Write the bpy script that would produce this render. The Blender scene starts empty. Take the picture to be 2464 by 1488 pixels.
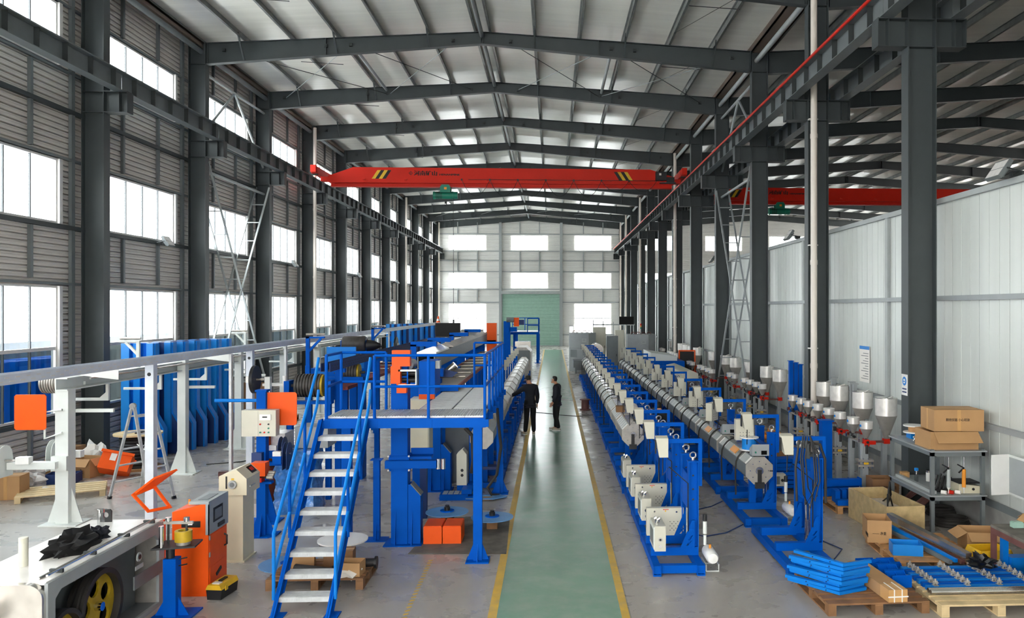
import bpy, bmesh, math, random
from mathutils import Vector, Matrix, Euler
R = math.radians; PI = math.pi; random.seed(7)
SC = bpy.context.scene; COL = SC.collection
# ---------------------------------------------------------------- camera, sky, exposure
cam = bpy.data.cameras.new('camera'); co = bpy.data.objects.new('camera', cam); COL.objects.link(co)
cam.sensor_fit = 'HORIZONTAL'; cam.sensor_width = 36; cam.lens = 36 * 1950.7 / 2464
cam.shift_x = (1232 - 1423.5) / 2464; cam.shift_y = (743.4 - 744) / 2464
cam.clip_start = .1; cam.clip_end = 500
co.location = (0, 0, 3.75); co.rotation_euler = (R(90), 0, -.0485)
SC.camera = co
w = bpy.data.worlds.new('overcast_sky'); SC.world = w; w.use_nodes = True
bg = w.node_tree.nodes['Background']; bg.inputs[0].default_value = (1, .985, .96, 1); bg.inputs[1].default_value = 9.0
vs = SC.view_settings; vs.view_transform = 'Standard'; vs.look = 'None'; vs.gamma = 1; vs.use_curve_mapping = False
vs.exposure = .78
cy = SC.cycles; cy.use_denoising = True; cy.max_bounces = 9; cy.diffuse_bounces = 6; cy.glossy_bounces = 4; cy.transparent_max_bounces = 12
cy.transmission_bounces = 4; cy.caustics_reflective = False; cy.caustics_refractive = False; cy.sample_clamp_indirect = 8
# ---------------------------------------------------------------- helpers
def lin(c):
    if isinstance(c, str): c = [int(c[i:i+2], 16) / 255 for i in (0, 2, 4)]
    return tuple((v / 12.92 if v <= .04045 else ((v + .055) / 1.055) ** 2.4) for v in c) + (1,)
MT = {}
def mat(n, col, rough=.5, metal=0., var=.08, scale=4., bump=0., bscale=40., spec=.5, coat=0., dirt=None, stretch=None):
    """principled colour with cloudy variation, optional fine bump and dirt patches"""
    m = bpy.data.materials.new(n); m.use_nodes = True; MT[n] = m
    nt = m.node_tree; N = nt.nodes; L = nt.links; b = N['Principled BSDF']
    c = lin(col); b.inputs['Roughness'].default_value = rough; b.inputs['Metallic'].default_value = metal
    b.inputs['Specular IOR Level'].default_value = spec; b.inputs['Coat Weight'].default_value = coat
    tc = N.new('ShaderNodeTexCoord'); src = tc.outputs['Object']
    if stretch:
        mp = N.new('ShaderNodeMapping'); mp.inputs['Scale'].default_value = stretch; L.new(src, mp.inputs[0]); src = mp.outputs[0]
    nz = N.new('ShaderNodeTexNoise'); nz.inputs['Scale'].default_value = scale; nz.inputs['Detail'].default_value = 4; L.new(src, nz.inputs['Vector'])
    rp = N.new('ShaderNodeMapRange'); rp.inputs[1].default_value = .3; rp.inputs[2].default_value = .7
    rp.inputs[3].default_value = 1 - var; rp.inputs[4].default_value = 1 + var; L.new(nz.outputs['Fac'], rp.inputs[0])
    mx = N.new('ShaderNodeMix'); mx.data_type = 'RGBA'; mx.blend_type = 'MULTIPLY'; mx.inputs['Factor'].default_value = 1
    mx.inputs['A'].default_value = c; L.new(rp.outputs[0], mx.inputs['B']); out = mx.outputs['Result']
    if dirt:
        n2 = N.new('ShaderNodeTexNoise'); n2.inputs['Scale'].default_value = dirt[2]; n2.inputs['Detail'].default_value = 6; n2.inputs['Roughness'].default_value = .65; L.new(tc.outputs['Object'], n2.inputs['Vector'])
        r2 = N.new('ShaderNodeMapRange'); r2.interpolation_type = 'SMOOTHSTEP'; r2.inputs[1].default_value = .34; r2.inputs[2].default_value = .8; r2.inputs[4].default_value = dirt[1]; L.new(n2.outputs['Fac'], r2.inputs[0])
        m2 = N.new('ShaderNodeMix'); m2.data_type = 'RGBA'; m2.inputs['B'].default_value = lin(dirt[0]); L.new(out, m2.inputs['A']); L.new(r2.outputs[0], m2.inputs['Factor']); out = m2.outputs['Result']
    L.new(out, b.inputs['Base Color'])
    if bump:
        n3 = N.new('ShaderNodeTexNoise'); n3.inputs['Scale'].default_value = bscale; L.new(src, n3.inputs['Vector'])
        bp = N.new('ShaderNodeBump'); bp.inputs['Strength'].default_value = bump; bp.inputs['Distance'].default_value = .02; L.new(n3.outputs['Fac'], bp.inputs['Height']); L.new(bp.outputs[0], b.inputs['Normal'])
    return m
def clear(n, col, mixf=.12, rough=.05):
    m = bpy.data.materials.new(n); m.use_nodes = True; MT[n] = m
    nt = m.node_tree; N = nt.nodes; L = nt.links; N.remove(N['Principled BSDF'])
    t = N.new('ShaderNodeBsdfTransparent'); t.inputs[0].default_value = lin(col); g = N.new('ShaderNodeBsdfGlossy'); g.inputs['Roughness'].default_value = rough
    mx = N.new('ShaderNodeMixShader'); mx.inputs[0].default_value = mixf
    L.new(t.outputs[0], mx.inputs[1]); L.new(g.outputs[0], mx.inputs[2]); L.new(mx.outputs[0], N['Material Output'].inputs[0])
    return m
mat('blue', '0054b8', .5, var=.06, scale=3, dirt=('0a58b2', .1, 5), spec=.06); mat('blue_light', '0878d2', .45, var=.05, spec=.2)
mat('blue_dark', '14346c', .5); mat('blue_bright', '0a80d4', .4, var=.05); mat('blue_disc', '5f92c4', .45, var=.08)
mat('orange', 'f45a12', .45, var=.04, spec=.25); mat('red', 'd0230f', .48, var=.05, scale=1.2, spec=.25); mat('red_tray', '8c3a30', .6, var=.15, scale=8)
mat('steel', '3d4446', .52, var=.06, scale=1.5, dirt=('4a5152', .3, 2)); mat('steel_dark', '303637', .55, var=.06)
mat('steel_light', 'aab0b0', .5, var=.06); mat('galv', 'c3c7c8', .42, .25, var=.12, scale=9); mat('galv_blue', 'd3dae4', .45, .1, var=.08)
mat('purlin', '8b8f8d', .42, .5, var=.2, scale=3); mat('gutter', '6d5f55', .6, var=.35, scale=2.5, stretch=(1, .15, 1))
mat('siding', 'd6d1cb', .5, .05, var=.07, scale=.8); mat('siding_end', 'ededea', .45, .15, var=.05, scale=.6)
mat('panel', 'ced3cf', .38, .1, var=.06, scale=.7, stretch=(1, 3, .3)); mat('panel_seam', '8d9493', .6)
mat('roof', 'f3f2ea', .26, var=.05, scale=1.1, stretch=(.25, 3, 1), bump=.25, bscale=2.2)
mat('pvc', 'e6ddd3', .4, var=.03); mat('white', 'ebebe8', .45, var=.03); mat('white_metal', 'd9dedb', .42, var=.04)
mat('frame_white', 'd8d6d4', .5, var=.04); mat('frame_dark', '565a5d', .5, var=.05)
mat('shutter', '9dc0b1', .45, var=.05); mat('beige', 'cfcdbd', .45, var=.03); mat('cream', 'd8d2b8', .45, var=.04); mat('grey', '9aa0a2', .45, var=.05); mat('grey_dark', '6f7678', .45, var=.06)
mat('stainless', 'cfcbc4', .22, .9, var=.12, scale=7); mat('stainless_dull', 'a9a59d', .42, .4, var=.15, scale=6); mat('chrome', 'dddddd', .15, 1., var=.03)
mat('black', '16171a', .5, var=.2); mat('rubber', '2a2826', .6, var=.2); mat('drum', '3d3a37', .5, var=.25, scale=12); mat('screen', '08080a', .4, var=.05, spec=.15); mat('stainless_window_sheen', 'e9e6e1', .34, .35, var=.08, scale=9)  # last one: stainless with bright window reflections put into its colour
mat('yellow', 'e0b21f', .5, var=.1, scale=9); mat('line_yellow', 'cfa93f', .5, var=.12, scale=5, dirt=('a89a7a', .6, 6)); mat('wheel_yellow', 'b99a1c', .5, var=.2, scale=6)
mat('wood', 'b5885a', .7, var=.22, scale=5, stretch=(1, 1, 6)); mat('wood_pale', 'd3bc90', .7, var=.18, scale=5); mat('wood_brown', '85603f', .7, var=.25, scale=5)
mat('card', 'b58d60', .75, var=.07, scale=3); mat('card_dark', '8a6545', .75, var=.12); mat('tape', 'c79a62', .4); mat('ink', '33291f', .7); mat('paper', 'efece6', .7, var=.03)
mat('cloth_navy', '141824', .8, var=.25, scale=8); mat('cloth_black', '0e0e10', .85, var=.2); mat('skin', 'c08a6c', .55, var=.06); mat('hair', '14110f', .6); mat('shoe', 'b9b2a0', .6, var=.2, scale=20)
mat('concrete', '9a9a96', .7, var=.12, scale=4); mat('outside', 'f4f4f2', .9, var=.1); mat('bag_black', '0f1012', .32, var=.2); mat('bag_clear', 'cfcac6', .25, var=.15, scale=14)
mat('green', '0f7a62', .4, var=.06); mat('amber', 'e2912a', .4); mat('text_black', '1a1413', .6); mat('brown_metal', '6a4440', .6, var=.2, scale=5); mat('mat_dark', '6b675f', .85, var=.3, scale=5)
mat('wrap_blue', '3f7fc4', .2, var=.4, scale=11, bump=.6, bscale=14); mat('wrap_wood', 'bda77b', .3, var=.2, scale=9, bump=.4, bscale=12); mat('lid_white', 'e9e7e3', .3)
clear('glass', 'f4f8fa', .06); clear('glass_low', '8f989c', .10); clear('acrylic', 'e8eaea', .12, .08); clear('film', 'd8dcdf', .3, .15)
class B:
    """collects shapes into one mesh"""
    def __init__(s): s.v = []; s.f = []
    def add(s, v, f):
        n = len(s.v); s.v += [tuple(p) for p in v]; s.f += [tuple(i + n for i in q) for q in f]; return s
    def box(s, x0, x1, y0, y1, z0, z1):
        return s.add([(x0,y0,z0),(x1,y0,z0),(x1,y1,z0),(x0,y1,z0),(x0,y0,z1),(x1,y0,z1),(x1,y1,z1),(x0,y1,z1)],
                     [(0,3,2,1),(4,5,6,7),(0,1,5,4),(1,2,6,5),(2,3,7,6),(3,0,4,7)])
    def cb(s, c, d, rot=None):
        """centred box c, dims d, rot Euler tuple (radians)"""
        n = len(s.v); s.box(-d[0]/2, d[0]/2, -d[1]/2, d[1]/2, -d[2]/2, d[2]/2)
        m = Matrix.Translation(c) @ (Euler(rot).to_matrix().to_4x4() if rot else Matrix())
        for i in range(n, len(s.v)): s.v[i] = tuple(m @ Vector(s.v[i]))
        return s
    def bar(s, p, q, wd, ht=None, up=(0, 0, 1)):
        """square bar from p to q"""
        p = Vector(p); q = Vector(q); ht = ht or wd; d = (q - p).normalized(); u = Vector(up)
        if abs(d.dot(u)) > .99: u = Vector((0, 1, 0))
        a = d.cross(u).normalized(); u = a.cross(d).normalized(); a = a * wd / 2; u = u * ht / 2
        return s.add([p-a-u, p+a-u, p+a+u, p-a+u, q-a-u, q+a-u, q+a+u, q-a+u], [(0,3,2,1),(4,5,6,7),(0,1,5,4),(1,2,6,5),(2,3,7,6),(3,0,4,7)][::1])
    def cyl(s, p, q, r, n=14, r2=None, cap=True):
        p = Vector(p); q = Vector(q); r2 = r if r2 is None else r2; d = (q - p).normalized()
        a = d.cross(Vector((0, 0, 1)) if abs(d.z) < .9 else Vector((1, 0, 0))).normalized(); u = a.cross(d)
        vs = [p + (a * math.cos(2*PI*i/n) + u * math.sin(2*PI*i/n)) * r for i in range(n)] + [q + (a * math.cos(2*PI*i/n) + u * math.sin(2*PI*i/n)) * r2 for i in range(n)]
        fs = [(i, (i+1) % n, n + (i+1) % n, n + i) for i in range(n)]
        if cap: fs += [tuple(range(n))[::-1], tuple(range(n, 2*n))]
        return s.add(vs, fs)
    def lathe(s, prof, n=20, o=(0,0,0), axis='z'):
        """profile [(r, h)...] about an axis through o"""
        vs = []
        for r, h in prof:
            for i in range(n):
                c, t = math.cos(2*PI*i/n) * r, math.sin(2*PI*i/n) * r
                vs.append({'z': (o[0]+c, o[1]+t, o[2]+h), 'x': (o[0]+h, o[1]+c, o[2]+t), 'y': (o[0]+c, o[1]+h, o[2]+t)}[axis])
        fs = []
        for k in range(len(prof) - 1):
            for i in range(n): fs.append((k*n+i, k*n+(i+1) % n, (k+1)*n+(i+1) % n, (k+1)*n+i))
        if prof[0][0] > 1e-4: fs.append(tuple(range(n))[::-1])
        if prof[-1][0] > 1e-4: fs.append(tuple(range((len(prof)-1)*n, len(prof)*n)))
        return s.add(vs, fs)
    def tube(s, pts, r, n=7, closed=False):
        pts = [Vector(p) for p in pts]; m = len(pts); base = len(s.v); prev = None; vs = []
        for k in range(m):
            d = (pts[(k+1) % m if closed else min(k+1, m-1)] - pts[(k-1) % m if closed else max(k-1, 0)]).normalized()
            if prev is None: a = d.cross(Vector((0,0,1)) if abs(d.z) < .9 else Vector((1,0,0))).normalized()
            else: a = (prev - d * prev.dot(d)).normalized()
            prev = a; u = d.cross(a)
            vs += [pts[k] + (a * math.cos(2*PI*i/n) + u * math.sin(2*PI*i/n)) * r for i in range(n)]
        fs = [(k*n+i, k*n+(i+1) % n, ((k+1) % m)*n+(i+1) % n, ((k+1) % m)*n+i) for k in range(m if closed else m-1) for i in range(n)]
        if not closed: fs += [tuple(range(n))[::-1], tuple(range((m-1)*n, m*n))]
        return s.add(vs, fs)
    def prism(s, pts, vec):
        """closed 3d polygon pushed along vec"""
        vec = Vector(vec); n = len(pts); pts = [Vector(p) for p in pts]
        return s.add(pts + [p + vec for p in pts], [tuple(range(n))[::-1], tuple(range(n, 2*n))] + [(i, (i+1) % n, n+(i+1) % n, n+i) for i in range(n)])
    def ext(s, poly, axis, a, b):
        """2d polygon extruded along axis from a to b: axis x -> (y,z), y -> (x,z), z -> (x,y)"""
        f = {'x': lambda p, t: (t, p[0], p[1]), 'y': lambda p, t: (p[0], t, p[1]), 'z': lambda p, t: (p[0], p[1], t)}[axis]
        p0 = [f(p, a) for p in poly]; d = Vector(f((0, 0), b - a)); return s.prism(p0, d)
    def plate(s, poly, holes, axis, a, b):
        """extruded plate with rectangular/any-convex holes kept as bridges: built with bmesh triangle fill"""
        bm = bmesh.new(); f = {'x': lambda p, t: (t, p[0], p[1]), 'y': lambda p, t: (p[0], t, p[1]), 'z': lambda p, t: (p[0], p[1], t)}[axis]
        es = []
        for loop in [poly] + holes:
            vv = [bm.verts.new(f(p, a)) for p in loop]; es += [bm.edges.new((vv[i], vv[(i+1) % len(vv)])) for i in range(len(vv))]
        r = bmesh.ops.triangle_fill(bm, use_beauty=True, use_dissolve=False, edges=es)
        fc = [g for g in r['geom'] if isinstance(g, bmesh.types.BMFace)]
        ex = bmesh.ops.extrude_face_region(bm, geom=fc); vv = [g for g in ex['geom'] if isinstance(g, bmesh.types.BMVert)]
        bmesh.ops.translate(bm, verts=vv, vec=Vector(f((0, 0), b - a))); bmesh.ops.recalc_face_normals(bm, faces=bm.faces)
        bm.verts.index_update(); s.add([v.co[:] for v in bm.verts], [tuple(v.index for v in q.verts) for q in bm.faces]); bm.free(); return s
    def xf(s, m, start=0):
        for i in range(start, len(s.v)): s.v[i] = tuple(m @ Vector(s.v[i]))
        return s
    def mesh(s, name, m, smooth=True):
        me = bpy.data.meshes.new(name); me.from_pydata(s.v, [], s.f); me.materials.append(MT[m] if isinstance(m, str) else m)
        bm = bmesh.new(); bm.from_mesh(me); bmesh.ops.recalc_face_normals(bm, faces=bm.faces); bm.to_mesh(me); bm.free()
        if smooth:
            me.polygons.foreach_set('use_smooth', [True] * len(me.polygons)); me.set_sharp_from_angle(angle=R(35))
        return me
    def ob(s, name, m, par=None, w=False, smooth=True, loc=None):
        """one mesh object; w: shapes are in world coordinates and the parent is an unrotated empty"""
        if w and par is not None:
            o3 = par.location; s.v = [(a-o3.x, b-o3.y, c-o3.z) for a, b, c in s.v]
        o = bpy.data.objects.new(name, s.mesh(name, m, smooth)); COL.objects.link(o); o.parent = par
        if loc is not None: o.location = loc
        return o
def tag(o, label=None, cat=None, group=None, kind=None):
    for k, v in (('label', label), ('category', cat), ('group', group), ('kind', kind)):
        if v: o[k] = v
    return o
def thing(name, label=None, cat=None, loc=(0,0,0), rz=0, group=None, kind=None):
    o = bpy.data.objects.new(name, None); COL.objects.link(o); o.location = loc; o.rotation_euler = (0, 0, rz); o.empty_display_size = .2
    return tag(o, label, cat, group, kind)
def put(me, name, par=None, loc=(0,0,0), rot=(0,0,0), sc=None):
    """an object sharing a mesh"""
    o = bpy.data.objects.new(name, me.data if hasattr(me, 'data') else me); COL.objects.link(o); o.parent = par; o.location = loc; o.rotation_euler = rot
    if sc: o.scale = sc
    return o
KIDS = {}
def tree(o, loc=None, rz=None, par=None, label=None, group=None):
    """copy of a thing with copies of its parts and sub-parts"""
    c = o.copy(); COL.objects.link(c); c.parent = par
    if loc is not None: c.location = loc
    if rz is not None: c.rotation_euler = (0, 0, rz)
    if label: c['label'] = label
    if group: c['group'] = group
    ks = KIDS.get(o.name)
    if ks is None: ks = KIDS[o.name] = [x for x in bpy.data.objects if x.parent == o]
    for ch in ks: tree(ch, par=c)
    return c
# ================================================================ the hall
FY = lambda i: 15.153 + 6 * i                      # frame lines; 11 is the end wall
XL, XR, XAP = -11.294, 6.715, -2.336               # inner column faces and ridge
def struct(o, label=None): return tag(o, label, kind='structure')
# floor material: grey cement with worn patches, saw cut joints and a dull shine
def floor_mat():
    m = mat('floor_cement', 'a5a19b', .33, var=.06, scale=.45, dirt=('918d86', .25, .9))
    N = m.node_tree.nodes; L = m.node_tree.links; b = N['Principled BSDF']
    src = b.inputs['Base Color'].links[0].from_socket; tc = [n for n in N if n.type == 'TEX_COORD'][0]
    sx = N.new('ShaderNodeSeparateXYZ'); L.new(tc.outputs['Object'], sx.inputs[0])
    def joint(sock, per, off):
        a = N.new('ShaderNodeMath'); a.operation = 'ADD'; a.inputs[1].default_value = off + 600; L.new(sock, a.inputs[0])
        q = N.new('ShaderNodeMath'); q.operation = 'MODULO'; q.inputs[1].default_value = per; L.new(a.outputs[0], q.inputs[0])
        l = N.new('ShaderNodeMath'); l.operation = 'LESS_THAN'; l.inputs[1].default_value = .012; L.new(q.outputs[0], l.inputs[0]); return l.outputs[0]
    mx = N.new('ShaderNodeMath'); mx.operation = 'MAXIMUM'; L.new(joint(sx.outputs[1], 6, -14.95 % 6), mx.inputs[0]); L.new(joint(sx.outputs[0], 6, -.95), mx.inputs[1])
    mm = N.new('ShaderNodeMath'); mm.operation = 'MULTIPLY'; mm.inputs[1].default_value = .55; L.new(mx.outputs[0], mm.inputs[0])
    mi = N.new('ShaderNodeMix'); mi.data_type = 'RGBA'; mi.inputs['B'].default_value = lin('5c5a55'); L.new(src, mi.inputs['A']); L.new(mm.outputs[0], mi.inputs['Factor']); L.new(mi.outputs['Result'], b.inputs['Base Color'])
    n = N.new('ShaderNodeTexNoise'); n.inputs['Scale'].default_value = 2.2; n.inputs['Detail'].default_value = 5; L.new(tc.outputs['Object'], n.inputs['Vector'])
    r = N.new('ShaderNodeMapRange'); r.inputs[1].default_value = .35; r.inputs[2].default_value = .7; r.inputs[3].default_value = .22; r.inputs[4].default_value = .42; L.new(n.outputs['Fac'], r.inputs[0]); L.new(r.outputs[0], b.inputs['Roughness'])
    return m
floor_mat()
gm = mat('floor_green', '789c8a', .2, var=.07, scale=.7, dirt=('9aa79c', .55, 2.2), bump=.05, bscale=3)
FLOOR = struct(B().box(-12.1, 36, -9, 81.4, -.15, 0).ob('floor', 'floor_cement'), 'grey cement floor of the hall')
struct(B().box(-120, 140, -60, 240, -.4, -.2).ob('floor_outside', 'outside'), 'pale ground outside the hall')
struct(B().box(-.675, .845, -4, 74, 0, .003).ob('floor_aisle_strip', gm), 'green painted walkway along the hall')
struct(B().box(-.785, -.675, -4, 74, 0, .004).ob('trim_1', 'line_yellow'), 'yellow line on the machine side of the green walkway')
struct(B().box(.845, .945, -4, 74, 0, .004).ob('trim_2', 'line_yellow'), 'yellow line on the stand side of the green walkway')
tp = thing('floor_tape', 'worn yellow hatched tape stuck to the floor beside the machine platform', 'floor tape', (-1.79, 9.9, 0))
me = B().ext([(-.03, 0), (.03, .03), (.03, .075), (-.03, .045)], 'z', .0005, .0025).mesh('tape_dash', 'line_yellow')
for k in range(22): put(me, 'dash', tp, (-.02 * k / 22, -.25 + k * .118, 0))
# corrugated cladding with openings
def profile(z0, z1, per=.14, d=.075):
    zs = {z0, z1}; k = math.floor(z0 / per) - 1
    off = lambda z: (lambda t: 0 if t < .045 else (t - .045) / .008 * .007 if t < .053 else .007 if t < .064 else (.072 - t) / .008 * .007 if t < .072 else 0 if t < .098 else (t - .098) / .008 * d if t < .106 else d if t < .132 else (per - t) / .008 * d)(z % per)
    while k * per < z1 + per:
        for t in (0, .045, .053, .064, .072, .098, .106, .132):
            if z0 < k * per + t < z1: zs.add(k * per + t)
        k += 1
    return [(z, off(z + 1e-6)) for z in sorted(zs)]
def cladding(b, axis, c, sgn, u0, u1, z0, z1, holes, top=None):
    zb = sorted({z0, z1} | {z for h in holes for z in h[2:4] if z0 < z < z1})
    for za, zc in zip(zb, zb[1:]):
        us = [(u0, u1)]
        for h in holes:
            if h[2] < zc - 1e-6 and h[3] > za + 1e-6:
                us = [q for a, e in us for q in ((a, min(e, h[0])), (max(a, h[1]), e)) if q[1] - q[0] > 1e-4]
        pr = profile(za, zc)
        for a, e in us:
            vs = []
            for z, o in pr:
                x = c + sgn * o; vs += [(x, a, z), (x, e, z)] if axis == 'x' else [(a, x, z), (e, x, z)]
            b.add(vs, [(2*k, 2*k+1, 2*k+3, 2*k+2) for k in range(len(pr) - 1)])
    return b
ROWS = [(9.62, 11.12), (5.80, 7.36), (1.20, 4.30)]
WX = -11.95; WIN = []
holes = [(FY(i) + 1.15, FY(i) + 4.92, a, c) for i in range(-4, 11) for a, c in ROWS]
holes += [(FY(i) + 1.15, FY(i) + 4.92, 0.2, .3) for i in ()]
WL = struct(cladding(B(), 'x', WX, -1, -9, 81.2, .0, 12.75, holes).ob('wall_left', 'siding', smooth=False), 'ribbed metal side wall with rows of windows')
# girts, studs of the side wall (parts of the wall)
gme = B().box(-.06, .06, 0, 6, -.05, .05).mesh('girt', 'steel'); gm2 = B().box(-.04, .04, 0, 6, -.03, .03).mesh('girt', 'grey_dark'); sme = B().box(-.04, .04, -.045, .045, 0, 1).mesh('stud', 'grey_dark')
for i in range(-2, 11):
    for z in (1.13, 4.36, 5.74, 7.42, 8.6, 9.56, 11.18): put(gme if z in (5.74, 8.6, 1.13) else gm2, 'girt', WL, (WX + (.07 if z in (5.74, 8.6, 1.13) else .05), FY(i), z))
    for z0, z1 in ((0, 1.1), (4.46, 5.68), (7.5, 9.5), (11.26, 12.6)):
        for d in (1.95, 3.95): put(sme, 'stud', WL, (WX + .05, FY(i) + d, z0), sc=(1, 1, z1 - z0))
    put(sme, 'stud', WL, (WX + .05, FY(i) + 5.55, 0), sc=(1, 1.6, 12.5))
# windows: frame, mullions, panes
def win_parts(wd, ht, transom=None, n=4, key='glass', low='glass_low'):
    """meshes of a window in the x-z plane, origin at its lower left corner, 8 cm deep along y"""
    fr = B(); t = .05
    fr.box(0, wd, -.05, .03, 0, t).box(0, wd, -.05, .03, ht - t, ht).box(0, t, -.05, .03, t, ht - t).box(wd - t, wd, -.05, .03, t, ht - t)
    zs = [(t, ht - t)]
    if transom: fr.box(t, wd - t, -.04, .02, transom - .04, transom + .04); zs = [(t, transom - .04), (transom + .04, ht - t)]
    pw = (wd - 2*t) / n; mu = B()
    for k in range(1, n):
        for a, c in zs: mu.box(t + k*pw - .018, t + k*pw + .018, -.035, .015, a, c)
    return fr.mesh('window_frame', 'frame_white'), mu.mesh('mullion_frame', 'frame_dark'), [B().box(.02, pw - .02, -.006, 0, a, c).mesh('pane', key if (j or not transom) else low) for j, (a, c) in enumerate(zs)], pw, t
WN = [0]
def window(parts, loc, rz, n=4):
    WN[0] += 1; wo = thing('window_%d' % WN[0], None, None, loc, rz, kind='structure')
    put(parts[0], 'window_frame', wo); put(parts[1], 'mullion', wo)
    for pm in parts[2]:
        for k in range(n): put(pm, 'pane', wo, (parts[4] + k * parts[3], 0, 0))
    return wo
wp = {j: win_parts(3.77, c - a, 1.60 if j == 2 else None) for j, (a, c) in enumerate(ROWS)}
rev = B().box(-.09, .11, 0, .13, 0, 1).mesh('window_reveal', 'frame_white')
for i in range(-2, 11):
    for j, (a, c) in enumerate(ROWS):
        wo = window(wp[j], (WX + .02, FY(i) + 1.15, a), R(90)); tag(wo, 'aluminium window in the ribbed side wall'); wo['group'] = 'side wall windows'
        put(rev, 'window_reveal', wo, (3.77, 0, 0), (0, 0, -R(90)), (1, 1, c - a))
# boundary wall and stacked blue goods seen low through the lower panes
struct(B().box(-19.2, -19, -10, 100, -.2, 2.55).ob('wall_boundary', 'grey_dark'), 'dark boundary wall outside the side windows')
for k in range(5):
    tag(B().cb((-17.2, 24 + k * 1.25, .95), (1.1, 1.0, 2.3)).cb((-16.62, 24 + k * 1.25, .95), (.06, .8, 2.0)).ob('blue_container', 'blue'), 'blue steel container outside the side windows', 'container', 'blue containers outside')
# end wall
EY = FY(11) + .02; EH = []
EWX = [-8.445, -2.28, 4.075]
for cx in EWX:
    for j, (a, c) in enumerate(ROWS):
        if cx == EWX[1] and j == 2: continue
        EH.append((cx - 1.86, cx + 1.86, a - .02, c - .02))
EH += [(-5.04, .79, 0, 5.4), (1.74, 2.1, 0, 2.0)]
for cx in (10.8, 17.35, 23.9, 30.4): EH += [(cx - 1.86, cx + 1.86, a - .02, c - .02) for a, c in ROWS[:2]]
WB = struct(cladding(B(), 'y', EY + .12, 1, -12, 35.2, 0, 13.3, EH).ob('wall_back', 'siding_end', smooth=False), 'ribbed metal end wall with windows and a roller door')
wpe = {j: win_parts(3.72, c - a, 1.60 if j == 2 else None, low='glass') for j, (a, c) in enumerate(ROWS)}
for cx in EWX + [10.8, 17.35, 23.9, 30.4]:
    for j, (a, c) in enumerate(ROWS):
        if (cx == EWX[1] or cx > 6) and j == 2: continue
        wo = window(wpe[j], (cx - 1.86, EY + .08, a - .02), 0); tag(wo, 'aluminium window in the end wall'); wo['group'] = 'end wall windows'
vs_ = B().box(-.05, .05, -.06, .06, 0, 1).mesh('stud_end', 'grey'); hs_ = B().box(0, 1, -.05, .05, -.05, .05).mesh('girt_end', 'grey')
for cx in EWX:
    for d in (-.95, 1.0):
        for z0, z1 in ((4.4, 5.7), (7.45, 9.5), (11.2, 12.4)):
            if not (cx == EWX[1] and z0 == 4.4): put(vs_, 'stud', WB, (cx + d, EY + .03, z0), sc=(1, 1, z1 - z0))
for z in (1.15, 4.4, 5.7, 7.45, 8.55, 9.5, 11.2):
    for a, c in ((-11.3, -5.2), (-5, .75), (.95, 6.7)):
        if z in (1.15, 4.4) and a == -5: continue
        put(hs_, 'girt', WB, (a, EY + .04, z), sc=(c - a, 1, 1))
for x in (-5.16, .9): put(vs_, 'end_post', WB, (x, EY - .02, 0), sc=(2.6, 2.4, 12.35))
sl = B(); vsx = []
zs = [k * .0475 for k in range(112)]
for k, z in enumerate(zs): vsx += [(-5.0, EY + .03 + (.022 if k % 2 else 0), z), (.75, EY + .03 + (.022 if k % 2 else 0), z)]
sl.add(vsx, [(2*k, 2*k+1, 2*k+3, 2*k+2) for k in range(111)])
D1 = thing('door_1', 'green roller shutter door in the end wall', None, (-2.12, EY, 0), kind='structure')
sl.ob('shutter_slats', 'shutter', D1, w=True, smooth=False)
B().box(-5.06, -4.97, EY - .06, EY + .1, 0, 5.3).ob('guide_rail', 'grey', D1, w=True); B().box(.72, .81, EY - .06, EY + .1, 0, 5.3).ob('guide_rail', 'grey', D1, w=True)
B().box(-5.1, .85, EY - .32, EY + .06, 5.22, 5.52).ob('shutter_housing', 'steel_light', D1, w=True); B().box(-5.0, .75, EY - .02, EY + .03, 0, .09).ob('bottom_rail', 'steel_light', D1, w=True)
D2 = thing('door_2', 'narrow glazed door beside the roller shutter', None, (1.9, EY, 0), kind='structure')
B().box(1.70, 1.75, EY - .04, EY + .1, 0, 2.05).box(2.08, 2.13, EY - .04, EY + .1, 0, 2.05).box(1.75, 2.08, EY - .04, EY + .1, 1.97, 2.05).box(1.75, 2.08, EY - .02, EY + .06, 0, .4).ob('door_frame', 'grey', D2, w=True)
B().box(1.75, 2.08, EY + .01, EY + .02, .4, 1.97).ob('pane', 'glass', D2, w=True)
# partition of pale wall panels on the right
PX = 7.45
WR = thing('wall_right', 'partition of pale vertical wall panels with grey rails', None, (PX, 0, 0), kind='structure')
pme = B().box(0, .06, .006, .944, .45, 5.78).box(-.006, 0, .30, .34, .45, 5.78).box(-.006, 0, .62, .66, .45, 5.78).mesh('panel', 'panel')
for k in range(95):
    if -8 + k * .95 < 81: put(pme, 'panel', WR, (.02, -8 + k * .95, 0))
B().box(PX + .03, PX + .07, -8, 80.9, .45, 5.76).ob('seam_backing', 'panel_seam', WR, w=True)
B().box(PX - .03, PX + .12, -8, 81, 0, .45).ob('kerb', 'concrete', WR, w=True); B().box(PX - .05, PX - .03, -8, 81, .40, .52).ob('kerb_angle', 'grey_dark', WR, w=True)
B().box(PX - .06, PX + .1, -8, 81, 5.76, 5.86).ob('top_rail', 'steel_light', WR, w=True)
rl = B().box(-.07, .015, 0, 6, -.045, .045).mesh('rail', 'grey'); st = B().box(-.05, .015, -.07, .07, .45, 5.76).mesh('stud_panel', 'steel_light')
for i in range(-3, 11):
    for z in (1.75, 3.95): put(rl, 'rail', WR, (0, FY(i), z))
    for d in (.5, 2.5): put(st, 'stud', WR, (0, FY(i) + d, 0))
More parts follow.
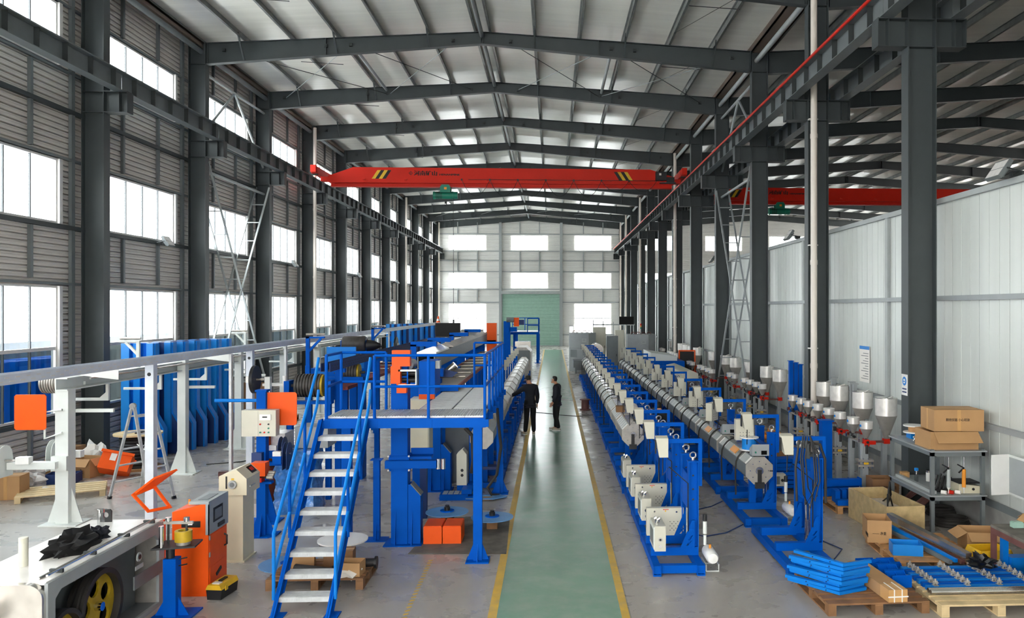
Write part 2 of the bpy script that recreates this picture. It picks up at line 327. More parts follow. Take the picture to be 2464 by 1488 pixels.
# far side wall of the neighbouring bay
struct(cladding(B(), 'x', 35.1, 1, -9, 81.2, 0, 12.75, [h for h in holes if h[2] > 9 and h[0] > 30]).ob('wall_far', 'siding', smooth=False), 'ribbed metal wall of the neighbouring bay')
# front end of the hall behind the camera
fh = [(cx - 1.86, cx + 1.86, a, c) for cx in (-8.445, -2.28, 4.075) for a, c in ROWS[:2]] + [(-5.04, .79, 0, 5.4)]
struct(cladding(B(), 'y', -9.1, -1, -12, 35.2, 0, 13.3, fh).ob('wall_front', 'siding_end', smooth=False), 'ribbed metal end wall with open doorways')
# ---- roof
ZE = lambda x, x0, x1, za, zb: za + (zb - za) * (x - x0) / (x1 - x0)
def slope(name, xa, za, xb, zb, lab, xs):
    o = struct(B().ext([(xa, za), (xb, zb), (xb, zb + .09), (xa, za + .09)], 'y', -9.2, 81.5).ob(name, 'roof'), lab)
    for x in xs:
        z = ZE(x, xa, xb, za, zb)
        B().box(x - .006, x + .006, -9, 81.1, z - .2, z).box(x - .006, x + .065, -9, 81.1, z - .2, z - .192).box(x + .057, x + .065, -9, 81.1, z - .2, z - .175).box(x - .065, x + .006, -9, 81.1, z - .008, z).ob('purlin', 'purlin', o)
    return o
sg = .0578; ZA = 13.18
offs = (.25, 1.75, 3.25, 4.75, 6.25, 7.75, 9.2)
slope('ceiling_1', -12.3, ZA - sg * 9.964, XAP, ZA, 'white foil roof slope over the window side', [XAP - o for o in offs])
slope('ceiling_2', XAP, ZA, 6.95, ZA - sg * 9.286, 'white foil roof slope over the aisle side', [XAP + o for o in offs])
X2, ZA2 = 21.1, 13.46
slope('ceiling_3', 7.05, ZA2 - sg * 14.05, X2, ZA2, 'roof slope of the neighbouring bay rising from the valley', [X2 - .25 - 1.5 * k for k in range(10)])
slope('ceiling_4', X2, ZA2, 35.4, ZA2 - sg * 14.3, 'far roof slope of the neighbouring bay', [X2 + .25 + 1.5 * k for k in range(10)])
struct(B().box(-11.93, -11.42, -9, 81, 12.42, 12.5).box(-11.46, -11.42, -9, 81, 12.3, 12.5).ob('trim_3', 'gutter'), 'rusty eaves gutter over the side wall')
struct(B().box(6.72, 7.3, -9, 81, 12.42, 12.48).box(6.72, 6.76, -9, 81, 12.42, 12.66).box(7.26, 7.3, -9, 81, 12.42, 12.66).ob('trim_4', 'gutter'), 'rusty valley gutter over the middle columns')
# ---- columns
def hcol(x0, x1, z1=12.44, bf=.30):
    b = B().box(x0, x0 + .018, -bf/2, bf/2, 0, z1).box(x1 - .018, x1, -bf/2, bf/2, 0, z1).box(x0 + .018, x1 - .018, -.008, .008, 0, z1)
    for z in (8.72, 9.24, 11.75): b.box(x0 + .018, x1 - .018, -bf/2 + .02, bf/2 - .02, z - .008, z + .008)
    b.box(x0 - .08, x1 + .08, -bf/2 - .06, bf/2 + .06, 0, .03); return b
def bracket(xc, sg_):
    """crane beam bracket growing from a column face at x=0 in direction sg_"""
    L_ = .58; f = lambda a, b_: (min(sg_*a, sg_*b_), max(sg_*a, sg_*b_))
    b = B(); x0, x1 = f(0, L_)
    b.box(x0, x1, -.006, .006, 8.72, 9.24).box(x0, x1, -.15, .15, 9.232, 9.25).box(x0, x1, -.15, .15, 8.71, 8.728); b.box(*f(.36, .376), -.14, .14, 8.73, 9.23); b.box(*f(L_-.016, L_), -.15, .15, 8.71, 9.25); return b
colL = hcol(XL - .55, XL).mesh('column_shaft', 'steel'); brL = bracket(0, 1).mesh('bracket', 'steel')
colR = hcol(XR, XR + .55).mesh('column_shaft', 'steel'); brR1 = bracket(0, -1).mesh('bracket', 'steel'); brR2 = bracket(0, 1).mesh('bracket', 'steel')
for i in range(-3, 12):
    c = thing('column', 'grey steel column against the window wall', None, (0, FY(i), 0), group='window side columns', kind='structure')
    put(colL, 'column_shaft', c); put(brL, 'bracket', c, (XL, 0, 0))
    c = thing('column', 'grey steel column between the two bays with brackets on both sides', None, (0, FY(i), 0), group='middle columns', kind='structure')
    put(colR, 'column_shaft', c); put(brR1, 'bracket', c, (XR, 0, 0)); put(brR2, 'bracket', c, (XR + .55, 0, 0))
# ---- roof beams
def rafter(xa, xb, za, zb, da, db):
    """tapered I beam from a to b; z are top edges, d depths"""
    b = B(); t = .016; q = lambda z0, z1, hw: b.ext([(xa, z0[0]), (xb, z0[1]), (xb, z1[1]), (xa, z1[0])], 'y', -hw, hw)
    q((za - da, zb - db), (za, zb), .005); q((za - t, zb - t), (za, zb), .11); q((za - da, zb - db), (za - da + t, zb - db + t), .11)
    for f in (0.004, .43, .996):
        x = xa + (xb - xa) * f; z = za + (zb - za) * f; d = da + (db - da) * f; b.box(x - .01, x + .01, -.11, .11, z - d, z)
    return b
rA = rafter(XL, XAP, 12.444, 12.96, .69, .40).mesh('rafter', 'steel'); rB = rafter(XAP, XR, 12.96, 12.444, .40, .69).mesh('rafter', 'steel')
rC = rafter(XR + .55, X2, 12.444, 13.24, .75, .5).mesh('rafter', 'steel'); rD = rafter(X2, 35, 13.24, 12.444, .5, .75).mesh('rafter', 'steel')
def brace_mesh(h): return B().bar((0, -.62, .12), (0, -.06, -h), .05, .05).mesh('knee_brace', 'steel')
lug = B().cb((0, -.06, 0), (.1, .1, .1)).cyl((0, -.14, 0), (0, -.1, 0), .03, 8).mesh('rod_lug', 'steel_dark')
for i in range(-3, 12):
    o = thing('roof_beam', 'grey steel roof beam spanning the hall', None, (0, FY(i), 0), group='roof beams of the hall', kind='structure')
    put(rA, 'rafter', o); put(rB, 'rafter', o)
    if i >= 0:
        for s_ in (-1, 1):
            for d in (.95, 4.3, 5.1, 8.4): put(lug, 'rod_lug', o, (XAP + s_ * d, 0, 12.96 - sg * d - .25))
    o2 = thing('roof_beam', 'dark steel roof beam of the neighbouring bay', None, (0, FY(i), 0), group='roof beams of the neighbouring bay', kind='structure')
    put(rC, 'rafter', o2); put(rD, 'rafter', o2)
KB = {d: brace_mesh(.4 + .29 * d / 9 - .03) for d in (1.75, 4.75, 7.75)}
for o in [x for x in COL.objects if x.name.startswith('roof_beam') and x.get('group') == 'roof beams of the hall']:
    for s_ in (-1, 1):
        for d in KB: put(KB[d], 'knee_brace', o, (XAP + s_ * d, 0, 12.96 - sg * d))
# ridge and eaves struts, bracing rods
def pipe(name, p, q, r, m, lab): return struct(B().cyl(p, q, r, 12).ob(name, m), lab)
pipe('trim_5', (XAP, -9, 12.83), (XAP, 81, 12.83), .075, 'grey_dark', 'ridge strut pipe under the roof')
pipe('trim_6', (XL - .2, -9, 12.18), (XL - .2, 81, 12.18), .085, 'grey_dark', 'eaves strut pipe over the window wall')
pipe('trim_7', (XR + .2, -9, 12.15), (XR + .2, 81, 12.15), .085, 'steel_light', 'eaves strut pipe over the middle columns')
for x, n in ((XAP - 4.35, 8), (XAP + 4.35, 9)): pipe('trim_%d' % n, (x, FY(2), 12.6), (x, FY(3), 12.6), .06, 'grey', 'short strut pipe between two roof beams')
rb = thing('roof_bracing', 'thin crossed tie rods under the roof', None, (0, 0, 0), kind='structure')
for bay in (2, 9):
    for xa, xb in ((XL + .6, XAP - 4.35), (XAP - 4.2, XAP - .9), (XAP + .9, XAP + 4.2), (XAP + 4.35, XR - .6)):
        za = 12.96 - sg * abs(xa - XAP) - .25; zb = 12.96 - sg * abs(xb - XAP) - .25
        B().cyl((xa, FY(bay), za), (xb, FY(bay + 1), zb), .013, 6).ob('rod', 'steel_dark', rb); B().cyl((xa, FY(bay + 1), za), (xb, FY(bay), zb), .013, 6).ob('rod', 'grey', rb)
for i in range(1, 7):   # sag rods near the right eaves
    B().cyl((5.2, FY(i) + 1.4, 12.5), (3.9, FY(i) + 4.6, 12.56), .008, 5).ob('rod', 'steel_dark', rb)
    for x in (4.0, -9.0): B().cyl((x, FY(i) + 2.4, 12.62), (x + 1.5, FY(i) + 2.4, 12.54), .012, 5).ob('rod', 'steel_dark', rb)
# ---- crane runway beams
rw = B().box(-.13, .13, .01, 5.99, 9.25, 9.266).box(-.15, .15, .01, 5.99, 9.70, 9.72).box(-.005, .005, .01, 5.99, 9.266, 9.70).box(-.03, .03, 0, 6, 9.72, 9.80).mesh('runway_beam', 'grey_dark')
stf = B().box(-.12, .12, -.005, .005, 9.268, 9.70).mesh('stiffener', 'steel_dark')
for x, lab in ((-10.93, 'window wall'), (6.3, 'middle columns, hall side'), (7.66, 'middle columns, far side')):
    for i in range(-3, 11):
        o = thing('crane_beam', 'grey crane runway beam with stiffeners along the ' + lab, None, (x, FY(i), 0), group='crane runway along the ' + lab, kind='structure')
        put(rw, 'runway_beam', o)
        for k in range(6): put(stf, 'stiffener', o, (0, .5 + k, 0))
tag(B().cyl((6.1, -9, 9.70), (6.1, 80.5, 9.70), .035, 10).ob('conductor_rail', 'red'), 'long red conductor bar along the crane runway beam', 'conductor rail')
# lattice cross bracing in the third bay
def lattice(par, x, p, q, m, off=.5, n=11):
    """two parallel angle bars with rungs, from (y,z) p to q in the plane x"""
    d = Vector((0, q[0]-p[0], q[1]-p[1])).normalized(); nn = Vector((1, 0, 0)) * off / 2
    a, b_ = Vector((x, *p)), Vector((x, *q))
    B().bar(a - nn, b_ - nn, .06, .05).ob('chord', m, par); B().bar(a + nn, b_ + nn, .06, .05).ob('chord', m, par)
    rg = B()
    for k in range(1, n): c = a.lerp(b_, k / n); rg.bar(c - nn, c + nn, .035, .035)
    rg.ob('rungs', m, par)
for x, lab in ((XL - .27, 'window wall'), (XR + .27, 'middle columns')):
    o = thing('cross_bracing', 'crossed lattice bracing between two columns of the ' + lab, None, (0, 0, 0), kind='structure')
    m = 'grey' if x > 0 else 'steel_light'
    lattice(o, x, (FY(2) + .12, .3), (FY(3) - .12, 8.6), m); lattice(o, x, (FY(3) - .12, .3), (FY(2) + .12, 8.6), m)
    B().cyl((x, FY(2), 11.6), (x, FY(3), 11.6), .05, 10).ob('strut', m, o); B().cyl((x, FY(2) + 3, 11.6), (x, FY(2) + .1, 9.4), .045, 8).ob('strut', m, o); B().cyl((x, FY(2) + 3, 11.6), (x, FY(3) - .1, 9.4), .045, 8).ob('strut', m, o)
    B().cyl((x, FY(2), 8.35), (x, FY(3), 8.35), .05, 10).ob('strut', m, o)
# rainwater pipes
for x, i, lab in [(XL + .1, 4, 'fifth'), (XL + .1, 8, 'ninth'), (XL + .1, 11, 'last')]:
    o = thing('drain_pipe', 'white plastic rainwater pipe on a window side column', 'drain pipe', (x, FY(i) - .28, 0), group='rainwater pipes by the window wall')
    B().cyl((0, 0, .02), (0, 0, 12.3), .08, 16).ob('pipe', 'pvc', o)
    for z in (2, 5.2, 8.4): B().cyl((0, 0, z), (0, 0, z + .1), .09, 16).ob('socket', 'pvc', o)
for x, i in [(XR + .11, 1), (XR + .11, 5), (XR + .11, 8), (XR + .11, 10), (XR + .11, 11)]:
    o = thing('drain_pipe', 'white plastic rainwater pipe on a middle column', 'drain pipe', (x, FY(i) - .29, 0), group='rainwater pipes by the middle columns')
    B().cyl((0, 0, .02), (0, 0, 12.5), .085, 16).ob('pipe', 'pvc', o)
    for z in (4.9, 2.2, 8.2): B().cyl((0, 0, z), (0, 0, z + .12), .095, 16).ob('socket', 'pvc', o); B().box(-.12, .12, .02, .14, z + .5, z + .53).ob('clamp', 'white', o)
# ================================================================ overhead cranes
def text_mesh(body, size, name, m, depth=.002):
    cu = bpy.data.curves.new('t', 'FONT'); cu.body = body; cu.size = size; cu.extrude = depth; cu.align_x = 'LEFT'
    o = bpy.data.objects.new('t', cu); COL.objects.link(o); dg = bpy.context.evaluated_depsgraph_get(); dg.update()
    me = bpy.data.meshes.new_from_object(o.evaluated_get(dg)); me.name = name; bpy.data.objects.remove(o)
    me.materials.clear(); me.materials.append(MT[m]); return me
def lettering(body, loc, wd, ht, par, m='text_black', name='lettering', rot=(R(90), 0, 0), bold=0):
    """flat raised letters fitted to width and height, facing -y by default"""
    me = text_mesh(body, 1, name, m); xs = [v.co.x for v in me.vertices]; ys = [v.co.y for v in me.vertices]
    if not xs: return None
    x0, y0, dx, dy = min(xs), min(ys), max(xs) - min(xs), max(ys) - min(ys)
    for v in me.vertices: v.co.x = (v.co.x - x0) * wd / dx; v.co.y = (v.co.y - y0) * ht / dy
    o = put(me, name, par, loc, rot)
    if bold:
        for k in (1, 2): put(me, name, o, (bold * k, 0, 0))
    return o
def crane(Y, x0, x1, taperR, lab, tx, stripes):
    t = thing('overhead_crane', lab, 'crane', (0, Y, 0))
    tl = 1.15; prof = [(x0, 9.62), (x1, 9.62), (x1, 9.95), (x1 - tl if taperR else x1, 10.31), (x0 + tl, 10.31), (x0, 9.9)]
    g = B().ext(prof, 'y', -.2, .2).ob('girder', 'red', t)
    B().box(x0 + .1, x1 - .1, -.05, .05, 9.42, 9.62).box(x0 + .1, x1 - .1, -.17, .17, 9.42, 9.445).box(x0 + .1, x1 - .1, -.19, .19, 9.60, 9.625).ob('lower_beam', 'red', t)
    for x in [x0 + 1.6 + 1.9 * k for k in range(int((x1 - x0 - 2) / 1.9))]: B().box(x, x + .12, -.3, -.2, 9.72, 9.78).ob('cleat', 'red', t)
    for xe, s_ in ((x0 - .35, 1), (x1 + .3, -1)):
        e = B().box(xe - .14, xe + .14, -1.15, 1.15, 9.86, 10.16).ob('end_carriage', 'red', t)
        for yy in (-.95, .95): B().cyl((xe - .1, yy, 9.89), (xe + .1, yy, 9.89), .09, 16).ob('wheel', 'steel_dark', e)
        B().box(xe - .12, xe + .12, -1.35, -1.15, 9.88, 10.2).ob('buffer', 'red', e)
        B().box(min(xe, xe + s_ * .5), max(xe, xe + s_ * .5), -.18, .18, 9.66, 9.86).ob('joint_plate', 'red', t)
    for xs, ss in stripes:
        for k in range(4):
            xa = xs + k * .16; hgt = .40; sl = .26 * ss
            B().ext([(xa, 9.78), (xa + .16, 9.78), (xa + .16 + sl, 9.78 + hgt), (xa + sl, 9.78 + hgt)], 'y', -.204, -.2).ob('warning_stripe', 'yellow' if (k % 2 == 0) == (ss > 0) else 'text_black', t)
    B().ext([(tx, 10.05), (tx + .1, 9.95), (tx + .2, 10.05), (tx + .1, 10.15)], 'y', -.203, -.2).ob('emblem', 'text_black', t)
    B().ext([(tx + .03, 10.05), (tx + .1, 9.98), (tx + .17, 10.05), (tx + .1, 10.12)], 'y', -.2045, -.2).ob('emblem', 'red', t)
    B().box(tx + .07, tx + .085, -.206, -.2, 10.01, 10.09).box(tx + .115, tx + .13, -.206, -.2, 10.01, 10.09).box(tx + .07, tx + .13, -.206, -.2, 10.04, 10.055).ob('emblem', 'text_black', t)
    lettering('河南矿山', (tx + .24, -.203, 9.94), 1.05, .23, t, bold=.012); lettering('HENANMINE', (tx + 1.42, -.203, 9.95), .93, .085, t, bold=.008)
    return t
C1 = crane(38.2, -10.35, 5.75, True, 'red overhead crane girder with green hoist over the green walkway', -6.66, [(-8.35, 1), (3.15, -1)])
C2 = crane(43.6, 8.35, 33.9, True, 'red overhead crane girder behind the middle columns', 11.45, [(9.35, 1)])
def hoist(crane_o, x, lab, pend=False):
    h = thing('chain_hoist', lab, 'hoist', (x, crane_o.location.y, 8.75))
    B().cyl((-.55, 0, .3), (.55, 0, .3), .17, 20).ob('motor_drum', 'green', h); B().cyl((-.58, 0, .3), (-.5, 0, .3), .185, 20).ob('end_cap', 'green', h); B().cyl((.3, 0, .3), (.34, 0, .3), .19, 20).ob('flange', 'green', h)
    for k in range(6): B().cyl((-.44 + k * .05, 0, .3), (-.42 + k * .05, 0, .3), .175, 18).ob('cooling_fin', 'black', h)
    B().ext([(-.24, .42), (.24, .42), (.24, .68), (.16, .78), (-.16, .78), (-.24, .68)], 'y', -.24, -.12).ext([(-.24, .42), (.24, .42), (.24, .68), (.16, .78), (-.16, .78), (-.24, .68)], 'y', .12, .24).ob('trolley_plate', 'green', h)
    B().box(-.05, .07, -.247, -.24, .55, .66).ob('name_plate', 'amber', h)
    for s_ in (-1, 1):
        for xx in (-.13, .13): B().cyl((xx, s_ * .11, .73), (xx, s_ * .06, .73), .05, 12).ob('trolley_wheel', 'steel_dark', h)
    B().box(-.1, .1, -.13, .13, .44, .52).ob('yoke', 'green', h); B().cyl((0, 0, .13), (0, 0, .0), .012, 8).ob('rope', 'black', h)
    B().cb((0, 0, -.03), (.1, .07, .1)).tube([(0, 0, -.06), (.04, 0, -.12), (.03, 0, -.18), (-.03, 0, -.19), (-.06, 0, -.14)], .016, 8).ob('hook', 'steel_dark', h)
    if pend: B().tube([(.36, -.1, .16), (.37, -.12, -5.5)], .012, 6).ob('pendant_cable', 'black', h); B().cb((.37, -.12, -5.66), (.08, .08, .32)).ob('pendant_switch', 'black', h)
    return h
hoist(C1, -4.97, 'green chain hoist hanging from the crane girder in the hall', True); hoist(C2, 12.35, 'green chain hoist under the crane girder behind the columns')
fs = thing('festoon_cable', 'looped black cable strung along the crane girder', 'cable', (0, 37.9, 9.7))
B().cyl((-3.9, 0, .06), (5.2, 0, .06), .012, 6).ob('track_wire', 'steel_dark', fs)
for k in range(7):
    xa = -4.2 + k * 1.3; B().tube([(xa + 1.3 * j / 8, -.02, .04 - (.75 if k < 5 else .5) * (1 - (j / 4 - 1) ** 2)) for j in range(9)], .012, 5).ob('cable_loop', 'black', fs); B().cb((xa, -.02, .05), (.07, .07, .08)).ob('cable_trolley', 'steel_dark', fs)
cb_ = thing('crane_junction_box', 'black electrical boxes at the crane end beside the red conductor bar', 'electrical box', (5.1, 37.9, 9.75))
B().cb((0, 0, .22), (.5, .3, .4)).ob('box', 'black', cb_); B().cb((.45, 0, .05), (.35, .25, .25)).ob('box', 'black', cb_); B().box(-.05, .7, -.1, .1, -.12, -.06).ob('mounting_shelf', 'steel_dark', cb_); B().box(-.1, .0, -.153, -.15, .25, .35).ob('warning_sign', 'paper', cb_)
# ================================================================ floodlights
def floodlight(loc, rz, lab, tilt=35):
    t = thing('floodlight', lab, 'floodlight', loc, rz, 'floodlights on the walls')
    h = B().cb((0, 0, 0), (.42, .07, .34)).cb((0, .05, 0), (.3, .05, .24)).ob('lamp_head', 'grey_dark', t); h.rotation_euler = (R(-tilt), 0, 0); h.location = (0, -.25, .05)
    for i in range(3):
        for j in range(2): B().box(-.19 + i * .13, -.07 + i * .13, -.04, -.034, -.155 + j * .16, -.015 + j * .16).ob('lens', 'frame_white', h)
    B().tube([(-.24, -.25, .05), (-.24, -.04, .0), (.24, -.04, .0), (.24, -.25, .05)],   .013, 6).ob('bracket', 'steel_dark', t); B().box(-.05, .05, -.05, .1, -.06, .03).ob('mount', 'steel_dark', t)
for p, rz, lab in [((-11.78, 24.95, 5.72), R(90), 'the near side wall window'), ((-11.78, 37.0, 5.72), R(90), 'the window by the crane'), ((-11.78, 49.2, 5.72), R(90), 'a window past the crane'), ((-11.78, 61.2, 5.72), R(90), 'a far side window')]:
    floodlight(p, rz, 'grey floodlight mounted on the rail under ' + lab)
for p, lab in [((7.42, 12.7, 5.93), 'beside the first middle column'), ((7.42, 24.3, 5.93), 'between the drain pipe and the lattice bracing'), ((7.42, 36.2, 5.93), 'beyond the lattice bracing')]:
    floodlight(p, R(-90), 'grey floodlight on top of the panel partition ' + lab)
# ================================================================ blue lift stands of the two barrel lines
def lift_stand(name, label, group, ln, arm=True, cyl_=True):
    """x to the right, y away; base ln long, two posts with guide rods, top arm with a small box"""
    t = thing(name, label, 'machine stand', (0, 0, 0), 0, group)
    b = B().box(0, .1, 0, ln, .03, .14).box(.62, .72, 0, ln, .03, .14).box(.1, .62, .02, .12, .03, .14).box(.1, .62, ln - .1, ln, .03, .14); b.ob('base_frame', 'blue', t)
    y1, y2 = ln * .34, ln * .74
    for yy in (y1, y2):
        B().box(.02, .72, yy - .05, yy + .05, .142, .26).ob('cross_beam', 'blue', t)
        B().plate([(.45, .262), (.66, .262), (.66, .66), (.62, .66)], [[(.53, .29), (.56, .29), (.62, .36), (.59, .36)], [(.56, .37), (.59, .37), (.635, .44), (.605, .44)]], 'y', yy - .075, yy - .063).ob('gusset', 'blue', t)
        p = B().box(.572, .587, yy - .06, yy + .06, .262, 1.5).box(.705, .72, yy - .06, yy + .06, .262, 1.5).box(.587, .705, yy - .01, yy + .01, .262, 1.5).box(.565, .727, yy - .065, yy + .065, 1.5, 1.52)
        po = p.ob('post', 'blue', t)
        eb = [(.645 + .045 * math.cos(a), yy, 1.60 + .045 * math.sin(a)) for a in [2 * PI * k / 14 for k in range(14)]]
        B().tube(eb, .014, 7, closed=True).cyl((.645, yy, 1.52), (.645, yy, 1.56), .02, 8).ob('lifting_eye', 'chrome', po)
        for z in (.95, 1.1, 1.3): B().cyl((.645, yy - .013, z), (.645, yy - .008, z), .014, 8).ob('bolt_hole', 'black', po)
    B().box(.578, .72, y1 + .08, y2 - .08, 1.02, 1.12).box(.575, .59, y1 + .08, y2 - .08, .8, 1.3).ob('carriage', 'blue', t)
    for xx in (.615, .675): B().cyl((xx, (y1 + y2) / 2, .16), (xx, (y1 + y2) / 2, 1.02), .022, 10).ob('guide_rod', 'chrome', t)
    B().box(.58, .72, y1 + .06, y2 - .06, .142, .17).ob('rod_plate', 'blue', t)
    for xx in (0, .62): B().box(xx - .005, xx + .105, -.02, .1, .0, .02).box(xx - .005, xx + .002, -.02, .1, .02, .15).box(xx + .098, xx + .105, -.02, .1, .02, .15).cyl((xx + .05, .03, .02), (xx + .05, .03, .09), .016, 8).ob('foot', 'blue', t)
    if arm:
        B().box(.725, .775, y1 - .03, y1 + .03, 1.15, 1.84).box(.28, .725, y1 - .03, y1 + .03, 1.78, 1.84).ob('arm', 'blue', t)
        bx = B().prism([(.10, y1 - .06, 1.60), (.27, y1 - .06, 1.60), (.27, y1 + .05, 1.60), (.14, y1 + .05, 1.60)], (0, 0, .0))
        bx = B().add([(.14, y1-.08, 1.58), (.27, y1-.08, 1.58), (.27, y1+.06, 1.60), (.14, y1+.06, 1.60), (.09, y1-.08, 1.86), (.27, y1-.08, 1.86), (.27, y1+.06, 1.88), (.09, y1+.06, 1.88)], [(0,3,2,1),(4,5,6,7),(0,1,5,4),(1,2,6,5),(2,3,7,6),(3,0,4,7)])
        bo = bx.ob('control_box', 'beige', t); B().box(.085, .10, y1 - .05, y1 + .03, 1.63, 1.83).ob('keypad', 'black', bo)
        B().tube([(.2, y1, 1.6), (.2, y1 + .02, 1.3), (.3, y1 + .05, 1.42), (.56, y1 - .08, 1.2), (.56, y1 - .08, .5)], .009, 5).ob('cable', 'black', t)
    return t
LS1 = lift_stand('lift_stand', 'x', 'lift stands of the barrel line beside the walkway', 1.55)
P1, P2 = 1.7, 2.5; X1, X2L = 1.42, 3.31
lab1 = 'blue lift stand under the octagonal barrel line next to the green walkway'
for k in range(19):
    lb = lab1
    if k < 3: lb = ['blue lift stand with a white air tank at its foot, next to the walkway', 'second blue lift stand in the row beside the walkway, carrying no barrel', 'third blue lift stand beside the walkway, just before the first octagonal barrel'][k]
    if k == 0: o = LS1; o.location = (X1, 11.3, 0); o['label'] = lb
    else: tree(LS1, (X1 + .012 * (k % 3), 11.3 + k * P1, 0), 0, label=lb)
LS2 = lift_stand('lift_stand', 'x', 'lift stands of the barrel line in the middle of the hall', 2.1)
for k in range(12):
    lb = 'blue lift stand under the octagonal barrel line between walkway and hoppers'
    if k == 0: lb = 'blue lift stand with looped black cables and no barrel, beside the pallets'
    if k == 0: o = LS2; o.location = (X2L, 11.25, 0); o['label'] = lb
    else: tree(LS2, (X2L, 11.25 + k * P2, 0), 0, label=lb)
cz = thing('cable_loop', 'black cables hanging in loops over the front lift stand by the pallets', 'cable', (3.8, 11.95, 1.2))
for k, (dx, zz) in enumerate(((0, .35), (.04, .1), (-.03, .2))): B().tube([(-.06 + dx, -.1, .66), (-.1 + dx, -.12, .35), (-.06 + dx, -.13, zz * -1), (.04 + dx, -.13, -.2 - .1 * k), (.12 + dx, -.12, .0), (.1 + dx, -.1, .4), (.02, -.08, .66)], .011, 6).ob('loop', 'black', cz)
B().tube([(.02, .0, .55), (.2, .0, .52), (.27, -.02, .3), (.28, -.02, -.35)], .022, 8).ob('hose', 'rubber', cz); B().tube([(-.14, -.08, .6), (-.2, -.1, .2), (-.18, -.1, -.3)], .018, 8).ob('hose', 'rubber', cz)
def air_tank(loc, lab):
    t = thing('air_tank', lab, 'air tank', loc, 0, 'air tanks beside the lift stands')
    B().lathe([(.02, -.24), (.07, -.23), (.088, -.18), (.088, .18), (.07, .23), (.02, .24)], 20, (0, .28, .2), 'y').ob('vessel', 'white', t)
    B().tube([(-.09, .1, .01), (.09, .1, .01), (.09, .1, .1), (.09, .46, .1), (.09, .46, .01), (-.09, .46, .01), (-.09, .46, .1), (-.09, .1, .1), (-.09, .1, .01)], .01, 6).ob('cradle', 'white_metal', t)
    B().cyl((-.09, .2, .52), (-.09, .2, .7), .03, 10).cyl((-.09, .2, .36), (-.09, .2, .5), .022, 10).ob('filter', 'white_metal', t); B().cyl((-.09, .2, .7), (-.09, .2, .8), .032, 10).ob('knob', 'black', t); B().cyl((0, .28, .285), (0, .28, .34), .018, 8).ob('valve', 'amber', t)
    return t
air_tank((2.28, 11.35, 0), 'white air tank with filter at the foot of the first stand by the walkway'); air_tank((4.2, 13.9, 0), 'white air tank with filter beside the stand under the dark barrel end')
# loose control enclosures laid on the first stands
def enclosure(loc, lab):
    t = thing('control_enclosure', lab, 'enclosure', loc, 0, 'control enclosures lying on the stands')
    B().box(0, .16, 0, .5, 0, .36).ob('case', 'beige', t); B().box(-.012, 0, .02, .48, .02, .34).ob('door', 'white_metal', t)
    B().box(-.016, -.011, .08, .42, .07, .29).ob('window', 'grey_dark', t)
    B().cyl((.08, -.012, .17), (.08, 0, .17), .03, 14).cyl((.08, -.006, .07), (.08, 0, .07), .024, 14).ob('gland', 'chrome', t); B().cyl((.08, -.014, .17), (.08, -.01, .17), .016, 10).ob('gland_hole', 'black', t)
    B().cyl((.06, .2, .36), (.06, .2, .40), .035, 10).cyl((.06, .2, .40), (.1, .2, .43), .022, 10).cyl((.02, .2, .42), (.05, .2, .44), .025, 10).ob('connector', 'chrome', t)
def vent_panel(loc, lab):
    t = thing('vent_box', lab, 'enclosure', loc, 0, 'vented beige boxes lying on the stands')
    B().box(0, .57, 0, .1, 0, .42).ob('case', 'beige', t); dots = []
    for cx in (.14, .42):
        for i in range(3):
            for j in range(3): dots.append((cx - .06 + i * .06, .08 + j * .065))
        dots += [(cx - .03, .11), (cx + .03, .11), (cx - .03, .18), (cx + .03, .18)]
    vb = B()
    for x, z in dots: vb.cyl((x, -.002, z), (x, .001, z), .007, 6)
    tag(vb.ob('vent_holes', 'black', t), kind='stuff'); B().box(.25, .34, -.002, 0, .393, .403).ob('red_label', 'red', t); B().cyl((.46, -.006, .36), (.46, 0, .36), .014, 10).cyl((.12, -.003, .37), (.12, 0, .37), .014, 10).ob('lock', 'chrome', t); B().box(.28, .30, -.002, 0, .365, .385).ob('warning_mark', 'yellow', t)
for k, lab in enumerate(['beige enclosure with chrome connector lying nearest the walkway start of the stand row', 'second beige enclosure on the stand row beside the walkway', 'third beige enclosure on the stand row beside the walkway', 'fourth beige enclosure on the stand row, just before the first barrel']):
    enclosure((1.47, 11.58 + k * 1.7, .262), lab)
for k, lab in enumerate(['beige vented box with red label behind the first enclosure on the stands', 'beige vented box with red label behind the second enclosure on the stands', 'beige vented box with a paper strip behind the third enclosure on the stands']): vent_panel((1.45, 12.40 + k * 1.7, .262), lab)
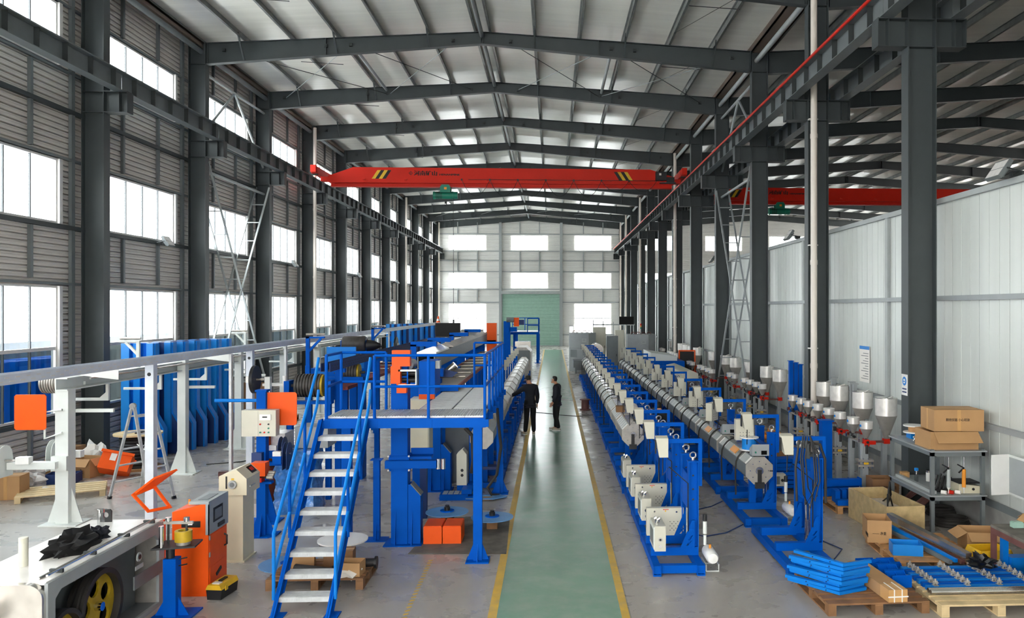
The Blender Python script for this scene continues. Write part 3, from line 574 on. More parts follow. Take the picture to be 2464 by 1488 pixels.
# octagonal barrels
def octa(r, y0, y1, c=(0, 0)):
    return [(c[0] + r * math.cos(R(22.5 + 45 * k)), c[1] + r * math.sin(R(22.5 + 45 * k))) for k in range(8)]
def barrel(name, lab, grp, ln, r, front=False, shell='stainless_dull', louver='stainless', hoses=2, zc=1.03, leg=1.227, lz=.262):
    t = thing(name, lab, 'barrel', (0, 0, 0), 0, grp); pts = octa(r, 0, 0)
    B().ext(pts, 'y', .02, ln - .02).ob('shell', shell, t); B().ext(octa(r + .012, 0, 0), 'y', 0, .02).ob('end_plate', 'stainless_dull', t); B().ext(octa(r + .012, 0, 0), 'y', ln - .02, ln).ob('end_plate', 'stainless_dull', t)
    # vented plates on the two upper slanted faces and the top
    def facet(k, m, nm, y0, y1, lift=.006):
        a, b_ = Vector((pts[k][0], 0, pts[k][1])), Vector((pts[(k+1) % 8][0], 0, pts[(k+1) % 8][1])); n = (a + b_).normalized() * lift; d = (b_ - a)
        p = [a + d * .08 + n, a + d * .92 + n]
        return B().add([(p[0].x, y0, p[0].z), (p[1].x, y0, p[1].z), (p[1].x, y1, p[1].z), (p[0].x, y1, p[0].z), *( (q.x - n.x, yy, q.z - n.z) for q, yy in ((p[0], y0), (p[1], y0), (p[1], y1), (p[0], y1)))], [(0,1,2,3),(4,7,6,5),(0,4,5,1),(1,5,6,2),(2,6,7,3),(3,7,4,0)]).ob(nm, m, t)
    for k in (2, 1): 
        o = facet(k, 'lid_white' if k == 2 and louver != 'stainless_dull' else louver, 'vent_plate', .08, ln - .08)
    for j in range(5):
        y = .14 + j * (ln - .28) / 5; facet(2, 'steel_light', 'slot_panel', y + .02, y + (ln - .28) / 5 - .03, .008)
    if hoses:
        for j in range(hoses):
            y = ln * (.25 + .5 * j); rr = r + .03
            B().tube([(rr * math.cos(a) * 1.02, y + .05 * math.sin(2 * a), rr * math.sin(a) * 1.05) for a in [R(10 + 20 * q) for q in range(9)]] + [(-rr - .01, y, -.1), (-rr, y, -.55)], .016, 7).ob('hose', 'rubber', t)
    if front:
        B().cyl((0, -.02, 0), (0, 0, 0), .07, 18).ob('boss', 'stainless', t); B().box(-.035, .035, -.035, -.018, -.24, .02).ob('slot', 'black', t)
        B().box(-.08, .08, -.06, 0, -.30, -.2).ob('clamp', 'black', t); B().cyl((r * .72, -.02, 0), (r * .95, -.02, 0), .012, 8).ob('latch', 'chrome', t)
        for a in range(8): B().cyl((.16 * math.cos(R(45 * a)), -.006, .16 * math.sin(R(45 * a))), (.16 * math.cos(R(45 * a)), 0, .16 * math.sin(R(45 * a))), .008, 6).ob('screw', 'chrome', t)
    B().box(-.06, .06, leg - .045, leg + .045, lz - zc, -r * .92).ob('support_leg', 'blue', t)
    return t
ZB = 1.03
g1, g2, g0 = 'barrels beside the walkway', 'barrels in the middle line', 'barrels beside the platform line'
b1 = barrel('octagonal_barrel', 'stainless octagonal barrel with an open end in the line beside the walkway', g1, 1.6, .245, True, hoses=0); b1.location = (1.735, 17.4, ZB)
b1b = barrel('octagonal_barrel', 'stainless octagonal barrel in the line beside the walkway', g1, 1.6, .245, False, hoses=0); b1b.location = (1.735, 19.1, ZB)
tree(b1b, (1.735, 20.8, ZB))
b1c = barrel('octagonal_barrel', 'stainless octagonal barrel with black hose in the line beside the walkway', g1, 1.6, .245, False, hoses=1); b1c.location = (1.735, 22.5, ZB)
for k in range(1, 11): tree(b1c, (1.735, 22.5 + k * 1.7, ZB))
b2 = barrel('octagonal_barrel', 'dark octagonal barrel with open front end and slot in the middle line', g2, 2.42, .245, True, 'grey_dark', 'stainless', 2, .93, .514); b2.location = (3.6, 13.95, ZB - .1)
b2b = barrel('octagonal_barrel', 'octagonal barrel with black hoses and vent plates in the middle line', g2, 2.42, .245, False, 'grey_dark', 'stainless', 2, .93, .514); b2b.location = (3.6, 13.95 + P2, ZB - .1)
for k in range(2, 11): tree(b2b, (3.6, 13.95 + k * P2, ZB - .1))
for k in (0, 1):   # yellow heat warning labels
    tag(B().cb((3.6 - .255, 14.75 + k * P2, ZB + .14), (.012, .42, .12), (0, R(45), 0)).ob('warning_label', 'amber'), ['yellow warning label on the open ended dark barrel', 'yellow warning label on the second dark barrel'][k], 'label')
# small enclosures on the middle line
t = thing('junction_box', 'beige junction box standing on the middle barrel line', 'junction box', (0, 0, 0), 0, 'junction boxes on the middle barrel line')
B().box(0, .33, 0, .14, .1, .48).ob('case', 'beige', t); B().box(.13, .2, .03, .11, -.04, .1).ob('bracket', 'grey', t); vb = B()
for i in range(4):
    for j in range(3): vb.cyl((.08 + i * .055, -.002, .14 + j * .05), (.08 + i * .055, .001, .14 + j * .05), .007, 6)
tag(vb.ob('vent_holes', 'black', t), kind='stuff'); B().tube([(.3, .05, .2), (.38, .02, .0), (.3, .0, -.15), (.1, 0, -.12)], .009, 5).ob('cable', 'black', t)
t.location = (3.36, 14.7, 1.24)
for k in range(1, 11): tree(t, (3.36 + (.05 if k == 1 else 0), 14.7 + k * P2, 1.24), R(55) if k == 1 else 0)
t = thing('temperature_display', 'grey temperature display with green button on the dark barrel', 'display', (0, 0, 0), 0, 'temperature displays on the middle line')
B().ext([(0, 0), (.2, 0), (.2, .1), (.0, .2)], 'x', 0, .3).ob('case', 'grey', t); B().box(.16, .26, -.004, .0, .02, .09).ob('screen', 'screen', t); B().cyl((.06, -.01, .06), (.06, 0, .06), .016, 10).ob('button', 'green', t)
t.location = (3.5, 14.05, 1.17)
for k in range(1, 8): tree(t, (3.5, 14.05 + k * P2, 1.17))
# white-and-blue cable reel on the front barrel
t = thing('cable_reel', 'white cable reel wound with blue wire on the dark barrel', 'cable reel', (3.58, 14.6, 1.18))
B().cyl((0, 0, 0), (0, 0, .02), .17, 24).ob('flange', 'white', t); B().cyl((0, 0, .22), (0, 0, .24), .17, 24).ob('flange', 'white', t); B().cyl((0, 0, .02), (0, 0, .22), .13, 24).ob('wire', 'blue_bright', t)
# things left on the walkway line
tag(B().cb((1.62, 19.3, ZB + .33), (.2, .22, .14)).ob('parts_carton', 'card_dark'), 'small brown carton on the barrel beside the walkway', 'carton')
bag = B(); random.seed(3)
for k in range(40):
    a = random.uniform(0, 2*PI); z = random.uniform(0, 1); r_ = .16 * (1 - .6 * z) * random.uniform(.7, 1.15); bag.v.append((1.88 + r_ * math.cos(a), 18.75 + r_ * 1.2 * math.sin(a), ZB + .25 + .28 * z))
bm = bmesh.new(); [bm.verts.new(v) for v in bag.v]; bmesh.ops.convex_hull(bm, input=bm.verts); me = bpy.data.meshes.new('plastic_bag'); bm.to_mesh(me); bm.free(); me.materials.append(MT['bag_clear'])
tag(put(me, 'plastic_bag'), 'crumpled clear plastic bag lying on the barrels beside the walkway', 'plastic bag')
t = thing('cable_spool', 'dark brown empty spool standing on the floor beside the walkway', 'spool', (1.22, 30, 0))
B().lathe([(.2, 0), (.2, .03), (.14, .04), (.14, .36), (.2, .37), (.2, .40)], 22).ob('spool_body', 'brown_metal', t)
# ================================================================ dosing hoppers along the partition
def hopper_shape(b, c, r, hz, cz_, rb, n=20):
    return b.lathe([(rb, -cz_), (r, 0), (r, hz), (r - .006, hz), (r - .006, .01), (rb - .006 if rb > .02 else .004, -cz_ + .01)], n, c)
def dosing(name):
    t = thing(name, 'x', 'dosing unit', (0, 0, 0), 0, 'dosing units along the panel partition')
    B().box(-.06, .06, -.06, .06, 0, 1.02).box(-.12, .12, -.12, .12, 0, .015).ob('post', 'grey', t); B().box(-.075, -.06, -.04, .04, .5, 1.0).ob('guide_rail', 'steel_light', t)
    c = B().box(-.16, .16, -.1, .1, .56, .6).box(-.16, .16, -.1, .1, .66, .7); c.ob('clamp_plate', 'stainless_dull', t)
    for xx in (-.13, -.05, .05, .13): B().cyl((xx, -.08, .53), (xx, -.08, .73), .011, 6).ob('bolt', 'chrome', t)
    B().box(-.05, .05, -.105, -.1, .61, .65).ob('level', 'yellow', t)
    B().box(-.03, .22, -.05, .05, 1.0, 1.07).ob('feed_arm', 'red', t); B().box(-.02, .08, -.07, .07, .97, 1.1).ob('feed_block', 'red', t)
    for yy, xx in ((0, .04), (.72, .04)):
        h = B().lathe([(.03, -.2), (.125, 0), (.119, 0), (.02, -.19)], 20, (xx, yy, 1.32)).ob('hopper_cone', 'stainless_dull', t); B().cyl((xx, yy, 1.32), (xx, yy, 1.45), .126, 20).ob('hopper_band', 'stainless_window_sheen', h)  # cylinder coloured pale for the window light it reflects, cone left dull
        B().lathe([(.13, 0), (.13, .012), (.03, .02), (.0, .02)], 18, (xx, yy, 1.45)).ob('lid', 'lid_white', h); B().tube([(xx - .04, yy, 1.47), (xx - .04, yy, 1.5), (xx + .04, yy, 1.5), (xx + .04, yy, 1.47)], .006, 5).ob('lid_handle', 'chrome', h)
        B().cyl((xx - .123, yy - .02, 1.38), (xx - .13, yy - .022, 1.38), .025, 12).ob('number_label', 'blue_bright', h)
        B().cyl((xx - .03, yy, 1.05), (xx, yy, 1.14), .022, 10).cyl((xx, yy - .09, 1.05), (xx, yy - .02, 1.05), .028, 10).cyl((xx - .02, yy - .08, .82), (xx - .02, yy - .08, 1.0), .026, 10).ob('feed_motor', 'black', t)
        B().cb((xx - .12, yy, 1.1), (.06, .06, .1)).cyl((xx - .16, yy, 1.12), (xx - .05, yy, 1.12), .014, 8).ob('fitting', 'chrome', t)
    B().box(-.05, .05, .67, .77, 0, 1.0).ob('post', 'grey', t)
    B().box(-.02, .1, .0, .75, .985, 1.02).ob('cross_bar', 'stainless_dull', t)
    return t
def big_hopper(name):
    t = thing(name, 'x', 'hopper', (0, 0, 0), 0, 'big hoppers along the panel partition')
    h = B().lathe([(.04, -.5), (.22, 0), (.21, 0), (.03, -.49)], 26, (0, 0, 1.52)).ob('hopper_cone', 'stainless_dull', t); B().cyl((0, 0, 1.52), (0, 0, 1.88), .222, 28).ob('hopper_band', 'stainless_window_sheen', h)  # reflected window light painted into the cylinder colour here too
    B().lathe([(.226, 0), (.226, .012), (.0, .02)], 26, (0, 0, 1.88)).ob('lid', 'stainless', h); B().cb((.05, -.1, 1.9), (.16, .03, .02), (0, -.2, .6)).ob('lid_clip', 'lid_white', h)
    B().box(-.06, .06, -.06, .06, .93, 1.03).ob('outlet_valve', 'red', t); B().box(-.4, -.05, -.03, .03, .95, .99).ob('feed_arm', 'brown_metal', t)
    B().box(-.05, .05, .06, .16, 0, 1.3).box(-.04, .04, .16, .26, 1.2, 1.28).box(-.12, .12, .0, .22, 0, .012).ob('post', 'grey', t)
    return t
DU = dosing('dosing_unit'); BH = big_hopper('big_hopper')
dys = [16.15, 17.65, 19.15, 20.45, 24.3, 25.8, 28.0, 30.3, 32.0, 34.6, 38.4, 40, 41.6, 43.2, 46.3]
for k, y in enumerate(dys):
    lab = ['dosing unit with two small hoppers beside the grey shelf', 'second dosing unit from the grey shelf, two small hoppers on posts', 'third dosing unit from the grey shelf, two small hoppers on posts', 'dosing unit beside the white drain pipe'][k] if k < 4 else 'pair of small white-lidded dosing hoppers farther along the panel partition'
    if k == 0: DU.location = (6.32, y, 0); DU['label'] = lab
    else: tree(DU, (6.32 - (.35 if 30 < y < 36 else 0), y, 0), 0, label=lab)
    lab = ['big stainless hopper beside the boxes on the grey shelf', 'second big stainless hopper from the grey shelf', 'third big stainless hopper from the grey shelf', 'big stainless hopper in front of the white drain pipe'][k] if k < 4 else 'big stainless hopper farther along the panel partition'
    yy = y if k == 3 else y + .28 if k else y + .5
    if k == 0: BH.location = (6.98, yy, 0); BH['label'] = lab
    else: tree(BH, (6.98, yy, 0), 0, label=lab)
# ================================================================ platform and stairs
def vrail(b, pts, r=.021): return b.tube(pts, r, 9)
PZ = 2.14
t = thing('work_platform', 'blue steel work platform with grated deck and railing over the machine line', 'platform', (-2, 12.1, 0))
B().box(-3.34, -1.0, 12.06, 12.14, 1.99, 2.13).ob('front_beam', 'blue', t, True); B().box(-1.1, -1.02, 12.14, 16.6, 1.99, 2.13).ob('side_beam', 'blue', t, True)
B().box(-3.34, -3.26, 12.14, 12.98, 1.99, 2.13).box(-3.26, -2.1, 12.9, 12.98, 1.99, 2.13).ob('landing_beam', 'blue', t, True); B().box(-2.14, -2.06, 12.98, 16.6, 1.99, 2.13).box(-2.06, -1.1, 16.52, 16.6, 1.99, 2.13).ob('inner_beam', 'blue', t, True)
pk = B(); pk.box(0, .284, 0, .82, 0, .025)
for k in range(7): pk.box(.02 + k * .038, .035 + k * .038, .01, .81, .025, .031)
pkm = pk.mesh('deck_plank', 'galv')
for k in range(8): put(pkm, 'deck_plank', t, (-3.32 + k * .289 + 2, .04, 2.13))
pk2 = B().box(0, .5, 0, .296, 0, .025)
for k in range(7): pk2.box(.01, .49, .02 + k * .04, .035 + k * .04, .025, .031)
pk2m = pk2.mesh('deck_plank', 'galv')
for k in range(12):
    for j in range(2): put(pk2m, 'deck_plank', t, (-2.1 + j * .52 + 2, .9 + k * .3, 2.13))
for x, y in ((-1.105, 12.13), (-1.06, 16.55)):
    p = B().box(x - .065, x + .065, y - .06, y + .06, .02, 1.99).ob('support_post', 'blue', t, True)
    B().box(x - .17, x + .17, y - .16, y + .16, 0, .02).ext([(x - .16, .02), (x - .065, .02), (x - .065, .26)], 'y', y - .006, y + .006).ext([(x + .16, .02), (x + .065, .02), (x + .065, .26)], 'y', y - .006, y + .006).prism([(x - .006, y - .15, .02), (x - .006, y - .06, .02), (x - .006, y - .06, .26)], (.012, 0, 0)).ob('base_plate', 'blue', t, True)
B().box(-3.26, -3.12, 12.72, 12.86, 0, 1.99).ob('support_post', 'blue', t, True)
def railing(runs, posts):
    for pts in runs: vrail(B(), pts).ob('rail', 'blue', t, True)
    for x, y in posts: vrail(B(), [(x, y, 1.99), (x, y, 3.06)], .023).ob('rail_post', 'blue', t, True); B().box(x - .06, x + .06, y - .045, y - .035 + .03, 2.0, 2.11).ob('post_bracket', 'blue', t, True)
for z in (3.06, 2.6):
    railing([[(-2.62, 12.1, z), (-1.0, 12.1, z)], [(-1.0, 12.1, z), (-1.0, 16.55, z)], [(-1.0, 16.55, z), (-1.58, 16.55, z)], [(-3.32, 12.1, z), (-3.32, 12.95, z)], [(-3.32, 12.95, z), (-2.62, 12.95, z)]], [])
railing([], [(-2.62, 12.1), (-1.83, 12.1), (-1.0, 12.1), (-1.0, 12.98), (-1.0, 13.7), (-1.0, 14.4), (-1.0, 15.1), (-1.0, 15.8), (-1.0, 16.55), (-1.58, 16.55), (-3.32, 12.1), (-3.32, 12.95), (-2.62, 12.95)])
t = thing('steel_stairs', 'blue steel stairs with galvanised treads leading up to the platform', 'stairs', (-3.0, 10, 0))
for x in (-3.38, -2.72):
    B().ext([(9.92, 0), (10.14, 0), (12.13, 2.02), (12.13, 2.13), (11.98, 2.13)], 'x', x, x + .012).ext([(9.92, 0), (9.93, 0), (11.99, 2.13), (11.98, 2.13)], 'x', x - .02, x + .03).ext([(10.13, 0), (10.14, 0), (12.13, 2.02), (12.12, 2.02)], 'x', x - .02, x + .03).ob('stringer', 'blue', t, True)
    B().box(x - .05, x + .12, 9.9, 10.16, 0, .012).ob('foot_plate', 'blue', t, True)
tr = B().box(0, .63, 0, .24, -.03, 0).box(0, .63, -.004, 0, -.055, .002)
for k in range(9): tr.box(.01, .62, .012 + k * .025, .022 + k * .025, 0, .005)
for k in range(10): tr.box(.02 + k * .06, .05 + k * .06, -.007, -.004, -.045, -.01)
trm = tr.mesh('tread', 'galv')
for k in range(9): z = .19 + k * .214; put(trm, 'tread', t, (-3.367 + 3.0, 9.96 + z * .985 - 10, z))
for x in (-3.42, -2.67):
    sl = lambda y: (y - 9.97) / 2.06 * 2.07
    y0 = 10.14
    h = vrail(B(), [(x, y0, sl(y0)), (x, y0, .98), (x, 11.93, .98 + 1.83), (x, 12.06, 3.03)]).ob('handrail', 'blue_light', t, True)
    vrail(B(), [(x, y0, .48), (x, 11.98, .48 + 1.86), (x, 12.06, 2.56)]).ob('mid_rail', 'blue_light', t, True)
    for y in (10.75, 11.4): vrail(B(), [(x, y, sl(y) - .02), (x, y, .98 + (y - y0) * 1.02)]).ob('rail_post', 'blue', t, True)
# ================================================================ machine columns around the platform
def mcol(x, y, h, lab, clamp=True, sc=1.0):
    t = thing('machine_column', lab, 'machine column', (x, y, 0), 0, 'blue machine columns with slanted braces')
    B().box(-.13, .13, -.13, .13, .02, h).ob('post', 'blue', t); B().box(-.24, .36, -.22, .22, 0, .02).ob('base_plate', 'blue', t)
    B().ext([(.135, .02), (.33, .02), (.33, .78), (.17, .96), (.135, .96)], 'y', -.12, .12).ob('brace_box', 'blue', t); B().prism([(.332, -.12, .78), (.332, .12, .78), (.172, .12, .965), (.172, -.12, .965)], (.01, 0, .008)).ob('cover_plate', 'grey_dark', t)
    for xx in (-.06, .20): B().ext([(-.21, .02), (-.13, .02), (-.13, .55)], 'x', xx - .008, xx + .008).ob('gusset', 'blue', t)
    if clamp:
        B().box(-.2, .60, -.26, -.14, 1.24, 1.36).ob('clamp_arm', 'blue', t); B().box(-.16, .16, -.16, .16, 1.18, 1.24).box(-.16, .16, -.16, .16, 1.36, 1.42).ob('clamp_collar', 'blue', t)
        for xx in (.62, .7): B().cyl((xx, -.2, 1.22), (xx, -.2, 1.38), .035, 12).ob('roller', 'chrome', t)
        for xx in (-.16, .16):
            for zz in (1.2, 1.42): B().cyl((xx, -.19, zz), (xx, -.16, zz), .016, 8).ob('bolt', 'chrome', t)
        B().box(.14, .5, -.1, .14, 1.36, 1.40).box(.14, .5, .12, .14, 1.40, 1.5).ob('tool_tray', 'blue', t)
    return t
mcol(-2.42, 13.1, 2.86, 'tall blue machine column with clamp arm and orange motor cover at the platform'); mcol(-2.42, 16.9, 2.3, 'blue machine column behind the platform deck, beside the floor parts', False)
mcol(-2.45, 20.6, 2.3, 'blue machine column farther behind the platform', False)
t = thing('small_post', 'slim blue post with base plate beside the tall machine column', 'post', (-2.84, 13.3, 0))
B().box(-.05, .05, -.05, .05, .015, 1.3).ob('post', 'blue', t); B().box(-.17, .17, -.14, .14, 0, .015).ob('base_plate', 'blue', t); B().box(-.09, .09, -.08, .08, 1.3, 1.315).ob('top_plate', 'blue', t); B().ext([(-.12, .015), (-.05, .015), (-.05, .3)], 'x', -.006, .006).ob('gusset', 'blue', t)
t = thing('haul_off_drive', 'orange belt cover with black roller drive on the tall machine column', 'machine drive', (-2.4, 13.0, 2.3))
B().box(-.1, .18, -.22, -.08, .55, .80).box(-.12, .03, -.22, -.08, .28, .55).box(-.03, .12, -.2, -.08, .13, .28).ob('belt_cover', 'orange', t)
f = B().box(0, .02, -.2, .45, .24, .50).box(.26, .28, -.2, .45, .24, .50).box(.0, .28, -.22, -.2, .24, .27).box(.0, .28, -.22, -.2, .47, .50).ob('roller_frame', 'white_metal', t)
for zz in (.32, .42): B().cyl((.02, .0, zz), (.26, .0, zz), .045, 14).cyl((.02, .2, zz), (.26, .2, zz), .045, 14).ob('roller', 'black', t)
B().box(.03, .25, .28, .4, .26, .48).ob('dark_backing', 'black', t); B().box(.13, .15, -.215, -.19, .26, .48).ob('center_bar', 'blue', t); B().box(.3, .55, -.1, .5, .1, .62).ob('drive_box', 'blue', t); B().box(.55, .62, -.05, .12, .5, .62).ob('terminal_box', 'grey', t); B().cyl((.1, .1, .55), (.1, .5, .55), .08, 12).ob('motor', 'grey', t)
t = thing('control_cabinet', 'tall beige control cabinet behind the machine column', 'cabinet', (-2.3, 14.6, 1.15)); B().box(-.22, .12, -.1, .35, 0, 1.0).ob('case', 'beige', t); B().box(-.2, .1, -.115, -.1, .03, .97).ob('door', 'cream', t); B().box(-.4, .0, .36, .44, .9, 1.4).ob('mount_arm', 'blue', t)
B().box(-.06, .06, .0, .12, -1.15, 0).ob('pedestal', 'blue_dark', t)
# second orange cover, lower
tag(B().box(-2.28, -2.02, 14.0, 14.12, 2.2, 2.38).box(-2.28, -2.15, 14.0, 14.12, 2.38, 2.5).ob('belt_cover', 'orange'), 'small orange belt cover low behind the platform railing', 'machine cover')
# roller tray and trough over the platform line
t = thing('roller_tray', 'rusty red tray with steel rollers running back from the platform', 'conveyor tray', (-2.15, 15.6, 2.2))
B().box(-.34, -.30, 0, 12.8, 0, .06).ob('side_rail', 'red_tray', t); B().box(.30, .34, 0, 12.8, 0, .06).ob('side_rail', 'red_tray', t); B().box(-.30, .30, 0, 12.8, .0, .012).ob('tray_plate', 'stainless_dull', t); B().box(-.62, .36, -.06, 0, -.02, .05).ob('front_bar', 'blue', t)
rm = B().cyl((-.29, 0, .09), (.29, 0, .09), .022, 10).mesh('roller', 'stainless')
for k in range(10): put(rm, 'roller', t, (0, 1.9 + k * 1.12, 0))
for y in (3.8, 7.6, 11.4): B().box(-.3, -.2, y, y + .12, -2.2, 0).ob('leg', 'blue', t); B().box(.2, .3, y, y + .12, -2.2, 0).ob('leg', 'blue', t)
t = thing('cable_trough', 'grey steel cable trough above the red roller tray', 'trough', (-2.62, 17, 2.5))
B().box(-.18, -.16, 0, 13.5, .0, .30).box(.16, .18, 0, 13.5, 0, .30).box(-.16, .16, 0, 13.5, 0, .02).ob('channel', 'grey_dark', t); B().ext([(-.2, .34), (.0, .42), (.2, .34), (.2, .31), (-.2, .31)], 'y', .05, 2.2).ob('lid', 'stainless', t); B().ext([(-.2, .34), (.0, .42), (.2, .34), (.2, .31), (-.2, .31)], 'y', 3.0, 13.4).ob('lid', 'stainless_dull', t)
for y in (0.1, 2.4, 6.5, 10.5): B().box(-.34, .34, y, y + .16, -.17, 0).box(-.34, -.22, y, y + .16, 0, .5).box(-.34, .2, y, y + .16, .46, .56).box(-.3, .1, y, y + .16, -2.5, -.17).ob('bracket_frame', 'blue', t)
B().ext([(.19, 0), (.62, -.1), (.5, -.2), (.19, -.2)], 'y', .3, .36).ob('guard_plate', 'blue_dark', t); B().cyl((.35, .5, -.12), (.55, .5, .05), .08, 14).ob('motor', 'stainless', t)
t = thing('motor_unit', 'grey gear motor with orange cover at the end of the trough', 'motor', (-2.75, 31.2, 2.2))
B().box(.25, .62, -.1, .25, -.1, 1.0).ob('belt_cover', 'orange', t); B().box(-.55, .1, -.05, .4, .35, .75).ob('gear_box', 'grey_dark', t); B().cyl((-.75, .15, .6), (-.2, .15, .6), .16, 16).ob('motor', 'grey', t); B().box(-.6, .6, -.1, .6, .2, .35).box(-.15, .15, .0, .3, -2.2, .2).ob('stand', 'blue', t); B().cyl((.1, .1, .55), (.25, .1, .55), .1, 14).ob('shaft', 'steel_dark', t)
# barrels of the platform line
b0 = barrel('octagonal_barrel', 'octagonal barrel end under the platform beside the support post', g0, 1.6, .245, False, 'grey', 'stainless', 0, 1.1, .8, .0); b0.location = (-1.45, 16.75, 1.1)
b0b = barrel('octagonal_barrel', 'white slotted octagonal barrel beside the man reaching out', g0, 1.6, .245, False, 'stainless_dull', 'lid_white', 0, 1.1, .3, .0); b0b.location = (-1.42, 18.6, 1.1)
for k in range(1, 13): tree(b0b, (-1.42, 18.6 + 1.72 * k, 1.1), label='white slotted octagonal barrel in the line left of the walkway')
t = thing('line_stand', 'low blue stand under the barrels left of the walkway', 'machine stand', (0, 0, 0), 0, 'low stands of the platform line')
B().box(0, .1, 0, 1.5, .02, .12).ob('rail', 'blue', t); B().box(.6, .7, 0, 1.5, .02, .12).ob('rail', 'blue', t); B().box(.1, .6, .05, .15, .02, .12).ob('cross_bar', 'blue', t); B().box(.1, .6, 1.3, 1.4, .02, .12).ob('cross_bar', 'blue', t)
B().box(.62, .68, .5, .9, .122, .7).box(.0, .06, .3, .36, .122, 1.6).ob('post', 'blue', t); B().box(.08, .62, .55, .85, .3, .36).ob('shelf_plate', 'blue_dark', t); B().add([(-.05, .24, 1.55), (.12, .24, 1.55), (.12, .36, 1.55), (-.05, .36, 1.55), (-.09, .24, 1.8), (.12, .24, 1.8), (.12, .36, 1.8), (-.09, .36, 1.8)], [(0,3,2,1),(4,5,6,7),(0,1,5,4),(1,2,6,5),(2,3,7,6),(3,0,4,7)]).ob('control_box', 'beige', t)
t.location = (-1.75, 16.9, 0)
for k in range(1, 14): tree(t, (-1.75, 16.9 + 1.72 * k, 0))
t = thing('switch_box', 'grey switch box with two round holes under the platform', 'switch box', (-1.92, 16.4, .2)); B().ext([(0, 0), (.2, 0), (.2, .62), (.12, .72), (.0, .62)], 'y', 0, .3).ob('case', 'beige', t)
for zz in (.2, .3): B().cyl((.11, -.004, zz), (.11, .002, zz), .03, 14).ob('gland_hole', 'black', t)
B().box(.0, .2, .05, .25, -.2, 0).ob('plinth', 'blue', t)
tag(B().tube([(-1.75, 16.4, 1.35), (-1.6, 16.35, 1.2), (-1.58, 16.35, .7), (-1.62, 16.4, .45)], .04, 9).ob('hose', 'rubber'), 'thick black hose dropping behind the switch box', 'hose')
tag(B().tube([(-1.12, 16.3, 2.0), (-1.08, 16.28, 1.5), (-1.02, 16.25, 1.0), (-1.1, 16.2, .45), (-1.28, 16.15, .2), (-1.2, 16.15, .06), (-1.05, 16.2, .04)], .03, 9).ob('hose', 'rubber'), 'black cable bundle hanging beside the rear platform post', 'hose')
t = thing('grey_cabinet', 'grey pedestal cabinet with red wrapped reel on top under the platform', 'cabinet', (-2.0, 17.6, 0)); B().box(-.3, .2, 0, .5, 0, 1.35).ob('case', 'grey_dark', t); B().lathe([(.03, 0), (.13, .02), (.14, .1), (.13, .18), (.03, .2)], 16, (-.08, .2, 1.48), 'y').ob('red_reel', 'red', t); B().box(-.28, -.16, .0, .2, 1.352, 1.6).ob('paper_pack', 'paper', t)
# blue parts lying on the floor
t = thing('slotted_casting', 'blue slotted steel part lying on the floor under the platform', 'machine part', (-2.2, 15.95, 0)); B().box(0, .55, 0, .38, 0, .11).ob('block', 'blue', t)
for k in range(4): B().box(.05 + k * .11, .14 + k * .11, .06, .32, .11, .122).ob('slot_cover', 'grey', t)
B().box(.42, .62, .05, .45, .112, .2).ob('bracket', 'blue', t)
t = thing('ring_plate', 'blue plate with a round opening lying on the floor by the rear post', 'machine part', (-1.35, 16.05, 0)); B().plate([(-.34, -.14), (.2, -.2), (.46, .02), (.3, .2), (-.3, .16)], [[(.04 + .17 * math.cos(a), .11 * math.sin(a)) for a in [2 * PI * k / 16 for k in range(16)]]], 'z', .03, .05).ob('plate', 'blue_disc', t); B().box(-.1, .2, -.1, .1, 0, .028).ob('wood_block', 'wood', t); B().box(-.33, -.2, -.12, .1, 0, .08).ob('lug', 'blue', t)
tag(B().add([(-2.2, 12.5, .003), (-.70, 12.42, .003), (-.76, 14.75, .003), (-1.98, 14.6, .003), (-2.2, 12.5, .008), (-.70, 12.42, .008), (-.76, 14.75, .008), (-1.98, 14.6, .008)], [(0,3,2,1),(4,5,6,7),(0,1,5,4),(1,2,6,5),(2,3,7,6),(3,0,4,7)]).ob('floor_mat', 'mat_dark'), 'worn dark grey mat on the floor under the orange boxes', 'mat')
for k in range(2): tag(B().cb((-1.9 + k * .305, 13.24, .145), (.29, .5, .27)).cb((-1.9 + k * .305, 13.24, .285), (.27, .48, .012)).ob('orange_box', 'orange'), ['orange steel box lying beside the machine column', 'orange steel box lying on the side of the platform post'][k], 'steel box', 'pair of orange boxes')
def disc(loc, lab, r=.36):
    t = thing('blue_disc', lab, 'disc', loc, 0, 'blue discs with black hubs'); B().lathe([(r, 0), (r, .012), (.16, .02), (.0, .02)], 36).ob('plate', 'blue_disc', t); B().cyl((0, 0, .02), (0, 0, .035), .12, 20).ob('hub_ring', 'blue', t); B().lathe([(.05, .03), (.05, .09), (.035, .1), (.035, .12), (.0, .12)], 14).ob('hub', 'black', t); return t
disc((-1.78, 13.85, .3), 'blue disc with black hub resting above the orange boxes'); B_ = B().cb((-1.78, 13.9, .15), (.2, .2, .28)); tag(B_.ob('wood_block', 'wood_brown'), 'brown wooden block under the raised blue disc', 'block'); disc((-1.02, 13.85, .2), 'blue disc with black hub behind the platform post'); tag(B().cb((-1.02, 13.9, .1), (.18, .18, .18)).ob('wood_block', 'wood_brown'), 'wooden block under the disc behind the platform post', 'block')
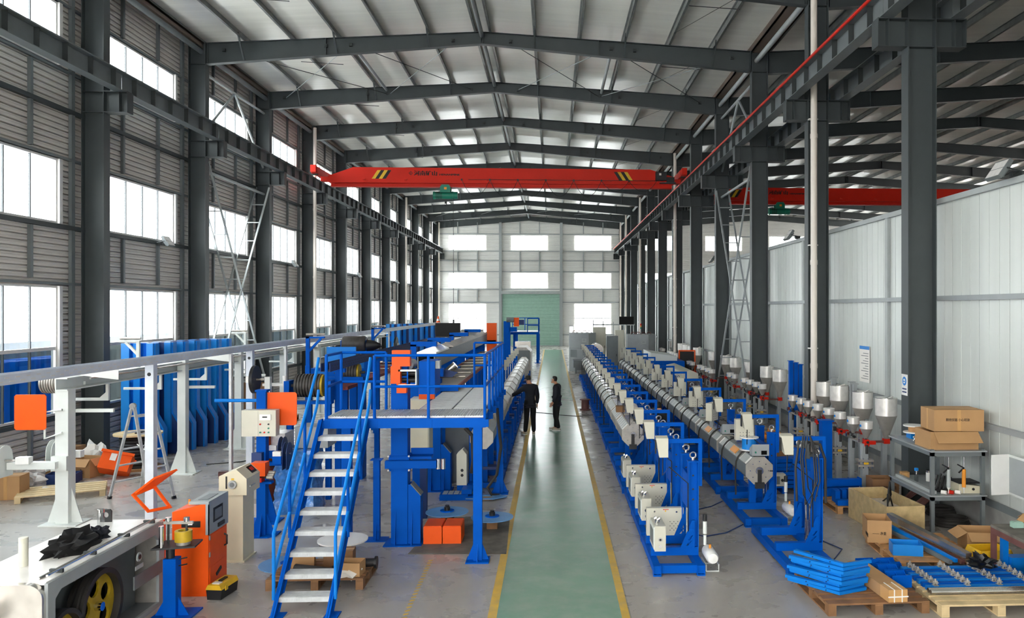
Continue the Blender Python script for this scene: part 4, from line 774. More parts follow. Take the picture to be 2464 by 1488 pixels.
# ================================================================ pallets
def pallet(name, lab, loc, rz, wd=1.2, dp=1.0, h=.14, m='wood', nb=7, grp='wooden pallets'):
    t = thing(name, lab, 'pallet', loc, rz, grp); bw = dp / (nb * 1.5 - .5)
    me = B().box(0, wd, 0, bw, h - .022, h).mesh('deck_board', m); bl = B().box(0, .1, 0, .12, .022, h - .045).mesh('block', m)
    for k in range(nb): put(me, 'deck_board', t, (0, k * bw * 1.5, random.uniform(-.002, .002)), (0, 0, random.uniform(-.006, .006)))
    for x in (0, wd / 2 - .05, wd - .1):
        B().box(x, x + .1, 0, dp, h - .044, h - .0225).ob('stringer', m, t); B().box(x, x + .1, 0, dp, 0, .021).ob('bottom_board', m, t)
        for y in (0, dp / 2 - .06, dp - .12): put(bl, 'block', t, (x, y, 0))
    return t
def carton(name, lab, loc, rz, d, m='card', open_=0, text=None, flaps=True, inner='card_dark', grp=None):
    """open or taped cardboard box, d = size"""
    t = thing(name, lab, 'cardboard box', loc, rz, grp); x, y, z = d[0]/2, d[1]/2, d[2]; w = .006
    if open_:
        B().box(-x, x, -y, y, 0, w).ob('bottom', m, t)
        for q in ((-x, x, -y, -y + w), (-x, x, y - w, y), (-x, -x + w, -y + w, y - w), (x - w, x, -y + w, y - w)): B().box(*q, w, z).ob('side', m, t)
        if flaps:
            for (p, r_, s_) in (((0, -y, z), (R(-open_), 0, 0), (2*x*.98, y*.9)), ((0, y, z), (R(180 + open_ + 20), 0, 0), (2*x*.98, y*.9))):
                o = B().box(-s_[0]/2, s_[0]/2, -s_[1], 0, -w, 0).ob('flap', m, t); o.location = p; o.rotation_euler = (-r_[0] if p[1] < 0 else R(180 - open_), 0, 0)
            for sx in (-1, 1):
                o = B().box(-x*.7, 0, -y*.97, y*.97, -w, 0).ob('flap', m, t); o.location = (sx * x, 0, z); o.rotation_euler = (0, R(-open_) if sx < 0 else R(180 + open_), 0)
    else:
        B().box(-x, x, -y, y, 0, z).ob('box', m, t); B().box(-x - .001, x + .001, -.03, .03, z - .002, z + .002).ob('tape', 'tape', t); B().box(-.03, .03, -y - .002, -y, z * .0, z).ob('tape', 'tape', t); B().box(-x - .002, -x, -.03, .03, 0, z).ob('tape', 'tape', t)
    if text:
        for (s_, lx, lz, wd, ht, face) in text:
            if face == 'f': lettering(s_, (lx, -y - .003, lz), wd, ht, t, 'ink', 'printed_text')
            else: lettering(s_, (-x - .003, -lx, lz), wd, ht, t, 'ink', 'printed_text', (R(90), 0, R(-90)))
    return t
pallet('wooden_pallet', 'brown wooden pallet loaded with parts behind the stairs', (-3.8, 10.95, 0), R(0), 1.28, .9, .15, 'wood_brown', 6)
carton('small_carton', 'small patterned carton on the pallet behind the stairs', (-3.48, 11.55, .15), R(10), (.3, .22, .2), 'card', 95, flaps=False); carton('small_carton', 'open brown carton on the pallet corner behind the stairs', (-2.72, 11.15, .15), R(-5), (.3, .25, .18), 'card', 95, flaps=False)
carton('small_carton', 'dark taped carton lying behind the white disc', (-3.0, 11.62, .151), R(4), (.4, .25, .2), 'card_dark')
for k, (a, c) in enumerate((((-3.5, 11.25, .21), (-2.95, 11.05, .21)), ((-2.95, 11.4, .21), (-2.45, 11.35, .24)))): tag(B().cyl(a, c, .055, 14).cyl(c, (c[0] + .03, c[1], c[2]), .085, 14).ob('black_pipe', 'black'), ['black pipe lying on the pallet behind the stairs', 'black pipe with flange lying toward the pallet edge'][k], 'pipe')
t = thing('round_plate', 'white round plate leaning on cartons behind the stairs', 'plate', (-3.08, 12.1, .0)); B().cyl((0, 0, .34), (0, 0, .36), .36, 32).ob('plate', 'white', t); B().cyl((0, 0, 0), (0, 0, .34), .12, 16).ob('core', 'wood_brown', t)
disc((-3.86, 12.1, .0), 'blue disc lying on the floor behind the stairs', .42)
for k in range(3): tag(B().cb((-2.95 + k * .14, 11.0 + .03 * k, .2), (.2, .12, .07), (.3 * k, .2 - .3 * k, .5 * k)).ob('foam_wrap', 'paper'), ['crumpled white wrapping on the pallet by the stair rail', 'folded white sheet on the pallet', 'white foam piece beside the open carton'][k], 'wrapping')
# ================================================================ left foreground
t = thing('capstan_cabinet', 'long stainless cabinet with white top and yellow spoked wheels inside', 'machine', (-5.4, 9.4, 0))
B().box(-5.86, -4.97, 8.22, 10.62, 1.03, 1.06).ob('table_top', 'lid_white', t, True)
B().box(-5.86, -5.8, 8.22, 10.6, 0, 1.03).ob('back_panel', 'stainless_dull', t, True); B().box(-5.8, -4.96, 10.55, 10.62, 0, 1.03).ob('end_panel', 'stainless_dull', t, True)
arc = [(-5.12 + .16 * math.cos(a), .92 + .14 * math.sin(a)) for a in [R(90 - 15 * k) for k in range(7)]]
B().ext([(-5.86, 0), (-5.86, 1.06)] + arc + [(-4.96, 0)], 'y', 8.14, 8.21).ob('front_panel', 'stainless', t, True)
arc2 = [(10.45 + .14 * math.sin(a), .92 + .14 * math.cos(a)) for a in [R(15 * k) for k in range(7)]]
B().plate([(8.2, 0), (8.2, 1.05)] + arc2 + [(10.59, 0)], [[(8.32, .06), (10.45, .06), (10.45, .84), (10.35, .93), (8.42, .93), (8.32, .86)]], 'x', -4.975, -4.94).ob('door_frame', 'grey', t, True)
B().box(-5.3, -5.26, 8.25, 10.5, .02, 1.0).ob('inner_wall', 'grey_dark', t, True); B().box(-5.3, -4.98, 8.22, 10.55, 0, .02).ob('floor_pan', 'grey_dark', t, True)
def spoked(y, z, r):
    w_ = B().lathe([(r * .86, -.09), (r, -.09), (r, -.05), (r * .95, -.04), (r, -.02), (r, .02), (r * .95, .04), (r, .05), (r, .09), (r * .86, .09), (r * .86, -.09)], 36, (-5.1, y, z), 'x').ob('wheel_rim', 'rubber', t, True)
    pl = [(y + r * .86 * math.cos(a), z + r * .86 * math.sin(a)) for a in [2 * PI * k / 32 for k in range(32)]]
    hl = [[(y + r * .52 * math.cos(b0_) + r * .24 * math.cos(a), z + r * .52 * math.sin(b0_) + r * .24 * math.sin(a)) for a in [2 * PI * k / 12 for k in range(12)]] for b0_ in [R(30 + 72 * q) for q in range(5)]]
    B().plate(pl, hl, 'x', -5.12, -5.09).ob('spoked_disc', 'wheel_yellow', t, True); B().cyl((-5.2, y, z), (-5.02, y, z), .05, 14).ob('hub', 'chrome', t, True)
spoked(9.32, .42, .42); spoked(8.62, .30, .34)
for dx in (-.06, .02): B().cyl((-5.03 + dx, 8.3, 1.09 + dx * .3), (-5.03 + dx, 10.5, 1.09 + dx * .3), .013, 8).ob('hinge_rod', 'chrome', t, True)
for y in (8.5, 9.1, 9.8, 10.4): B().box(-5.11, -4.98, y, y + .03, 1.061, 1.10).ob('rod_clamp', 'steel_dark', t, True)
for x, y, yy in ((-5.62, 10.5, 0), (-5.82, 8.26, 0)):
    B().plate([(x - .07, 1.06), (x + .07, 1.06), (x + .07, 1.2), (x + .05, 1.22), (x - .05, 1.22), (x - .07, 1.2)], [[(x + .035 * math.cos(a), 1.15 + .035 * math.sin(a)) for a in [2 * PI * k / 14 for k in range(14)]]], 'y', y, y + .02).ob('lifting_lug', 'black', t, True)
B().cyl((-4.945, 9.95, .78), (-4.93, 9.95, .78), .055, 18).ob('bearing', 'steel_light', t, True); B().cyl((-4.932, 9.95, .78), (-4.925, 9.95, .78), .03, 14).ob('bearing_hole', 'black', t, True); B().box(-4.939, -4.93, 9.86, 10.04, .64, .69).ob('name_plate', 'steel_light', t, True)
B().box(-4.94, -4.925, 9.82, 10.5, .42, .58).ob('latch_plate', 'grey_dark', t, True)
# grille tray at the front
t = thing('wire_guide', 'stainless ribbed guide tray in front of the capstan cabinet', 'guide tray', (-5.85, 7.9, 0)); fr = B().box(-.25, .3, -.2, .18, .62, .66).ob('tray', 'stainless_dull', t)
for k in range(9): B().cb((-.05, .14 - .02 * k, .70 + .03 * k * 0 + .028 * (8 - k)), (.42, .012, .018)).ob('rib', 'stainless_dull', t)
B().box(.28, .3, -.2, .18, .66, .8).box(-.25, -.22, -.2, .18, .66, .98).ob('side_plate', 'stainless', t); B().box(-.2, .2, -.1, .1, 0, .62).ob('pedestal', 'grey_dark', t)
# things on the cabinet
def bottle(lab, loc, m, r, h, capm):
    t = thing('bottle', lab, 'bottle', loc); B().lathe([(r * .95, 0), (r, .01), (r, h * .78), (r * .95, h * .8)], 18).ob('body', m, t); B().lathe([(r * 1.0, h * .8), (r * 1.0, h * .98), (r * .9, h), (0, h)], 18).ob('cap', capm, t); return t
bottle('white thermos flask on the cabinet top', (-5.52, 8.75, 1.06), 'beige', .045, .30, 'beige'); bottle('glass tea bottle with steel cap on the cabinet top', (-5.56, 10.28, 1.06), 'acrylic', .04, .22, 'chrome')
def heap(name, lab, cat, c, size, m, seed, n=60, grp=None):
    """crumpled sheet-like heap: noisy hull"""
    rn = random.Random(seed); bm = bmesh.new(); bmesh.ops.create_icosphere(bm, subdivisions=3, radius=1)
    for v in bm.verts:
        d = v.co.normalized(); k = 1 + .28 * math.sin(7 * d.x + seed) * math.sin(6 * d.y + 2 * seed) + .2 * math.sin(11 * d.z + 5 * d.x) + rn.uniform(-.04, .04)
        v.co = Vector((d.x * size[0] * k, d.y * size[1] * k, max(0, d.z * size[2] * k * .9 + size[2] * .25)))
    me = bpy.data.meshes.new(name); bm.to_mesh(me); bm.free(); me.materials.append(MT[m]); me.polygons.foreach_set('use_smooth', [True] * len(me.polygons)); me.set_sharp_from_angle(angle=R(28)); o = put(me, name, None, c); return tag(o, lab, cat, grp)
heap('black_jacket', 'heap of black clothing lying on the white cabinet top', 'clothing', (-5.36, 9.35, 1.06), (.17, .36, .16), 'cloth_black', 2); heap('black_jacket', 'dark folded garment beside the black clothing on the cabinet', 'clothing', (-5.32, 9.78, 1.06), (.1, .12, .12), 'cloth_navy', 5)
# orange hinged lid frame and the box it belongs to
t = thing('orange_cabinet', 'orange hinged lid frame standing open behind the stainless cabinet', 'machine cover', (-5.35, 11.05, 0))
B().box(-.3, .05, -.1, .35, 0, .86).ob('box', 'orange', t)
def rim(p0, p1, p2, p3, bw, th, nm):
    """flat rectangular frame through four corners"""
    c = [Vector(q) for q in (p0, p1, p2, p3)]; m_ = sum(c, Vector()) / 4; n = (c[1] - c[0]).cross(c[2] - c[0]).normalized() * th; b = B()
    for k in range(4):
        a, e = c[k], c[(k+1) % 4]; ia, ie = a.lerp(m_, bw), e.lerp(m_, bw); b.prism([a, e, ie, ia], n)
    return b.ob(nm, 'orange', t)
rim((-0.14, -0.2, 1.32), (0.05, -0.15, 1.07), (0.24, 0.1, 1.07), (-0.01, 0.15, 1.37), .22, .03, 'lid_frame')
c = [Vector(q) for q in ((-0.14, -0.2, 1.32), (-0.01, 0.15, 1.37), (0.17, 0.4, 1.54), (0.04, 0.05, 1.5))]; B().prism(c, (c[1] - c[0]).cross(c[2] - c[0]).normalized() * .03).ob('lid', 'orange', t)
# orange cabinet
t = thing('orange_cabinet', 'orange machine cabinet with grey window hood and drawers', 'cabinet', (-4.7, 10.8, 0))
B().ext([(-.24, .03), (.22, .03), (.22, 1.0), (.22, 1.22), (-.24, 1.1)], 'y', 0, .6).ob('body', 'orange', t); B().box(-.24, .22, -.005, .605, 0, .03).ob('plinth', 'orange', t)
B().box(-.02, .235, -.012, .615, 1.2, 1.235).box(.19, .235, -.012, .0, .8, 1.2).box(.222, .235, -.012, .615, .8, 1.2).ob('window_hood', 'grey', t)
B().box(.2355, .24, .12, .42, .93, 1.12).ob('hood_window', 'black', t); B().box(.241, .243, .16, .38, .96, 1.09).ob('window_glass', 'grey_dark', t); B().box(.05, .17, .1, .45, 1.236, 1.24).ob('top_window', 'grey_dark', t)
B().box(-.12, .12, -.004, 0, .9, .98).ob('slot', 'black', t); B().cyl((-.03, -.02, .94), (.03, -.02, .94), .014, 8).ob('fitting', 'chrome', t)
B().box(.222, .226, .03, .58, .42, .78).ob('door', 'orange', t); B().tube([(.222, .5, .52), (.262, .5, .54), (.262, .5, .66), (.222, .5, .68)], .012, 6).ob('handle', 'black', t); B().box(.222, .228, .04, .57, .08, .36).ob('drawer', 'orange', t); B().cb((.232, .3, .24), (.02, .16, .04), (R(20), 0, 0)).ob('drawer_pull', 'black', t); B().cb((.242, .36, .86), (.02, .2, .05)).ob('hood_pull', 'black', t)
for x in (-.15, -.02): B().cyl((x, .3, 1.12), (x, .3, 1.2), .015, 8).ob('oil_cap', 'amber', t)
for z in (.5, .72): B().box(.222, .23, .02, .05, z, z + .06).ob('hinge', 'steel_light', t)
t = thing('tool_box', 'black tool box with yellow lid on the floor by the orange cabinet', 'tool box', (-4.32, 10.85, 0), R(-8)); B().ext([(-.09, 0), (.09, 0), (.105, .13), (-.105, .13)], 'y', -.2, .2).ob('body', 'black', t); B().ext([(-.11, .13), (.11, .13), (.08, .19), (-.08, .19)], 'y', -.21, .21).ob('lid', 'yellow', t); B().box(-.02, .02, -.06, .1, .19, .21).ob('handle', 'black', t); B().box(-.05, .05, -.16, -.08, .1905, .2).ob('label', 'white', t); B().box(.106, .115, -.12, -.06, .1, .16).ob('latch', 'yellow', t)
t = thing('beige_machine', 'beige pillar machine with sloped keypad head beside the orange cabinet', 'machine', (-4.7, 12.2, 0))
B().box(-.14, .13, .03, .47, .02, 1.0).ob('pillar', 'cream', t); B().box(-.19, .16, 0, .5, 0, .02).ob('base_plate', 'cream', t); B().ext([(-.2, 1.0), (.2, 1.0), (.2, 1.24), (.05, 1.38), (-.2, 1.28)], 'y', -.02, .52).ob('head', 'cream', t)
B().cyl((-.0, -.05, 1.16), (0, -.02, 1.16), .06, 20).ob('ring', 'steel_light', t); B().cyl((0, -.054, 1.16), (0, -.049, 1.16), .035, 16).ob('knob', 'grey_dark', t); B().box(-.1, -.08, -.03, -.02, 1.1, 1.28).ob('slider', 'black', t); kb = B().cb((.125, .38, 1.312), (.13, .2, .008), (0, R(43), 0)).ob('keypad', 'black', t); B().cb((.13, .38, 1.32), (.06, .1, .006), (0, R(43), 0)).ob('display', 'red', t); B().box(-.02, .02, -.023, -.02, 1.225, 1.25).ob('warning_mark', 'yellow', t); B().box(.2005, .215, .1, .3, 1.1, 1.12).ob('handle', 'steel_light', t)
t = thing('tape_stand', 'blue pedestal with a black table holding a yellow tape roll', 'machine stand', (-4.62, 10.1, 0))
B().box(-.075, .075, -.075, .075, .02, .72).ob('post', 'blue', t); B().box(-.22, .26, -.2, .26, 0, .02).ob('base_plate', 'blue', t); B().ext([(.075, .02), (.2, .02), (.075, .24)], 'y', -.006, .006).ext([(-.075, .02), (-.2, .02), (-.075, .24)], 'y', -.006, .006).ob('gusset', 'blue', t); B().cyl((-.02, 0, .72), (-.02, 0, .84), .05, 14).ob('column', 'black', t); B().prism([(-.2, -.12, .84), (.28, -.02, .84), (.24, .3, .84), (-.2, .26, .84)], (0, 0, .02)).ob('table', 'black', t)
B().lathe([(.06, 0), (.1, 0), (.1, .13), (.06, .13), (.06, 0)], 24, (.1, .08, .9)).ob('tape_roll', 'wheel_yellow', t); B().cyl((-.1, -.06, .86), (-.1, -.06, 1.12), .03, 14).ob('guide_roller', 'chrome', t); B().cyl((.1, .08, .86), (.1, .08, .9), .08, 16).ob('chuck', 'stainless_dull', t); B().box(-.15, .2, .1, .14, 1.1, 1.13).ob('bridge', 'stainless_dull', t)
for x in (-.1, .12): B().cyl((x, .12, 1.13), (x, .12, 1.18), .035, 12).ob('knob', 'chrome', t); B().cyl((x, .12, .86), (x, .12, 1.1), .014, 8).ob('bridge_pin', 'steel_dark', t)
for z in (.62, .7): B().cyl((.08, 0, z), (.18, 0, z + .02), .008, 6).ob('lever', 'black', t)
# ================================================================ pale frame line along the window side
LX = -8.5
t = thing('conveyor_frame', 'long pale steel frame line with hooked arms and an orange guard plate', 'machine frame', (LX, 14.6, 0))
def pale_post(x, y, wd, h, base=True, par=t):
    B().box(x - wd/2, x + wd/2, y - wd/2, y + wd/2, .02, h).ob('post', 'white_metal', par, True)
    if base:
        B().box(x - .32, x + .32, y - .25, y + .25, 0, .02).ob('base_plate', 'white_metal', par, True)
        for s_ in (-1, 1): B().ext([(x + s_ * wd/2, .02), (x + s_ * .3, .02), (x + s_ * .22, .25), (x + s_ * wd/2, .62)], 'y', y - .01, y + .01).ob('gusset', 'white_metal', par, True)
pale_post(LX, 14.6, .22, 2.33)
for y in (18.9, 22.2, 25.8, 29.5, 33.5, 38): pale_post(LX + .1, y, .18, 2.6, True)
B().box(LX - .09, LX - .07, 14.45, 42, 2.33, 2.55).box(LX - .07, LX + .12, 14.45, 42, 2.33, 2.35).box(LX - .07, LX + .12, 14.45, 42, 2.53, 2.55).ob('beam', 'white_metal', t, True); B().cyl((LX + .2, 15, 2.5), (LX + .2, 42, 2.5), .02, 8).ob('rod', 'stainless', t, True)
for y in (15.9, 18.0, 20.3, 23.4, 27): B().box(LX + .0, LX + .05, y - .025, y + .025, 2.05, 2.33).box(LX - .75, LX + .05, y - .025, y + .025, 2.0, 2.05).ext([(LX - .12, 2.05), (LX, 2.05), (LX, 2.16)], 'y', y - .02, y + .02).ob('hook_arm', 'white_metal', t, True)
for y in (14.75, 19.05, 22.35): B().box(LX + .1, LX + .75, y - .03, y + .03, 1.92, 1.98).ob('side_arm', 'white_metal', t, True)
for y in (17.1, 22.9): B().box(LX - .03, LX + .03, y - .03, y + .03, 2.55, 3.1).box(LX - .36, LX + .04, y - .04, y + .04, 3.06, 3.1).bar((LX, y, 2.8), (LX - .25, y, 3.06), .05).ob('roller_bracket', 'white_metal', t, True); B().cyl((LX - .36, y, 3.14), (LX + .05, y, 3.14), .03, 10).ob('roller', 'stainless', t, True)
gp = B().ext([(-9.25 + a, 1.66 + c) for a, c in ((.03, 0), (.5, 0), (.53, .03), (.53, .58), (.5, .61), (.03, .61), (0, .58), (0, .03))], 'y', 14.42, 14.435); gp.ob('guard_plate', 'orange', t, True)
B().tube([(LX + .02, 14.47, 2.0), (LX - .27, 14.47, 1.96), (LX - .27, 14.47, 1.5), (LX + .02, 14.47, 1.6)], .022, 6).ob('loop_handle', 'white_metal', t, True)
B().box(-9.3, LX, 14.3, 14.44, 1.0, 1.12).box(LX - .13, LX + .13, 14.4, 14.49, .95, 1.2).ob('wheel_arm', 'white_metal', t, True)
def dguard(x, y): 
    pl = [(y - .2, .88), (y + .2, .88), (y + .2, 1.2)] + [(y + .2 * math.cos(a), 1.2 + .22 * math.sin(a)) for a in [R(15 * k) for k in range(1, 12)]] + [(y - .2, 1.2)]
    for dx in (0, .09): B().ext(pl, 'x', x + dx, x + dx + .008).ob('wheel_guard', 'white_metal', t, True)
    B().cyl((x, y, 1.16), (x + .45, y, 1.16), .02, 10).ob('axle', 'stainless', t, True); B().box(x + .3, x + .52, y - .06, y + .06, 1.1, 1.22).ob('bearing_block', 'white', t, True)
dguard(-9.42, 14.3); dguard(-8.9, 14.9)
t = thing('striped_roll', 'grey ribbed roll hanging behind the orange guard plate', 'roll', (-8.95, 15.3, 2.4)); rp = []
for k in range(9): rp += [(.2, k * .045), (.2, k * .045 + .03), (.17, k * .045 + .032), (.17, k * .045 + .043)]
B().lathe([(.03, 0)] + rp + [(.03, .41)], 24, (-.32, 0, 0), 'x').ob('ribbed_drum', 'stainless_dull', t); B().lathe([(.03, 0), (.2, 0), (.2, .02), (.03, .02)], 24, (.1, 0, 0), 'x').ob('end_wheel', 'black', t); B().box(.12, .42, -.03, .03, -.04, .02).ob('axle_arm', 'white_metal', t)
# cable tray on strut posts
TX = -6.3
t = thing('cable_tray', 'long perforated galvanised cable tray on strut posts', 'cable tray', (TX, 8, 0))
B().box(TX - .1, TX - .094, 7.4, 46, 2.88, 3.0).box(TX + .094, TX + .1, 7.4, 46, 2.88, 3.0).box(TX - .094, TX + .094, 7.4, 46, 2.88, 2.886).ob('tray', 'galv_blue', t, True); sl_ = B()
for k in range(200): sl_.box(TX + .1, TX + .1015, 7.6 + k * .19 + .0, 7.68 + k * .19, 2.955, 2.968).box(TX + .1, TX + .1015, 7.69 + k * .19, 7.77 + k * .19, 2.912, 2.925)
tag(sl_.ob('slots', 'frame_white', t, True), kind='stuff')  # pale strips painted for the brightness seen through the perforations
for y in (15.9, 19.1, 26.8, 31): 
    B().box(TX + .11, TX + .115, y - .05, y + .05, 0, 2.88).box(TX + .115, TX + .16, y - .05, y - .045, 0, 2.88).box(TX + .115, TX + .16, y + .045, y + .05, 0, 2.88).ob('strut_post', 'galv', t, True); s2 = B()
    for k in range(26): s2.box(TX + .105, TX + .111, y - .012, y + .012, .1 + k * .108, .15 + k * .108)
    tag(s2.ob('strut_slots', 'grey_dark', t, True), kind='stuff')
for y in (13.1, 17.3): B().box(TX - .08, TX + .05, y - .065, y + .065, 0, 2.88).ob('square_post', 'galv_blue', t, True); B().cyl((TX - .015, y - .067, 2.72), (TX - .015, y - .06, 2.72), .03, 12).ob('hole', 'black', t, True)
for y in (12.3, 16.4, 22.5, 30): B().ext([(TX - .1, 2.88), (TX - .9, 2.80), (TX - .1, 2.70)], 'y', y, y + .006).ob('cantilever', 'white_metal', t, True)
# ================================================================ stored blue machine frames
def bframe(loc, lab, h=2.88, first=False, grp='blue machine frames stored by the window wall'):
    t = thing('machine_chassis', lab, 'machine chassis', loc, 0, grp)
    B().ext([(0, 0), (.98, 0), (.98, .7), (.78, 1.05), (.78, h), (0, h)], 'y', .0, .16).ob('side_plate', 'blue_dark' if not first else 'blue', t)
    for x0, x1, m in ((0, .2, 'blue_bright'), (.3, .46, 'blue_light'), (.62, .78, 'blue_bright')): B().box(x0, x1, -.08, 0, .0 if x0 == 0 else .3, h).ob('channel', m, t)
    B().ext([(.78, 1.05), (.98, .7), (.98, .0), (1.02, 0), (1.02, .72), (.82, 1.07), (.82, h), (.78, h)], 'y', -.02, .18).ob('edge_flange', 'blue_light', t); B().box(.2, .3, -.05, 0, 1.9, 2.2).ob('lug', 'blue', t)
    return t
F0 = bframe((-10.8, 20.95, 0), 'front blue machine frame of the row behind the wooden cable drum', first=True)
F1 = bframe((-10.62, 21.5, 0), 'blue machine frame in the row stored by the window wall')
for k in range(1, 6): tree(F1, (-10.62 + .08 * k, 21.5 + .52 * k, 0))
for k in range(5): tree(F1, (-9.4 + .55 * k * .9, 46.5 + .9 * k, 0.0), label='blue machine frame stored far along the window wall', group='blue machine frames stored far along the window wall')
# cable drum
t = thing('cable_drum', 'cable drum of black cable with pale wooden top flange', 'cable drum', (-9.72, 19.55, 0))
B().cyl((0, 0, .0), (0, 0, .05), .5, 32).ob('bottom_flange', 'wood', t); B().cyl((0, 0, .80), (0, 0, .84), .52, 36).ob('top_flange', 'wood_pale', t); B().lathe([(.4, .05)] + [(.4 - .02 * (k % 2), .08 + k * .036) for k in range(20)] + [(.4, .79)], 28).ob('cable_winding', 'black', t)
tag(B().cb((-9.6, 19.4, .865), (.22, .06, .05), (0, 0, .5)).cb((-9.52, 19.36, .87), (.08, .1, .06)).ob('hand_tool', 'black'), 'black hand tool lying on the wooden drum top', 'tool')
# folding ladder
t = thing('folding_ladder', 'aluminium folding ladder standing astride the floor', 'ladder', (-8.1, 16.4, 0))
def ladder_side(f1, f2, t1, t2):
    f1, f2, t1, t2 = map(Vector, (f1, f2, t1, t2))
    for a, c in ((f1, t1), (f2, t2)): B().bar(a + (c - a) * .03, c, .055, .03).ob('stile', 'galv', t, True); B().bar(a, a + (c - a) * .03, .07, .05).ob('foot', 'black', t, True)
    for k in range(1, 6): u = k / 5.6; B().bar(f1.lerp(t1, u), f2.lerp(t2, u), .03).ob('rung', 'galv', t, True)
ladder_side((-8.72, 16.42, 0), (-8.4, 17.0, 0), (-8.2, 16.25, 1.84), (-8.02, 16.62, 1.84)); ladder_side((-7.68, 15.93, 0), (-7.44, 16.36, 0), (-8.14, 16.22, 1.84), (-7.96, 16.59, 1.84))
for p in ((-8.17, 16.23, 1.85), (-7.99, 16.6, 1.85)): B().cyl((p[0], p[1] - .03, p[2]), (p[0], p[1] + .03, p[2]), .06, 14).ob('hinge', 'steel_light', t, True)
tag(B().tube([(-8.35, 16.75, 1.02), (-8.1, 16.5, .96), (-7.9, 16.4, .99), (-7.7, 16.3, 1.0)], .01, 6).ob('white_rope', 'white'), 'white rope tied across the folding ladder', 'rope')
tag(B().cb((-7.1, 18.3, .08), (.5, .14, .13), (0, 0, R(15))).cb((-7.1, 18.3, .152), (.5, .1, .01), (0, 0, R(15))).ob('timber_block', 'brown_metal'), 'dark square steel block lying on the open floor', 'block')
# clutter under the side windows
pallet('wooden_pallet', 'pale empty pallet lying flat behind the pale post', (-10.3, 16.05, 0), R(26), 1.5, .95, .13, 'wood_pale', 5); pallet('wooden_pallet', 'brown pallet edge near the cardboard box by the side wall', (-11.15, 14.1, 0), R(20), 1.2, .8, .16, 'wood_brown', 5)
carton('cardboard_box', 'tall brown cardboard box on the floor by the side wall', (-10.72, 16.6, 0), R(8), (.5, .4, .46), 'card'); carton('cardboard_box', 'open cardboard box with flaps beside the orange crate', (-10.42, 18.7, 0), R(-12), (.55, .45, .42), 'card', 50, [('▲', .0, .1, .1, .1, 'f')]); carton('cardboard_box', 'cardboard box with green stripe behind the pale post', (-11.05, 18.75, .0), R(5), (.42, .4, .4), 'card'); carton('cardboard_box', 'dark brown box far under the window among the sacks', (-11.2, 19.5, 0), R(0), (.4, .4, .55), 'card_dark')
t = thing('orange_crate', 'orange plastic crate tipped up beside the cardboard boxes', 'crate', (-9.72, 18.45, 0), R(15)); o = B().box(-.3, .3, -.22, -.2, 0, .42).box(-.3, .3, .2, .22, 0, .42).box(-.3, -.28, -.2, .2, 0, .42).box(.28, .3, -.2, .2, 0, .42).box(-.28, .28, -.2, .2, 0, .02).box(-.33, .33, -.25, -.22, .36, .42).box(-.33, .33, .22, .25, .36, .42).ob('crate_body', 'orange', t); o.rotation_euler = (R(-28), R(14), 0); o.location = (0, 0, .12); o2 = B().box(-.12, .0, -.232, -.222, .2, .36).ob('paper_label', 'paper', t); o2.rotation_euler = o.rotation_euler; o2.location = o.location
t = thing('blue_bin', 'dark blue plastic bin beside the cardboard boxes', 'bin', (-10.55, 18.05, 0), R(10)); B().box(-.3, .3, -.2, -.18, 0, .2).box(-.3, .3, .18, .2, 0, .2).box(-.3, -.28, -.18, .18, 0, .2).box(.28, .3, -.18, .18, 0, .2).box(-.28, .28, -.18, .18, 0, .02).ob('bin_body', 'blue_dark', t)
for k, (p, s_, m, lab) in enumerate([((-11.35, 17.0, 0), (.35, .3, .3), 'bag_clear', 'clear plastic sheeting heaped by the side wall'), ((-10.95, 17.6, 0), (.28, .25, .28), 'bag_clear', 'clear plastic bags heaped behind the flat pallet'), ((-11.35, 18.1, 0), (.3, .3, .42), 'bag_clear', 'tall heap of plastic wrapping under the window'), ((-10.75, 19.65, 0), (.36, .3, .5), 'paper', 'pile of white sacks behind the cardboard boxes'), ((-11.35, 16.2, 0), (.3, .35, .22), 'bag_clear', 'grey plastic wrapping beside the tall cardboard box'), ((-10.2, 16.9, 0), (.16, .14, .12), 'bag_clear', 'small plastic bag next to the tall cardboard box')]): heap('plastic_heap', lab, 'plastic', p, s_, m, 11 + k)
heap('white_sack', 'white sack on boards beyond the blue machine frames', 'sack', (-9.3, 27.2, .2), (.32, .22, .12), 'paper', 31); pallet('wooden_pallet', 'pallet with boards beyond the blue machine frames', (-10.0, 26.6, 0), R(10), 1.6, 1.3, .15, 'wood_brown', 6)
carton('cardboard_box', 'open carton standing beyond the blue machine frames', (-9.5, 28.4, 0), R(10), (.6, .5, .75), 'card', 60); carton('cardboard_box', 'flat brown carton on the floor by the last blue frame', (-9.15, 25.2, 0), R(6), (.75, .5, .3), 'card_dark'); tag(B().cb((-10.4, 28.6, .6), (.9, .05, 1.2), (R(-14), 0, R(6))).ob('cardboard_sheet', 'card_dark'), 'big brown cardboard sheet leaning against the side wall', 'cardboard')
